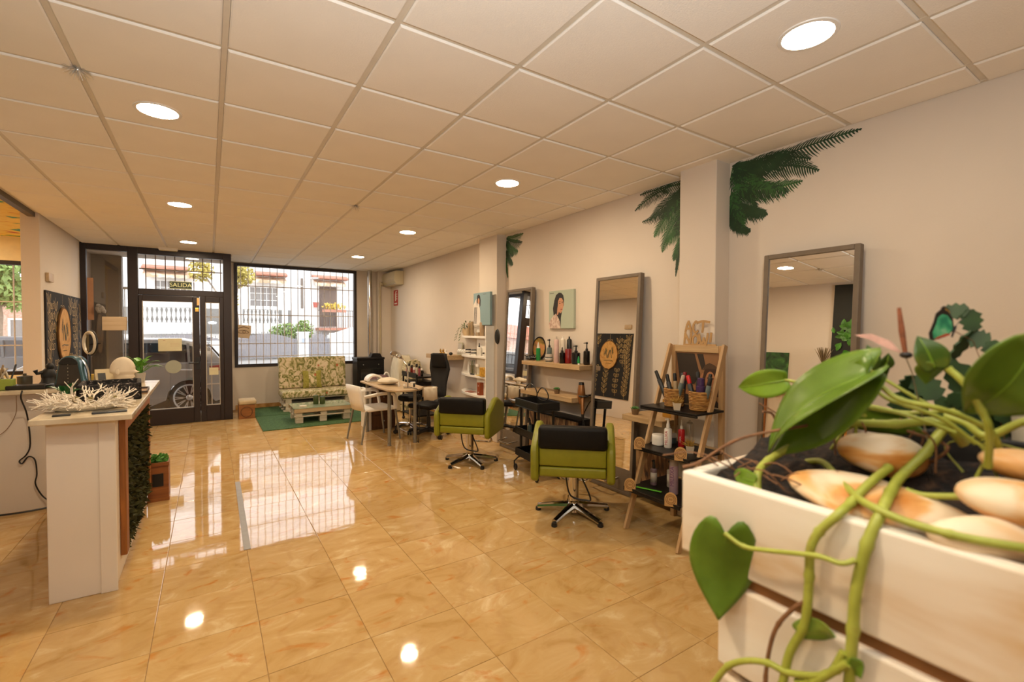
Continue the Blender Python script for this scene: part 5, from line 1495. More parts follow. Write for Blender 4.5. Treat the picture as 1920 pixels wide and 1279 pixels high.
for p in ((.01, .02, .20), (0, .05, .30), (-.02, .22, .42)):
    G().sph(p, .016, 10, 7).done('joint', M_CHROME, t)
g = G(Matrix.Translation((-.06, .26, .42)) @ Matrix.Rotation(.5, 4, 'Y')); g.lathe([(.0, .045), (.04, .042), (.08, .015), (.088, -.02), (.08, -.02), (.07, .01), (0, .03)], n=20)
g.done('shade', M_CHROME, t)
g = G(); 
for k in range(7):
    a = 2 * pi * k / 6; r = .045 if k < 6 else 0
    g.sph((-.07 + r * cos(a), .26 + r * sin(a), .405), .014, 8, 6)
g.done('led_beads', M_WHITEP, t)
o = G().tube(curve([(2.17, 5.84, .763), (2.2, 5.70, .758), (2.21, 5.60, .755), (2.215, 5.575, .70), (2.24, 5.60, .4), (2.32, 5.83, .03), (2.34, 5.90, .008), (2.34, 6.05, .008)], 5), .005, 6).done('lamp_cord', M_BLK); tag(o, 'black cord dropping from the desk lamp over the table edge', 'cord')
bottle('nail_polish', 'white topped nail polish bottle beside the lamp base', (2.12, 6.02, .7505), .014, .085, M_WHITEP, M_WHITEP, 'dropper')
bottle('nail_polish', 'clear nail liquid bottle at the table front', (2.10, 5.76, .7505), .014, .06, M_CLEAR, M_WHITEP, 'jar')
bottle('nail_polish', 'dark small bottle near the table right edge', (2.27, 5.86, .7505), .012, .05, M_DBOT, M_BLK, 'jar')
o = G().lathe([(.03, 0), (.036, .045), (.033, .045), (.028, .005), (0, .005)], n=16).done('small_cup', M_WHITEP); o.location = (2.33, 6.06, .7505); tag(o, 'small white cup at the right edge of the manicure table', 'cup')
t = T('handbag', 'dusky mauve handbag with pale handle behind the nail lamp', 'bag', (2.24, 7.22, .62))
G().sph((0, 0, .09), (.17, .09, .10), 18, 10).done('body', mat('mauve_bag', '5d4147', .6, var=.15), t)
P = [(.10 + .045 * cos(a), 0, .13 + .085 * sin(a)) for a in [pi * (k / 12) - .3 for k in range(15)]]; G().tube(P, .012, 8).done('handle', M_WHITEP, t)
t = T('drawer_cabinet', 'brown and white drawer cabinet on the floor under the manicure table', 'cabinet', (2.18, 7.08, 0))
G().box(2.03, 2.40, 6.98, 7.38, .0, .60).done('carcass', wood('dark_brown_board', '4c2f1a', '5f3c22', 5, 'z'), t, world=True, smooth=False, bev=.004)
G().box(1.985, 2.028, 6.975, 7.385, .0, .61).done('side_panel', M_WHITEP, t, world=True, smooth=False, bev=.003)
for k in range(3):
    d = G().box(2.05, 2.38, 6.962, 6.978, .05 + .18 * k, .21 + .18 * k).done('drawer', wood('dark_brown_board', '4c2f1a', '5f3c22', 5, 'z'), t, world=True, smooth=False, bev=.003)
    G().sph((2.215 - 2.18, 6.955 - 7.08, .13 + .18 * k), .012, 8, 6).done('knob', M_STEEL, d)
# white plastic armchair, faces +y in its own frame
t = T('armchair', 'white plastic armchair with grey tube legs left of the manicure table', 'chair', (1.90, 6.42, 0), -radians(82))
G().rbox(-.235, .235, -.22, .24, .415, .455, .016).done('seat', M_WHITEP, t)
g = G(); vs = []; fs = []
for i in range(9):
    u = -1 + 2 * i / 8
    for k, (y, z) in enumerate(((-.225, .43), (-.25, .55), (-.275, .66), (-.295, .76))):
        vs.append((u * (.205 + .01 * k), y - .03 * (1 - u * u), z + .012 * (1 - u * u) * (k == 3)))
for i in range(8):
    for k in range(3):
        fs.append((i * 4 + k, i * 4 + k + 1, (i + 1) * 4 + k + 1, (i + 1) * 4 + k))
g.add(vs, fs).done('backrest', M_WHITEP, t, solid=.02)
for s in (-1, 1):
    g = G(); x = s * .245
    g.tube(curve([(x, .20, .43), (x * 1.06, .19, .54), (x * 1.08, .16, .635), (x * 1.06, 0, .65), (x * .98, -.24, .62)], 5), [.026] * 21, 10, flat=.7)
    g.done('armrest', M_WHITEP, t)
    G().tube([(s * .22, .21, .43), (s * .245, .265, .03), (s * .246, .267, 0)], [.017, .012, .013], 10).done('leg', M_GMET, t)
    G().tube([(s * .22, -.20, .43), (s * .24, -.275, .03), (s * .241, -.277, 0)], [.017, .012, .013], 10).done('leg', M_GMET, t)
# black high back work chair
M_MESH = mat('black_mesh', '171514', .8, var=.2, scale=120)
t = T('office_chair', 'black high mesh back work chair on a five star base', 'chair', (2.60, 6.16, 0), radians(116))
def star(t, r=.29, m=M_BLK, caster=M_BLK, rot=20):
    g = G()
    for k in range(5):
        a = radians(rot + 72 * k); g.tube([(.03 * cos(a), .03 * sin(a), .10), (.16 * cos(a), .16 * sin(a), .095), (r * cos(a), r * sin(a), .075)], [.032, .026, .02], 8)
    g.lathe([(0, .06), (.045, .065), (.045, .13), (.03, .14), (0, .14)], n=16); g.done('star_base', m, t)
    for k in range(5):
        a = radians(rot + 72 * k); g = G(); cx, cy = r * cos(a), r * sin(a)
        for s in (-1, 1):
            w = G().lathe([(0, -.010), (.026, -.010), (.03, -.005), (.03, .005), (.026, .010), (0, .010)], n=14)
            g.add([(cx + x * -sin(a + .6) + s * .017 * cos(a + .6) + z * cos(a + .6), cy + x * cos(a + .6) + s * .017 * sin(a + .6) + z * sin(a + .6), .03 + y) for x, y, z in w.v], w.f)
        g.cyl((cx, cy, .045), (cx, cy, .08), .012, n=8); g.done('caster', caster, t)
star(t)
G().tube([(0, 0, .13), (0, 0, .28), (0, 0, .28), (0, 0, .41)], [.03, .03, .02, .02], 14).done('gas_lift', M_BLK, t)
G().rbox(-.21, .21, -.21, .21, .41, .475, .03).done('seat', M_BLACKL, t)
g = G(); vs = []; fs = []
pr = [(.17, -.215, .52), (.16, -.235, .62), (.15, -.255, .72), (.175, -.27, .84), (.205, -.275, .94), (.19, -.265, 1.02), (.165, -.255, 1.09), (.155, -.245, 1.16)]
for (w, y, z) in pr:
    for i in range(7):
        u = -1 + i / 3
        vs.append((u * w * .88, y + .03 * u * u, z))
for a in range(len(pr) - 1):
    for i in range(6):
        fs.append((a * 7 + i, a * 7 + i + 1, (a + 1) * 7 + i + 1, (a + 1) * 7 + i))
g.add(vs, fs).done('back_mesh', M_MESH, t, solid=.03)
G().rbox(-.135, .135, -.262, -.212, .96, 1.17, .022).done('headrest', M_BLACKL, t)
G().bar((0, -.12, .42), (0, -.24, .56), .07, .025).done('back_bracket', M_BLK, t, bev=.004)
# round stool behind the table
t = T('stool', 'black padded stool on a chrome base behind the manicure table', 'stool', (2.50, 6.62, 0))
star(t, .25, M_CHROME, M_BLK, 50)
G().cyl((0, 0, .13), (0, 0, .46), .02, n=14).done('column', M_CHROME, t)
G().lathe([(.0, .46), (.15, .46), (.175, .48), (.175, .52), (.15, .54), (0, .545)], n=24).done('seat', M_BLACKL, t)
# manicure cart
t = T('manicure_cart', 'black cart with drawers crowded with polish bottles against the wall', 'cart', (2.92, 7.3, 0))
for z in (.12, .40, .735):
    G().box(2.74, 3.12, 6.98, 7.62, z, z + .025).done('shelf', M_BLACKW, t, world=True, smooth=False, bev=.003)
for x in (2.755, 3.105):
    for y in (6.995, 7.605):
        G().box(x - .012, x + .012, y - .012, y + .012, .05, .80).done('post', M_BLACKW, t, world=True, smooth=False)
        G().sph((x, y, .027), .027, 10, 7).done('caster', M_BLK, t, world=True)
for z in (.45, .57):
    d = G().box(2.77, 3.09, 7.02, 7.58, z, z + .10).done('drawer', M_BLACKW, t, world=True, smooth=False, bev=.003)
    G().box(-.155, -.148, -.1, .1, z + .05, z + .06).done('drawer_pull', M_STEEL, d, smooth=False)
G().box(2.735, 2.745, 6.98, 7.62, .76, .82).done('lip', M_BLACKW, t, world=True, smooth=False)
g0 = 'polish bottles on the black cart'
cols = [('pink', C('polish_pink', 'a8545c')), ('rose', C('polish_rose', 'b97a74')), ('gold', M_GOLD), ('red', M_RED), ('black', M_DBOT), ('cream', M_TOWEL)]
names = ['first', 'second', 'third', 'fourth', 'fifth', 'sixth', 'seventh', 'eighth', 'ninth', 'tenth']
for k in range(10):
    c = cols[(k * 5 + 1) % 6]
    bottle('polish_bottle', '%s %s bottle from the left on the black cart top' % (names[k], c[0]), (2.80 + .07 * (k % 2), 7.56 - k * .055, .7605), .018, .13 + .03 * (k % 3), c[1], (M_BLK, M_WHITEP)[k % 3 == 0], 'capcan', None, g0)
# draped lounge chair by the wall
M_SHEET = mat('white_sheet', 'c9bfa8', .8, var=.08, scale=6, bump=.3, bscale=18)
M_FLOR2 = ramp_mat('leaf_print_throw', [(.4, 'cdbf9f'), (.52, 'b8a984'), (.6, '6e6a48')], 9, .9, 3, 1.6)
t = T('draped_armchair', 'armchair covered with a white sheet and leaf printed throw by the wall', 'chair', (2.98, 8.45, 0))
def drape(x0, x1, y0, y1, z0, z1, seed, amp=.025):
    g = G(); q = random.Random(seed); n, m = 16, 10; vs = []; fs = []
    ph = [q.uniform(0, 6) for _ in range(6)]
    for j in range(m + 1):
        v = j / m
        for i in range(n * 2):
            a = 2 * pi * i / (n * 2)
            r = 1 - .30 * v ** 3
            w = amp * (1 - v * .5) * (sin(5 * a + ph[0]) + .6 * sin(9 * a + ph[1] + 2 * v))
            cx, cy = cos(a), sin(a); k = (abs(cx) ** 4 + abs(cy) ** 4) ** -.25
            vs.append(((x0 + x1) / 2 + cx * k * r * ((x1 - x0) / 2 + w), (y0 + y1) / 2 + cy * k * r * ((y1 - y0) / 2 + w), z0 + (z1 - z0) * v ** .8 + .015 * sin(3 * a + ph[2]) * v))
    for j in range(m):
        for i in range(n * 2):
            i2 = (i + 1) % (n * 2); fs.append((j * n * 2 + i, j * n * 2 + i2, (j + 1) * n * 2 + i2, (j + 1) * n * 2 + i))
    fs.append(tuple(m * n * 2 + i for i in range(n * 2)))
    return g.add(vs, fs)
drape(2.70, 3.30, 8.32, 8.95, .02, .55, 1).done('seat_cover', M_SHEET, t, world=True, ang=70)
drape(2.98, 3.30, 8.45, 8.98, .50, 1.02, 3, .02).done('white_sheet', M_SHEET, t, world=True, ang=70)
drape(2.95, 3.29, 7.95, 8.42, .03, .95, 2, .02).done('printed_throw', M_FLOR2, t, world=True, ang=70)

# ---- things fixed to the door and shop glass
t = T('exit_sign', 'dark green SALIDA exit sign on the transom glass above the door', 'sign', (-.37, 9.105, 2.215))
G().box(-.145, .145, 0, .006, -.062, .062).done('plate', mat('exit_sign_green', '1c2a12', .4), t, smooth=False)
M_PHOS = mat('phosphor_lettering', 'c9c892', .5)
text('lettering', 'SALIDA', .088, M_PHOS, t, (0, -.001, .0), (pi / 2, 0, 0), .001)
G().box(-.143, .143, -.001, .0, .054, .060).box(-.143, .143, -.001, 0, -.060, -.054).done('border', M_PHOS, t, smooth=False)
M_PAPER = mat('off_white_paper', 'cfc8a6', .7, var=.04, scale=10)
t = T('door_notice', 'pale paper notice with faint red lines on the door glass', 'paper', (-.52, 9.153, 1.167))
G().box(-.152, .152, -.0015, .0, 0, .2).done('sheet', M_PAPER, t, smooth=False)
g = G()
for k in range(3):
    g.box(.0, .13, -.0022, -.0016, .12 - k * .022, .124 - k * .022)
g.box(-.09, -.06, -.0022, -.0016, .165, .175); g.done('printed_lines', mat('faded_red_ink', 'b59a80', .7), t, smooth=False)
o = G().prism(ell(0, 0, .105, .105, 32), -.0015, 0, ax='y').done('frosted_disc', mat('frosted_sticker', '9fa394', .6, var=.03), smooth=False); o.location = (-.482, 9.153, .915); tag(o, 'round pale frosted sticker on the door glass', 'sticker')
g = G()
for k in range(11):
    g.box(-.022, .022, -.0015, 0, -.11 + k * .02, -.10 + k * .02)
o = g.done('barcode_sticker', M_BLK, smooth=False); o.location = (-.005, 9.153, 1.27); tag(o, 'dark striped vertical sticker on the narrow door pane', 'sticker')
o = G().box(-.065, .065, -.0015, 0, -.06, .06).done('small_notice', M_PAPER, smooth=False); o.location = (.06, 9.153, .82); tag(o, 'small paper notice low on the narrow door pane', 'paper')
o = G().box(-.145, .145, -.004, 0, 0, .205).done('wooden_plaque', wood('pale_board', 'cdb38e', 'dec8a8', 4, 'x', .6), smooth=False, bev=.002); o.location = (-1.19, 9.15, 1.495); tag(o, 'pale blank board hung on the grey glass left of the door', 'board')
t = T('craft_card', 'tan craft card with an eye drawing stuck on the shop window', 'card', (.54, 10.165, 1.36)); t.rotation_euler = (0, .06, 0)
G().prism([(-.13, .0), (.10, -.01), (.125, .10), (.12, .235), (-.12, .24), (-.125, .1)], -.004, 0, ax='y').done('card', mat('tan_card', 'ead2b2', .7, var=.08, scale=12), t, smooth=False)
g = G()
g.tube(curve([(-.11, -.006, .10), (-.04, -.006, .135), (.04, -.006, .135), (.09, -.006, .10), (.02, -.006, .085), (-.05, -.006, .085), (-.11, -.006, .10)], 5), .004, 5)
g.tube(curve([(-.09, -.006, .17), (0, -.006, .205), (.09, -.006, .18)], 5), .007, 5); g.tube([(.01 + .022 * cos(a), -.006, .11 + .022 * sin(a)) for a in [2 * pi * k / 14 for k in range(15)]], .004, 5)
g.done('eye_drawing', mat('brown_ink', '7d5a3a', .7), t)
g = G(); q = random.Random(9)
for k in range(9):
    g.sph((q.uniform(-.04, .04), 0, q.uniform(-.05, .05)), (.03, .02, .035), 7, 5)
o = g.done('crumpled_plastic', mat('grey_plastic_film', '8e8882', .25, var=.2)); o.location = (-1.34, 9.115, 1.82); tag(o, 'crumpled grey plastic stuck high on the glass beside the board', 'plastic')
o = G().box(-.03, .04, 0, .004, 0, .62).done('salmon_strip', mat('salmon_strip', 'a87a58', .6), smooth=False); o.location = (-1.465, 9.148, 1.65); tag(o, 'salmon strip of card along the left edge of the entrance glass', 'strip')
o = G().box(.19, .232, 3.62, 5.30, .0005, .004).done('floor_strip', mat('grey_floor_tape', '8f8a84', .4, var=.08), smooth=False, loc=(.21, 4.4, 0)); o.rotation_euler = (0, 0, -.01); tag(o, 'long grey strip taped on the floor tiles in mid room', 'tape')
# ============================================================= RECEPTION
M_CNT = mat('white_counter_paint', (.74, .68, .60), .55, var=.03, scale=2)
M_SLAB = ramp_mat('cream_stone_slab', [(.35, 'bfae92'), (.65, 'd6c8ae')], 9, .18, 5)
t = T('reception_counter', 'white reception counter end with moss panel and stone top', 'counter', (-.6, 4.3, 0))
G().box(-.748, -.468, 3.47, 5.06, 0, 1.008).done('body', M_CNT, t, world=True, smooth=False, bev=.004)
G().box(-.53, -.455, 3.458, 3.469, .0, 1.0).done('corner_strip', M_CNT, t, world=True, smooth=False, bev=.003)
G().prism([(-.775, 3.30), (-.358, 3.262), (-.385, 5.36), (-.80, 5.40)], 1.01, 1.04).done('stone_top', M_SLAB, t, world=True, smooth=False, bev=.004)
M_RAWW = wood('raw_orange_wood', '7d4a1c', 'a8692c', 9, 'z', .6)
for (y0, y1, z0, z1) in ((3.66, 3.76, .12, .96), (4.98, 5.06, .12, .96), (3.76, 4.98, .88, .96)):
    G().box(-.467, -.435, y0, y1, z0, z1).done('wood_frame', M_RAWW, t, world=True, smooth=False, bev=.003)
g = G(); q = random.Random(31)
for k in range(2600):
    y, z = q.uniform(3.77, 4.97), q.uniform(.12, .87)
    l = q.uniform(.02, .05); d = Vector((q.uniform(.3, 1), q.gauss(0, .6), q.gauss(-.2, .6))).normalized() * l * q.uniform(.6, 1.6)
    b = Vector((-.465, y, z)); s = Vector((0, q.gauss(0, 1), q.gauss(0, 1))).normalized() * .011
    g.add([b - s, b + s, b + d * .6 + s * 1.2, b + d, b + d * .6 - s * 1.2], [(0, 1, 2, 3, 4)])
M_MOSS = mat('moss_green', '3b3a12', .9, var=.5, scale=25)
o = g.done('moss', M_MOSS, t, world=True, smooth=False); o['kind'] = 'stuff'
G().box(-.467, -.462, 3.76, 4.98, .12, .88).done('moss_backing', mat('moss_backing', '2a2a10', .95), t, world=True, smooth=False)
t = T('back_counter', 'white back counter against the side room with cables hanging down', 'counter', (-1.2, 5.5, 0))
G().box(-1.60, -.752, 5.41, 5.60, 0, .98).done('body', M_WALL, t, world=True, smooth=False)
G().box(-1.60, -.805, 5.25, 5.80, .982, 1.01).done('top', M_SLAB, t, world=True, smooth=False, bev=.003)
o = G().tube(curve([(-1.255, 5.235, 1.016), (-1.262, 5.235, .95), (-1.262, 5.37, .80), (-1.25, 5.385, .56), (-1.275, 5.385, .47), (-1.315, 5.385, .425), (-1.30, 5.385, .40), (-1.265, 5.39, .45), (-1.225, 5.385, .42), (-1.215, 5.385, .30), (-1.225, 5.385, .22), (-1.19, 5.385, .12), (-1.14, 5.37, .06)], 5), .0055, 6).done('black_cable', M_BLK); tag(o, 'thick black cable looping down the back counter panel', 'cable')
o = G().tube(curve([(-1.29, 5.24, .975), (-1.33, 5.385, .82), (-1.38, 5.385, .70), (-1.45, 5.385, .64), (-1.55, 5.385, .635)], 5), .0025, 5).done('thin_cable', mat('tan_cable', '8a6a48', .5)); tag(o, 'thin tan cable sagging along the back counter panel', 'cable')
o = G().tube(curve([(-1.58, 5.37, .012), (-1.3, 5.33, .012), (-1.0, 5.38, .012), (-.80, 5.2, .012)], 6), .007, 6).done('floor_cable', M_BLK); tag(o, 'black cable lying on the floor along the back counter', 'cable')
ZB, ZA = 1.0105, 1.0405
M_SOOT = mat('soot_black', '12100e', .6, var=.2)
o = G().rbox(-.125, .125, -.08, .08, 0, .035, .01).done('desk_phone', M_BLK); o.location = (-1.25, 5.42, ZB); o.rotation_euler = (0, 0, -.15); tag(o, 'flat black device base at the edge of the back counter', 'device')
t = T('black_statuette', 'black statuette of a seated figure on the back counter', 'statuette', (-1.19, 5.66, ZB), .4)
g = G(); g.lathe([(.06, 0), (.065, .02), (.05, .04), (.045, .07)], n=12); g.sph((0, 0, .09), (.05, .045, .07), 10, 8); g.sph((.01, 0, .165), (.03, .03, .035), 10, 8); g.tube([(-.03, 0, .12), (-.075, -.01, .11), (-.085, -.01, .14)], [.018, .013, .018], 8); g.tube([(.03, 0, .1), (.07, -.02, .03)], [.02, .016], 8)
g.done('figure', M_SOOT, t)
t = T('grey_tin', 'dark grey round tin with knob lid on the back counter', 'tin', (-1.33, 5.62, ZB))
G().lathe([(.046, 0), (.048, .003), (.048, .085)], n=20).done('tin', mat('pewter', '5c564c', .4, .6, var=.1), t); G().lathe([(.05, .085), (.05, .093), (.012, .1), (.012, .115), (0, .117)], n=20).done('lid', mat('pewter', '5c564c', .4, .6), t)
t = T('pencil_pot', 'lime green pot of pens and brushes at the left end of the back counter', 'pot', (-1.41, 5.42, ZB))
G().rbox(-.065, .065, -.05, .05, 0, .09, .008).done('pot', C('translucent_lime', '8a9a3c', .3), t)
q = random.Random(14)
for k in range(10):
    a, b = q.uniform(-.05, .05), q.uniform(-.035, .035); dx, dy = q.uniform(-.05, .07), q.uniform(-.04, .04)
    G().cyl((a, b, .085), (a + dx, b + dy, .17 + q.uniform(0, .05)), .006, n=6).done('pen', (M_TOWEL, M_BEIGE, M_DKG, M_PGREY)[k % 4], t)
o = G().box(-.04, .04, -.06, .06, 0, .014).done('black_notebook', M_BLK, bev=.003); o.location = (-1.50, 5.36, ZB); tag(o, 'thin black notebook at the far left of the back counter', 'notebook')
# capsule coffee machine
t = T('coffee_machine', 'black and teal domed coffee machine on the back counter', 'coffee machine', (-.99, 5.45, ZB), -.15); t.scale = (.84, .84, .98)
side = [(-.12, 0), (-.085, .20)] + [(.085 * -cos(a), .20 + .075 * sin(a)) for a in [pi * k / 12 for k in range(1, 12)]] + [(.085, .20), (.12, 0)]
G().prism(side, -.10, .10, ax='y').done('body', mat('teal_shell', '2f5560', .3, var=.08), t, bev=.012, ang=40)
G().prism([(x * .84, .02 + z * .86) for x, z in side], -.108, -.099, ax='y').done('front_panel', mat('dark_metal_front', '3a3632', .35, .3), t, smooth=False)
G().prism([(-.07, .20)] + [(.078 * -cos(a), .195 + .068 * sin(a)) for a in [pi * k / 12 for k in range(1, 12)]] + [(.07, .20)], -.116, -.107, ax='y').done('head', M_BLK, t, smooth=False, bev=.003)
G().box(-.10, .10, -.13, -.108, .0, .03).done('drip_tray', M_BLK, t, smooth=False, bev=.003)
g = G()
for k in range(7):
    g.sph((-.005, -.112, .05 + k * .03), (.004, .003, .006), 6, 5)
g.done('highlight_beads', M_CHROME, t)
g = G(); g.tube([(.125 * cos(a), 0, .0 + .27 * max(0, sin(a)) ** .75) for a in [pi * k / 20 for k in range(21)]], .012, 8); g.done('chrome_hoop', M_CHROME, t)
# ring light
t = T('ring_light', 'white ring light on a thin black stand at the counter corner', 'ring light', (-.895, 5.53, ZB), -1.0)
G().lathe([(0, 0), (.06, 0), (.055, .012), (.01, .016), (0, .016)], n=16).done('base', M_BLK, t)
G().cyl((0, 0, .015), (0, 0, .265), .008, n=8).done('stand', M_BLK, t)
P = [(.095 * cos(a), 0, .375 + .095 * sin(a)) for a in [2 * pi * k / 32 for k in range(33)]]
G().tube(P, .012, 10).done('ring', mat('unlit_diffuser', 'cfc4b0', .4), t)
G().tube([(x * 1.13, .010, .375 + (z - .375) * 1.13) for x, y, z in P], .007, 8).done('ring_shell', M_BLK, t)
g = G(); g.box(-.02, .02, -.012, .012, .30, .45); g.tube([(.0, 0, .36), (.13, .02, .37)], .006, 6); g.cyl((0, 0, .26), (0, 0, .30), .012, n=8); g.done('phone_clip', M_BLK, t)
o = G().box(-.055, .055, -.03, .03, 0, .085).done('yellow_note_block', C('sticky_yellow', 'c2a040', .6), bev=.002); o.location = (-.86, 5.66, ZB); tag(o, 'yellow note block standing at the back counter corner', 'note block')
# right run of the counter
t = T('desk_calendar', 'cream tent calendar with a dark photo beside the white head', 'calendar', (-.72, 5.18, ZA), .35)
g = G(); g.prism([(-.055, 0), (.0, .13), (.055, 0), (.05, 0), (.0, .118), (-.05, 0)], -.09, .09, ax='x'); 
g.done('card', mat('cream_card', 'c4b491', .6), t, smooth=False)
G().obox((-.05, -.030, .065), (.05, .003, .07), (-.40, 0, 0)).done('photo', M_DKG, t, smooth=False)
t = T('foam_head', 'white foam mannequin head in profile on the reception counter', 'mannequin head', (-.60, 4.98, ZA), -.25)
def headwarp(x, y, z):
    k = 1.0
    if z < -.2:
        k = .72 + .1 * (z + 1)
    xx = x * (1.0 if x < 0 else .93) * k
    if z < -.35 and x > 0:
        xx += .12
    if x > 0:
        w = x ** 1.5 * math.exp(-(y / .38) ** 2)
        for c, d, a in ((.22, .14, .05), (.06, .09, -.10), (-.14, .11, .40), (-.30, .06, -.02), (-.44, .07, .16), (-.66, .10, .16)):
            xx += a * w * math.exp(-((z - c) / d) ** 2) * (1.6 if z < -.3 else 1)
    return (xx, y * k * .78, z)
M_FOAM = mat('white_foam', 'd2c4ad', .8, var=.03)
g = G(); g.sph((0, 0, .125), (.088, .095, .112), 36, 26, warp=headwarp); g.done('head', M_FOAM, t, ang=80)
g = G(); g.lathe([(.062, 0), (.06, .01), (.045, .03), (.04, .07)], n=18); g.done('neck', M_FOAM, t)
for s in (-1, 1):
    G().sph((-.01, s * .072, .12), (.016, .008, .026), 8, 6).done('ear', M_FOAM, t)
t = T('green_plant', 'fresh green leafy plant rising behind the white foam head', 'plant', (-.52, 5.25, ZA))
G().lathe([(.035, 0), (.045, .08), (.04, .08), (0, .07)], n=16).done('pot', M_PGREY, t)
g = G(); q = random.Random(17)
for k in range(22):
    a = q.uniform(0, 6.28); e = q.uniform(.5, 1.4); d = Vector((cos(a) * cos(e), sin(a) * cos(e), sin(e))); l = q.uniform(.06, .13)
    b = Vector((0, 0, .07)); g.tube([b, b + d * l], .002, 4); leaf(g, b + d * l, d + Vector((0, 0, -.3)), .07, .05, curl=.5)
g.done('foliage', mat('bright_leaf', '4d8a1e', .4, var=.3, scale=20), t, smooth=False)
t = T('wooden_tray', 'flat dark rimmed wooden tray in front of the foam head', 'tray', (-.47, 4.40, ZA), .05)
g = G(); g.box(-.085, .085, -.16, .16, 0, .008); g.done('base', wood('tray_wood', '7b5a34', '957044', 8, 'y'), t, smooth=False)
g = G(); win = [(-.085, .085, -.16, -.152), (-.085, .085, .152, .16), (-.085, -.077, -.152, .152), (.077, .085, -.152, .152)]
for a, b, c, d in win:
    g.box(a, b, c, d, .008, .022)
g.done('rim', mat('dark_rim', '3c2a18', .5), t, smooth=False)
M_TWEED = ramp_mat('black_tweed', [(.45, '100d0c'), (.6, '2e2724'), (.72, '8e8276')], 70, .95, 2)
t = T('tweed_basket', 'black flecked fabric basket behind the white twigs', 'basket', (-.56, 4.12, ZA), .1)
g = G(); a, b, w, h = .16, .20, .025, .11
g.rbox(-a, a, -b, -b + w, 0, h, .01); g.rbox(-a, a, b - w, b, 0, h, .01); g.rbox(-a, -a + w, -b, b, 0, h, .01); g.rbox(a - w, a, -b, b, 0, h, .01); g.box(-a + .01, a - .01, -b + .01, b - .01, 0, .012)
g.done('basket', M_TWEED, t)
o = G().rbox(-.11, .11, -.13, .13, 0, .07, .03).done('dark_scarf', M_TWEED); o.location = (-.56, 4.12, ZA + .014); tag(o, 'dark scarf folded inside the flecked basket', 'scarf')
t = T('leaf_sprig', 'small dark green leafy sprig standing among the white twigs', 'plant', (-.735, 3.86, ZA))
G().lathe([(.02, 0), (.028, .045), (.024, .045), (0, .04)], n=14).done('pot', M_BLK, t)
g = G(); q = random.Random(19)
for k in range(14):
    a = q.uniform(0, 6.28); e = q.uniform(.6, 1.5); d = Vector((cos(a) * cos(e), sin(a) * cos(e), sin(e))); l = q.uniform(.02, .06)
    b = Vector((0, 0, .04)); g.tube([b, b + d * l], .0015, 4); leaf(g, b + d * l, d, .055, .05, curl=.4)
g.done('foliage', mat('dark_leaf', '1f5a2a', .35, var=.3, scale=30), t, smooth=False)
# white painted branching twigs on an oval dish
M_TWIG = mat('white_painted_twig', 'e0d6c6', .7, var=.08, scale=40)
t = T('white_twig_bowl', 'spreading heap of white painted twigs on an oval white dish', 'decoration', (-.60, 3.60, ZA))
G().lathe([(.0, .004), (.07, .004), (.10, .022), (.104, .022), (.075, 0), (0, 0)], n=30, sx=1.75, sy=1.15).done('dish', M_WHITEP, t)
g = G(); q = random.Random(23)
def twig(b, d, l, r, dep):
    e = b + d * l
    if e.z < .008:
        e.z = .008 + .01 * q.random()
    m = (b + e) / 2 + Vector((q.gauss(0, .004), q.gauss(0, .004), q.gauss(0, .004))); m.z = max(m.z, .008)
    g.tube([b, m, e], [r, r * .85, r * .7], 5)
    if dep:
        for k in range(q.choice((2, 3))):
            nd = (d + Vector((q.gauss(0, .5), q.gauss(0, .5), q.gauss(0, .35)))).normalized()
            twig(e, nd, l * q.uniform(.55, .85), r * .7, dep - 1)
for k in range(62):
    a = 2 * pi * k / 62 + q.gauss(0, .1); el = q.uniform(.02, .48)
    d = Vector((cos(a) * cos(el) * 1.45, sin(a) * cos(el) * .8, sin(el))).normalized()
    twig(Vector((.05 * cos(a), .03 * sin(a), .022)), d, q.uniform(.055, .095), .0060, 2)
g.done('twigs', M_TWIG, t)['kind'] = 'stuff'
for (x, y) in ((.02, -.02), (.12, .0), (-.05, .03)):
    G().sph((x, y, .055), (.018, .018, .02), 9, 6).done('dry_pod', mat('olive_pod', '6a5c2a', .7), t)
o = G().box(-.036, .036, -.018, .018, 0, .009).done('black_remote', M_BLK, bev=.003); o.location = (-.665, 3.385, ZA); o.rotation_euler = (0, 0, .1); tag(o, 'small black remote at the near left edge of the counter', 'remote')
o = G().box(-.075, .075, -.037, .037, 0, .009).done('phone', M_DKG, bev=.003); o.location = (-.47, 3.40, ZA); o.rotation_euler = (0, 0, .12); tag(o, 'dark phone lying flat in front of the white twigs', 'phone')
t = T('planter_box', 'small brown wooden planter box with greenery behind the counter end', 'planter', (-.39, 5.15, 0), 0)
M_CRATE = wood('brown_crate_wood', '7a4420', '945a2c', 8, 'x')
g = G(); g.box(-0.463, -0.313, 5.08, 5.096, 0, .33); g.box(-0.463, -0.313, 5.25, 5.266, 0, .33); g.box(-0.463, -0.448, 5.096, 5.25, 0, .33); g.box(-0.328, -0.313, 5.096, 5.25, 0, .33); g.box(-0.448, -0.328, 5.096, 5.25, 0, .27)
g.done('box', M_CRATE, t, world=True, smooth=False, bev=.003)
G().box(-0.428, -0.350, 5.072, 5.08, .13, .24).done('chalk_label', M_BLK, t, world=True, smooth=False)
for z in (0, .31):
    G().box(-0.468, -0.308, 5.068, 5.079, z, z + .03).done('trim_strip', M_CRATE, t, world=True, smooth=False)
g = G(); q = random.Random(41)
leafball(g, (-0.388, 5.17, .35), (.07, .085, .05), 160, .022, q); g.done('foliage', mat('bright_leaf2', '3f7a26', .5, var=.3, scale=30), t, world=True, smooth=False)
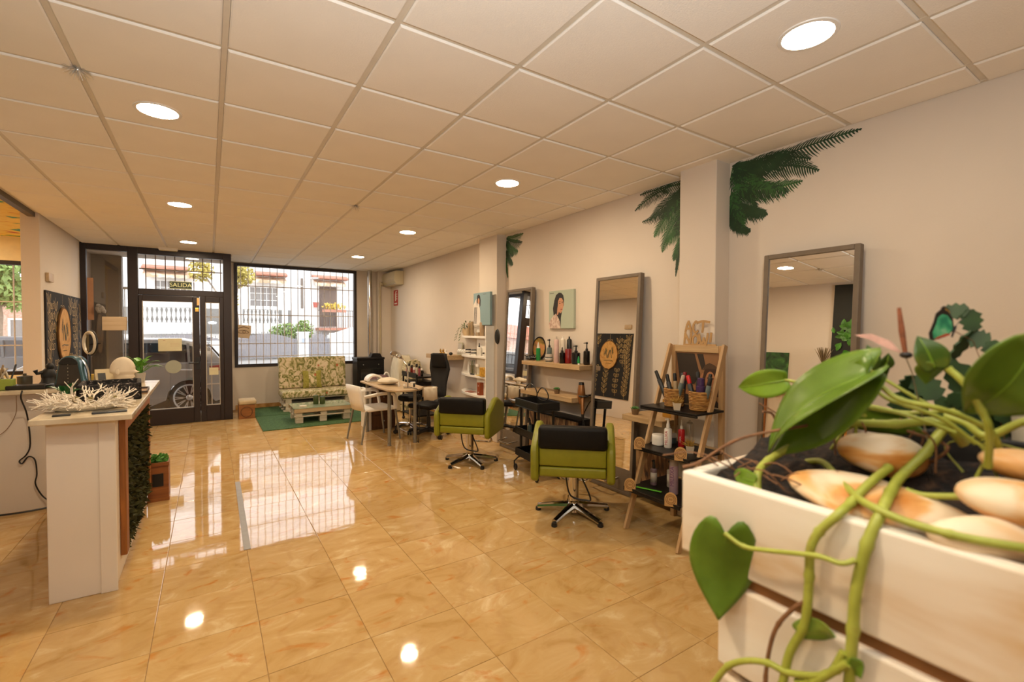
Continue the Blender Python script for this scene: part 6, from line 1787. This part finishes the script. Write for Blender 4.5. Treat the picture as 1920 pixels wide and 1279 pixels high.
# thermostat and leaf board on the left pier
o = G().rbox(-1.567, -1.535, 7.40, 7.60, 2.06, 2.16, .006).done('thermostat', mat('cream_thermostat', 'bba27e', .4), loc=(-1.55, 7.5, 2.1)); tag(o, 'small cream thermostat above the leaf patterned board', 'thermostat')
t = T('leaf_board', 'black board with gold leaf outlines and a wood slice logo on the left pier', 'board', (-1.55, 8.2, .44))
YA, YB, ZT = 7.33, 9.06, 1.515
G().box(-.015, .0, YA - 8.2, YB - 8.2, 0, ZT).done('panel', mat('black_board', '171412', .8, var=.12, scale=6), t, smooth=False)
M_GLD = mat('gold_outline', 'b39557', .5, .0, var=.15, scale=30)
q = random.Random(51)
RB = [0]
def ribbon(g, pts, w, x):
    """flat painted line in the board's plane; pts are (y, z)"""
    RB[0] += 1; x = x + (RB[0] % 60) * 1.5e-5
    P = [Vector((0, a, b)) for a, b in pts]
    for a, b in zip(P[:-1], P[1:]):
        d = b - a; x = x + 2e-6
        if d.length < 1e-5: continue
        d.normalize(); m = Vector((0, -d.z, d.y)) * w; e = d * w * .6
        g.add([(x, *(v)[1:]) for v in (a - m - e, a + m - e, b + m + e, b - m + e)], [(0, 1, 2, 3)])
def outline_leaf(g, y, z, a, l, w, x):
    d = Vector((cos(a), sin(a))); n = Vector((-d.y, d.x)); k = 7
    for s in (1, -1):
        ribbon(g, [(y + d.x * l * i / k + n.x * s * w * sin(pi * i / k) ** .8, z + d.y * l * i / k + n.y * s * w * sin(pi * i / k) ** .8) for i in range(k + 1)], .0035, x)
    ribbon(g, [(y, z), (y + d.x * l * .9, z + d.y * l * .9)], .0022, x)
g = G()
stems = [(-.74, .0, 1.5, 0), (-.45, .05, .62, 1), (-.48, .95, .5, 0), (-.1, .0, .62, 0), (-.18, 1.2, .3, 1), (.25, .02, .70, 1), (.22, 1.18, .33, 0), (.55, .0, 1.5, 0), (.78, .1, .75, 1), (.80, .85, .62, 0), (-.62, .75, .6, 1), (.42, .75, .65, 1)]
for (y, z0, h, k) in stems:
    n = int(h / .105)
    ribbon(g, [(y + .02 * sin(i * .8), z0 + h * i / n) for i in range(n + 1)], .003, .0008)
    for i in range(1, n + 1):
        zz = z0 + h * (i - .3) / n
        if zz > 1.42: continue
        for s in (1, -1):
            a = pi / 2 - s * (.62 if k == 0 else .95); l = .15 if k == 0 else .10
            if abs(y + cos(a) * l) < .855 and zz + sin(a) * l < 1.50:
                outline_leaf(g, y + .02 * sin(i * .8), zz, a, l, .024 if k == 0 else .032, .0008)
o = g.done('gold_leaf_outlines', M_GLD, t, smooth=False); o['kind'] = 'stuff'
M_SLICE = ramp_mat('wood_slice', [(.3, 'a9762f'), (.5, 'bd8d45'), (.7, 'cfa35c')], 5, .6, 4, 2.)
n = 40; q = random.Random(6)
pts = [((.285 + q.uniform(-.008, .008)) * cos(2 * pi * k / n) - .17, (.335 + q.uniform(-.008, .008)) * sin(2 * pi * k / n) + 1.0) for k in range(n)]
G().prism(pts, .0012, .022, ax='x').done('wood_slice', M_SLICE, t)
G().tube([(.014, a, b) for a, b in pts + pts[:1]], .012, 6).done('bark_ring', mat('bark_brown', '6b4820', .9, var=.2), t)
M_GRNP = mat('dark_green_paint', '2f3c1c', .5)
g = G()
ribbon(g, [(-.28, .93), (-.22, 1.12), (-.16, .93)], .008, .0232); ribbon(g, [(-.20, 1.12), (-.13, .93), (-.06, 1.14)], .008, .0232)
for k in range(5):
    outline_leaf(g, -.06 - .012 * k, .98 + .03 * k, .9 + .3 * (k % 2), .07, .016, .0232); outline_leaf(g, -.30 + .01 * k, 1.02 + .03 * k, 1.9, .06, .014, .0232)
ribbon(g, [(-.33, .86), (-.24, .875), (-.15, .868), (-.02, .865)], .006, .0232); ribbon(g, [(-.28, .80), (-.10, .80)], .004, .0232)
g.done('painted_logo', M_GRNP, t, smooth=False)
# seen in the near mirror: left wall pictures
o = G().box(-1.6, -1.575, 3.95, 4.36, 1.16, 1.66).done('green_picture', ramp_mat('green_leaf_print', [(.35, '10280f'), (.55, '2c5a22'), (.7, '5b8a3a')], 6, .5, 4, .8), smooth=False, loc=(-1.6, 4.15, 1.16)); tag(o, 'dark green leaf picture on the left wall, seen in the near mirror', 'picture')
t = T('jungle_panel', 'black wall panel with green climbing leaves, seen in the near mirror', 'panel', (-1.6, 2.5, 0))
G().box(-1.598, -1.575, 1.6, 3.33, 0, 2.74).done('board', mat('jungle_black', '11150f', .6, var=.2), t, world=True, smooth=False)
g = G(); q = random.Random(61)
for k in range(420):
    z = q.uniform(.6, 2.1); y = q.uniform(1.65, 3.3); a = q.uniform(0, 6.28)
    leaf(g, (-1.57, y, z), (.25, cos(a), sin(a)), q.uniform(.08, .16), q.uniform(.05, .1), up=Vector((1, 0, 0)), curl=.3)
o = g.done('ivy_leaves', mat('ivy_green', '3f7a1c', .5, var=.4, scale=8), t, world=True, smooth=False); o['kind'] = 'stuff'
t = T('slatted_cabinet', 'orange wood slatted cabinet against the left wall, seen in the near mirror', 'cabinet', (-1.4, 3.0, 0))
G().box(-1.50, -1.25, 2.7, 3.42, .02, 1.30).done('carcass', M_BLACKW, t, world=True, smooth=False)
for k in range(8):
    y = 2.71 + k * .09
    G().box(-1.25, -1.232, y, y + .06, .0, 1.32).done('slat', wood('orange_slat', 'a0642a', 'be8440', 6, 'z'), t, world=True, smooth=False, bev=.002)
G().box(-1.50, -1.22, 2.68, 3.44, 1.305, 1.33).done('top', wood('orange_slat', 'a0642a', 'be8440', 6, 'z'), t, world=True, smooth=False, bev=.003)
t = T('pampas_vase', 'vase of dry pampas grass on the slatted cabinet, seen in the near mirror', 'vase', (-1.42, 3.36, 1.33))
G().lathe([(.04, 0), (.06, .06), (.03, .16), (.035, .18), (.03, .18), (0, .02)], n=16).done('vase', M_PGREY, t)
g = G(); q = random.Random(71)
for k in range(60):
    a = q.uniform(0, 6.28); s = q.uniform(.05, .5); d = Vector((cos(a) * s, sin(a) * s, 1)).normalized(); b = Vector((0, 0, .15))
    g.tube([b, b + d * .18, b + d * .30 + Vector((0, 0, -.02))], [.002, .006, .001], 4)
g.done('plumes', mat('dry_pampas', '7d6a4c', .9, var=.2), t)
# ============================================================= FOREGROUND PLANTER
M_PLW = ramp_mat('worn_white_plank', [(.29, 'a06c3a'), (.35, 'c9ab84'), (.42, 'dac9b2'), (.6, 'e6dccc')], 4.2, .7, 6, .6, (1, .5, 1.6))
M_SOIL = ramp_mat('potting_soil', [(.4, '120c08'), (.6, '2c1d12'), (.7, '4a3320')], 60, .95, 4, bump=.8)
t = T('plank_planter', 'large white plank planter box of pothos in the near right foreground', 'planter', (.9, 0, 0))
Yn, Yf = -.62, .513
for (z0, z1, yf, nm) in ((1.118, 1.257, Yf, 'plank'), (.962, 1.098, .442, 'plank'), (.80, .945, .442, 'plank')):
    G().box(.688, .712, Yn, yf, z0, z1).done(nm, M_PLW, t, world=True, smooth=False, bev=.004)
    G().box(.712, 1.15, yf - .024, yf, z0, z1).done(nm, M_PLW, t, world=True, smooth=False, bev=.004)
    G().box(1.126, 1.15, Yn, yf - .024, z0, z1).done(nm, M_PLW, t, world=True, smooth=False, bev=.004)
G().box(.70, 1.13, Yn, .42, 1.0, 1.12).done('inner_rail', mat('raw_brown_rail', '8a5c30', .8, var=.2), t, world=True, smooth=False)
G().box(.72, 1.12, Yn, .40, 0, 1.0).done('inner_stand', mat('planter_stand', '6a5236', .8), t, world=True, smooth=False)
g = G(); q = random.Random(81); nx, ny = 16, 34; vs = []; fs = []
for i in range(nx + 1):
    for j in range(ny + 1):
        x = .712 + .414 * i / nx
        vs.append((x, Yn + (.488 - Yn) * j / ny, 1.226 + (.34 * (x - .712) if x < .95 else .015) + q.uniform(-.006, .008)))
for i in range(nx):
    for j in range(ny):
        a = i * (ny + 1) + j; fs.append((a, a + 1, a + ny + 2, a + ny + 1))
o = g.add(vs, fs).done('soil', M_SOIL, t, world=True, ang=80); o['kind'] = 'stuff'
g = G(); a, b, w = .95, 1.12, .008
g.box(a, a + w, -.5, .30, 1.245, 1.345); g.box(b - w, b, -.5, .30, 1.235, 1.345); g.box(a + w, b - w, .292, .30, 1.235, 1.345); g.box(a + w, b - w, -.5, -.492, 1.235, 1.345); g.box(a + w, b - w, -.492, .292, 1.235, 1.325)
o = g.done('black_trough', mat('black_trough', '15110e', .6, var=.1), smooth=False, bev=.003, loc=(1.03, -.1, 1.235)); tag(o, 'black plastic trough set into the back of the plank planter', 'trough')
# stones
M_STONE = ramp_mat('banded_pebble', [(.33, 'b8742c'), (.43, 'd39c5a'), (.52, 'e0c8a6'), (.75, 'e8dac2')], 7, .45, 4, 1.0, (1, 1, 2.2), rnd_shift=True)
st = [((.862, .284, 1.312), (.042, .054, .034), .5, .1, 'rounded orange white pebble in the middle of the planter'), ((.772, .262, 1.262), (.052, .098, .026), .25, -.22, 'large flat pale pebble lying at the planter front rim'),
      ((.872, .140, 1.328), (.03, .04, .02), .1, .2, 'orange topped pebble behind the pale one at the right edge'), ((.785, .125, 1.302), (.04, .055, .026), .2, -.1, 'smooth pale pebble at the right edge of the picture'), ((.742, .142, 1.262), (.032, .06, .024), .9, .0, 'cream pebble lowest at the planter front right')]
for k, (p, r, rz, ry, lb) in enumerate(st):
    q = random.Random(90 + k)
    ph = [q.uniform(0, 6) for _ in range(4)]
    o = G().sph((0, 0, 0), r, 24, 16, warp=lambda x, y, z: (x * (1 + .10 * sin(2 * y + ph[0]) + .05 * sin(3 * z + ph[3])), y * (1 + .10 * sin(2.2 * x + ph[1])), z * (1 + .12 * sin(2 * x + 1.5 * y + ph[2])))).done('pebble', M_STONE, ang=80)
    o.location = p; o.rotation_euler = (.1, ry, rz); tag(o, lb, 'pebble', 'pebbles in the planter')
# pothos
def pothos_mat(name, a, b, vein):
    m = bpy.data.materials.new(name); m.use_nodes = True
    N, L = nodes_of(m); p = N['Principled BSDF']; p.inputs['Roughness'].default_value = .32
    tc = N.new('ShaderNodeTexCoord'); nz = N.new('ShaderNodeTexNoise'); nz.inputs['Scale'].default_value = 14; nz.inputs['Detail'].default_value = 4
    L.new(tc.outputs['Object'], nz.inputs['Vector'])
    r = N.new('ShaderNodeValToRGB'); e = r.color_ramp.elements; e.new(.6)
    for k, (pos, c) in enumerate([(.35, a), (.6, b), (.74, vein)]):
        e[k].position = pos; e[k].color = (*lin(c), 1)
    L.new(nz.outputs[0], r.inputs[0]); L.new(r.outputs[0], p.inputs['Base Color'])
    tr = N.new('ShaderNodeBsdfTranslucent'); L.new(r.outputs[0], tr.inputs[0])
    mx = N.new('ShaderNodeMixShader'); mx.inputs[0].default_value = .22
    L.new(p.outputs[0], mx.inputs[1]); L.new(tr.outputs[0], mx.inputs[2]); L.new(mx.outputs[0], N['Material Output'].inputs[0])
    return m
M_PO1 = pothos_mat('pothos_leaf', '5a761c', '6b8a28', '9aa348'); M_PO2 = pothos_mat('pothos_young_leaf', '6f941e', '86a832', 'a9bc58'); M_PO3 = pothos_mat('pothos_dark_leaf', '3a5218', '486320', '7d7a2a')
M_PST = ramp_mat('pothos_stem', [(.3, '8a8f2c'), (.6, 'a3a844'), (.72, '8f7c38')], 18, .45, 3)
t = T('pothos', 'bright green trailing pothos with big leaves spilling over the plank planter', 'plant', (.8, .3, 1.222))
W = Vector
def pleaf(base, tip, side, w, m, curl=.12, fold=.25, sag=.0, name='leaf', heart=.16):
    base, tip = W(base), W(tip); d = tip - base; L_ = d.length; d.normalize()
    s = W(side); s = (s - d * s.dot(d)).normalized(); n = s.cross(d)
    NU, NV = 14, 8; vs = []; fs = []
    for i in range(NU + 1):
        u = i / NU
        k = sqrt(max(0, 1 - ((.33 - u) / .42) ** 2)) if u < .33 else max(.02, 1 - ((u - .33) / .67) ** 1.7)
        for j in range(NV + 1):
            v = -1 + 2 * j / NV
            back = heart * L_ * 1.15 * sin(pi * .74 * abs(v)) * max(0, 1 - u * 2.4)
            c = base + d * (u * L_ - back) + s * (v * k * w / 2) + n * (curl * L_ * (4 * u * (1 - u)) - sag * L_ * u * u + fold * abs(v) * k * w / 2 - .02 * w * sin(abs(v) * pi) * sin(u * 9))
            vs.append(c)
    for i in range(NU):
        for j in range(NV):
            a = i * (NV + 1) + j; fs.append((a, a + 1, a + NV + 2, a + NV + 1))
    o = G().add(vs, fs).done(name, m, t, world=True, ang=80, solid=.0012)
    rb = G()
    P = []
    for i in range(NU):
        u = i / NU; P.append(base + d * (u * L_) + n * (curl * L_ * 4 * u * (1 - u) - sag * L_ * u * u + .0008))
    rb.tube(P, [.0016 * (1 - .8 * i / NU) for i in range(NU)], 5)
    rb.v = [tuple(W(v) ) for v in rb.v]
    rr = rb.done('midrib', M_PO2, None, ang=80); rr.parent = o; rr.location = -(W(t.location)) ; rr.location = -W((t.location[0], t.location[1], t.location[2]))
    return o
RT = W((cos(YAW), -sin(YAW), 0)); UPV = W((0, 0, 1)); TOC = -W((sin(YAW), cos(YAW), 0))
def mixv(a, b, c):
    return RT * a + UPV * b + TOC * c
# stems
def stem(pts, r, k=6, name='stem', m=None):
    c = curve(pts, k); n = len(c)
    rr = r if isinstance(r, (int, float)) else [r[0] + (r[1] - r[0]) * i / (n - 1) for i in range(n)]
    if not isinstance(rr, list): rr = [rr] * n
    rr = [x * .84 * (1.22 if i % (k * 2) == 0 else 1) for i, x in enumerate(rr)]
    G().tube(c, rr, 8).done(name, m or M_PST, t, world=True, ang=80)
stem([(.72, .398, 1.250), (.735, .405, 1.272), (.78, .413, 1.283), (.83, .387, 1.314), (.86, .352, 1.335), (.88, .329, 1.349), (.88, .273, 1.358), (.88, .223, 1.369), (.90, .20, 1.34)], .0075)
stem([(.90, .206, 1.383), (.88, .223, 1.351), (.86, .232, 1.325), (.82, .247, 1.295), (.76, .240, 1.285), (.705, .231, 1.275), (.681, .238, 1.235), (.674, .246, 1.174), (.673, .248, 1.126), (.673, .251, 1.057), (.673, .254, .96)], .0078)
stem([(.87, .40, 1.27), (.843, .359, 1.285), (.777, .309, 1.283), (.726, .267, 1.278), (.70, .236, 1.277), (.697, .204, 1.272), (.695, .164, 1.272), (.705, .133, 1.272), (.73, .09, 1.272)], .006)
stem([(.82, .262, 1.303), (.76, .264, 1.290), (.715, .268, 1.272), (.682, .270, 1.262), (.675, .289, 1.234), (.672, .298, 1.208), (.672, .299, 1.171), (.672, .301, 1.127), (.672, .306, 1.095), (.670, .322, 1.052), (.668, .33, 1.0)], .0068)
stem([(.67, .246, 1.215), (.66, .258, 1.209), (.66, .286, 1.207), (.66, .348, 1.189), (.658, .383, 1.182), (.655, .411, 1.192)], .0042, 6, 'petiole')
stem([(.8, .284, 1.435), (.80, .264, 1.42), (.80, .243, 1.405), (.82, .203, 1.395), (.86, .168, 1.37), (.88, .16, 1.34)], .0045, 6, 'petiole')
stem([(.82, .291, 1.425), (.82, .267, 1.404), (.82, .243, 1.396), (.84, .21, 1.38), (.86, .18, 1.35)], .0035, 6, 'petiole')
stem([(.77, .188, 1.454), (.77, .172, 1.436), (.775, .158, 1.405), (.78, .152, 1.381), (.82, .16, 1.33)], .0048, 6, 'petiole')
stem([(.86, .427, 1.413), (.86, .402, 1.41), (.85, .364, 1.407), (.84, .314, 1.386), (.84, .25, 1.38), (.86, .2, 1.36)], .0032, 6, 'petiole')
stem([(.88, .31, 1.44), (.88, .28, 1.42), (.88, .24, 1.395), (.88, .2, 1.375), (.89, .18, 1.35)], .0032, 6, 'petiole')
stem([(.9, .375, 1.363), (.9, .322, 1.378), (.9, .266, 1.374), (.9, .211, 1.386)], .0035, 6, 'petiole')
stem([(.87, .215, 1.38), (.87, .193, 1.374), (.87, .172, 1.360), (.87, .138, 1.385), (.87, .10, 1.40)], .0058)
stem([(.80, .235, 1.281), (.80, .212, 1.281), (.80, .157, 1.296), (.81, .12, 1.30)], .005)
stem([(.665, .445, .92), (.665, .431, .944), (.665, .409, .983), (.665, .38, 1.009), (.665, .348, 1.025), (.665, .319, 1.029), (.665, .273, 1.056), (.668, .256, 1.094)], .0055)
stem([(.668, .31, 1.02), (.664, .285, 1.04), (.664, .262, 1.07), (.664, .25, 1.085)], .006)
M_DRYST = mat('dry_brown_stem', '7a5232', .7, var=.25, scale=40)
stem([(.672, .302, 1.135), (.67, .316, 1.12), (.67, .337, 1.086), (.67, .348, 1.049), (.668, .353, .999), (.668, .354, .93)], .0035, 6, 'dry_stem', M_DRYST)
stem([(.70, .52, 1.259), (.72, .50, 1.270), (.75, .461, 1.308), (.78, .423, 1.328), (.83, .355, 1.35), (.85, .318, 1.358)], .0030, 6, 'dry_stem', M_DRYST)
q = random.Random(15)
for k in range(14):
    y0 = .25 + .018 * k; x0 = .72 + q.uniform(0, .06)
    stem([(x0, y0, 1.262), (x0 + q.uniform(-.03, .03), y0 + q.uniform(.01, .05), 1.275 + q.uniform(0, .015)), (x0 + q.uniform(-.04, .06), y0 + q.uniform(.05, .10), 1.265)], .0014, 4, 'dry_stem', M_DRYST)
for k in range(16):
    y0 = .16 + .02 * k; x0 = .84 + q.uniform(0, .07)
    stem([(x0, y0, 1.30), (x0 + q.uniform(-.02, .02), y0 + q.uniform(-.03, .03), 1.33 + q.uniform(0, .03)), (x0 + q.uniform(-.03, .03), y0 + q.uniform(-.06, .06), 1.34 + q.uniform(0, .04))], q.choice((.0016, .0028)), 4, 'thin_stem', q.choice((M_PST, M_DRYST)))
# leaves
pleaf((.8, .284, 1.435), (.80, .432, 1.296), mixv(.45, .62, -.62), .105, M_PO1, .10, .30, .05)
pleaf((.80, .29, 1.425), (.81, .425, 1.285), mixv(.3, .35, .9), .09, M_PO1, .06, -.25, .0)
pleaf((.86, .425, 1.413), (.86, .515, 1.391), mixv(.1, .9, .35), .052, M_PO2, .10, .25, .0, 'leaf', .05)
pleaf((.785, .122, 1.474), (.79, .176, 1.398), mixv(-.75, .62, .15), .115, M_PO1, .12, .2, .0, 'leaf', .2)
pleaf((.80, .115, 1.478), (.845, .155, 1.395), mixv(.5, .3, .8), .06, pothos_mat('yellowing_leaf', '6e6a1e', 'a3861c', 'b08a20'), .05, .3)
pleaf((.655, .409, 1.191), (.650, .416, 1.054), mixv(.9, -.2, .35), .098, M_PO1, .07, .16, -.04, 'leaf', .15)
pleaf((.85, .222, 1.449), (.85, .241, 1.493), mixv(1, .1, .3), .042, M_PO3, .08, .3, 0, 'leaf', .1)
pleaf((.85, .219, 1.452), (.855, .232, 1.425), mixv(1, .3, .2), .04, M_PO1, .08, .3, 0, 'leaf', .1)
pleaf((.88, .305, 1.445), (.88, .312, 1.478), mixv(1, .1, .4), .024, M_PO3, .1, .3, 0, 'leaf', .05)
pleaf((.88, .291, 1.450), (.88, .306, 1.398), mixv(1, .2, .3), .032, M_PO3, .1, .25, 0, 'leaf', .1)
pleaf((.88, .289, 1.444), (.88, .284, 1.466), mixv(1, .1, .3), .02, M_PO3, .1, .25, 0, 'leaf', .05)
pleaf((.90, .34, 1.352), (.90, .24, 1.345), mixv(.1, .6, .6), .05, M_PO1, .12, .2, 0, 'leaf', .1)
pleaf((.72, .40, 1.262), (.735, .445, 1.262), mixv(.2, .4, .8), .035, M_PO2, .1, .2, 0, 'leaf', .1)
pleaf((.668, .31, 1.09), (.662, .262, 1.112), mixv(.1, .8, .5), .03, M_PO1, .2, .2, 0, 'leaf', .1)
pleaf((.664, .25, 1.085), (.664, .235, 1.075), mixv(.1, .8, .5), .03, M_PO1, .2, .2, 0, 'leaf', .1)
# darker toothed plant at the back, in the trough
t = T('holly_cactus', 'dark green toothed leaf cactus arching behind the pothos', 'plant', (1.03, .2, 1.326))
M_HOL = mat('dark_toothed_leaf', '27401a', .65, var=.35, scale=30)
def pad(a, b, w, side):
    a, b = W(a), W(b); d = b - a; s = W(side); s = (s - d * (s.dot(d) / d.length_squared)).normalized(); nn = s.cross(d).normalized()
    out = [(0, .25), (.15, .8), (.3, .62), (.45, 1.0), (.6, .72), (.75, .95), (.88, .5), (1, .35)]
    pts = [a + d * u + s * (w / 2 * k) for u, k in out] + [a + d * u - s * (w / 2 * k) for u, k in reversed(out)]
    n = len(pts); th = nn * .0016
    G().add([p + th for p in pts] + [p - th for p in pts], [tuple(range(n)), tuple(range(2 * n - 1, n - 1, -1))] + [(i, (i + 1) % n, n + (i + 1) % n, n + i) for i in range(n)]).done('leaf_pad', M_HOL, t, world=True, smooth=False)
def chain(pts, w):
    P = curve(pts, 3)
    for a, b in zip(P[::3][:-1], P[::3][1:]):
        pad(a, b, w, mixv(.5, .75, .3))
chain([(1.02, .21, 1.33), (1.02, .235, 1.40), (1.02, .245, 1.455), (1.02, .22, 1.50), (1.02, .225, 1.535), (1.02, .258, 1.53)], .030)
chain([(1.02, .19, 1.33), (1.02, .19, 1.40), (1.02, .185, 1.45), (1.02, .20, 1.485), (1.02, .225, 1.49)], .034)
chain([(1.03, .16, 1.33), (1.02, .165, 1.42), (1.02, .155, 1.48), (1.02, .135, 1.505), (1.0, .12, 1.545), (1.0, .115, 1.62)], .032)
chain([(1.02, .21, 1.33), (1.0, .255, 1.39), (1.0, .285, 1.425), (1.0, .30, 1.395), (1.0, .305, 1.36)], .044)
chain([(1.02, .2, 1.40), (1.0, .24, 1.45), (1.0, .275, 1.462)], .03)
chain([(1.02, .17, 1.45), (1.01, .15, 1.47), (1.0, .12, 1.45), (1.0, .10, 1.42)], .03)
chain([(1.02, .17, 1.35), (1.0, .19, 1.40), (.99, .21, 1.41)], .03)
for k in range(6):
    chain([(1.03, .28 - .04 * k, 1.33), (1.01, .275 - .045 * k, 1.37 + .01 * (k % 3)), (1.0, .29 - .05 * k, 1.40)], .026)
t = T('grey_pot', 'plain pale grey pot at the right edge behind the pothos', 'pot', (1.03, .125, 1.326))
G().lathe([(.045, 0), (.05, .004), (.058, .115), (.053, .115), (.046, .01), (0, .01)], n=24).done('pot', mat('pale_grey_pot', 'b3aa98', .6, var=.03), t)
# butterfly and dragonfly picks
t = T('butterfly_pick', 'green butterfly with black and red wing edges on a wire pick', 'decoration', (.95, .226, 1.50))
M_BFD = mat('butterfly_dark', '1c1410', .5); M_BFG = ramp_mat('butterfly_green', [(.35, '1f7a5a'), (.55, '4faf7a'), (.7, '8fc49a')], 60, .4, 2); M_BFR = mat('butterfly_red', 'b03a20', .4, var=.2); M_BFY = mat('butterfly_yellow', 'b58a3c', .5, var=.3, scale=80)
def wing(pts, m, off, name):
    c = W((.95, .226, 1.503)); P = [c + mixv(a, b, off) for a, b in pts]; n = len(P); th = TOC * .0005
    G().add([p + th for p in P] + [p - th for p in P], [tuple(range(n)), tuple(range(2 * n - 1, n - 1, -1))] + [(i, (i + 1) % n, n + (i + 1) % n, n + i) for i in range(n)]).done(name, m, t, world=True, smooth=False)
s_ = .00092
fw_ = [(0, 0), (-.002, .016), (-.010, .028), (-.020, .031), (-.028, .024), (-.031, .012), (-.034, .004), (-.038, -.006), (-.036, -.018), (-.024, -.015), (-.010, -.010)]
wing(fw_, M_BFD, .0, 'wing'); wing([(a * .78 - .003, b * .76 - .0005) for a, b in fw_], M_BFG, .0008, 'wing_patch')
wing([(-.006, -.0085), (-.022, -.0125), (-.030, -.0155), (-.026, -.0118), (-.012, -.0062)], M_BFR, .0016, 'wing_edge')
wing([(-.003, .0), (.0, .014), (-.004, .03), (-.012, .036), (-.017, .033), (-.008, .02)], M_BFD, -.004, 'far_wing'); wing([(-.003, .004), (-.001, .014), (-.005, .028), (-.011, .032), (-.006, .018)], M_BFY, -.0032, 'far_wing_patch')
c = W((.95, .226, 1.503)); G().tube([c + mixv(-.004, -.012, .001), c + mixv(.001, .003, .001), c + mixv(.002, .006, .001)], [.0012, .002, .001], 6).tube([c + mixv(.002, .004, 0), c + mixv(.008, .012, 0), c + mixv(.013, .016, 0)], .0006, 4).done('body', M_BFD, t, world=True)
G().tube([c + mixv(0, -.002, 0), c + mixv(.03, -.018, 0), (1.0, .19, 1.40), (1.02, .18, 1.325)], .0007, 4).done('wire', M_DRYST, t, world=True)
t = T('dragonfly_pick', 'slim dragonfly ornament with pink wing and upright tail on a wire', 'decoration', (.86, .26, 1.47))
G().tube([(.86, .266, 1.535), (.86, .262, 1.50), (.86, .2575, 1.468)], [.0025, .0042, .003], 8).done('tail', mat('dragonfly_rust', '8a4f32', .5, var=.4, scale=60), t, world=True)
G().sph((.86, .2565, 1.465), (.006, .008, .005), 10, 7).done('head', M_BFD, t, world=True)
P = [(.86, .262, 1.468), (.86, .275, 1.485), (.86, .30, 1.496), (.86, .322, 1.494), (.86, .30, 1.486), (.86, .275, 1.472)]
g = G(); g.add([(x - .001, y, z) for x, y, z in P] + [(x + .001, y, z) for x, y, z in P], [(0, 1, 2, 3, 4, 5), (11, 10, 9, 8, 7, 6)] + [(i, (i + 1) % 6, 6 + (i + 1) % 6, 6 + i) for i in range(6)]); g.done('wing', mat('pale_pink_wing', 'd0a59a', .3, var=.2, scale=60), t, world=True, smooth=False)
G().tube([(.86, .257, 1.462), (.86, .249, 1.44), (.88, .235, 1.34), (.89, .232, 1.29)], .0009, 5).done('wire', M_STEEL, t, world=True)
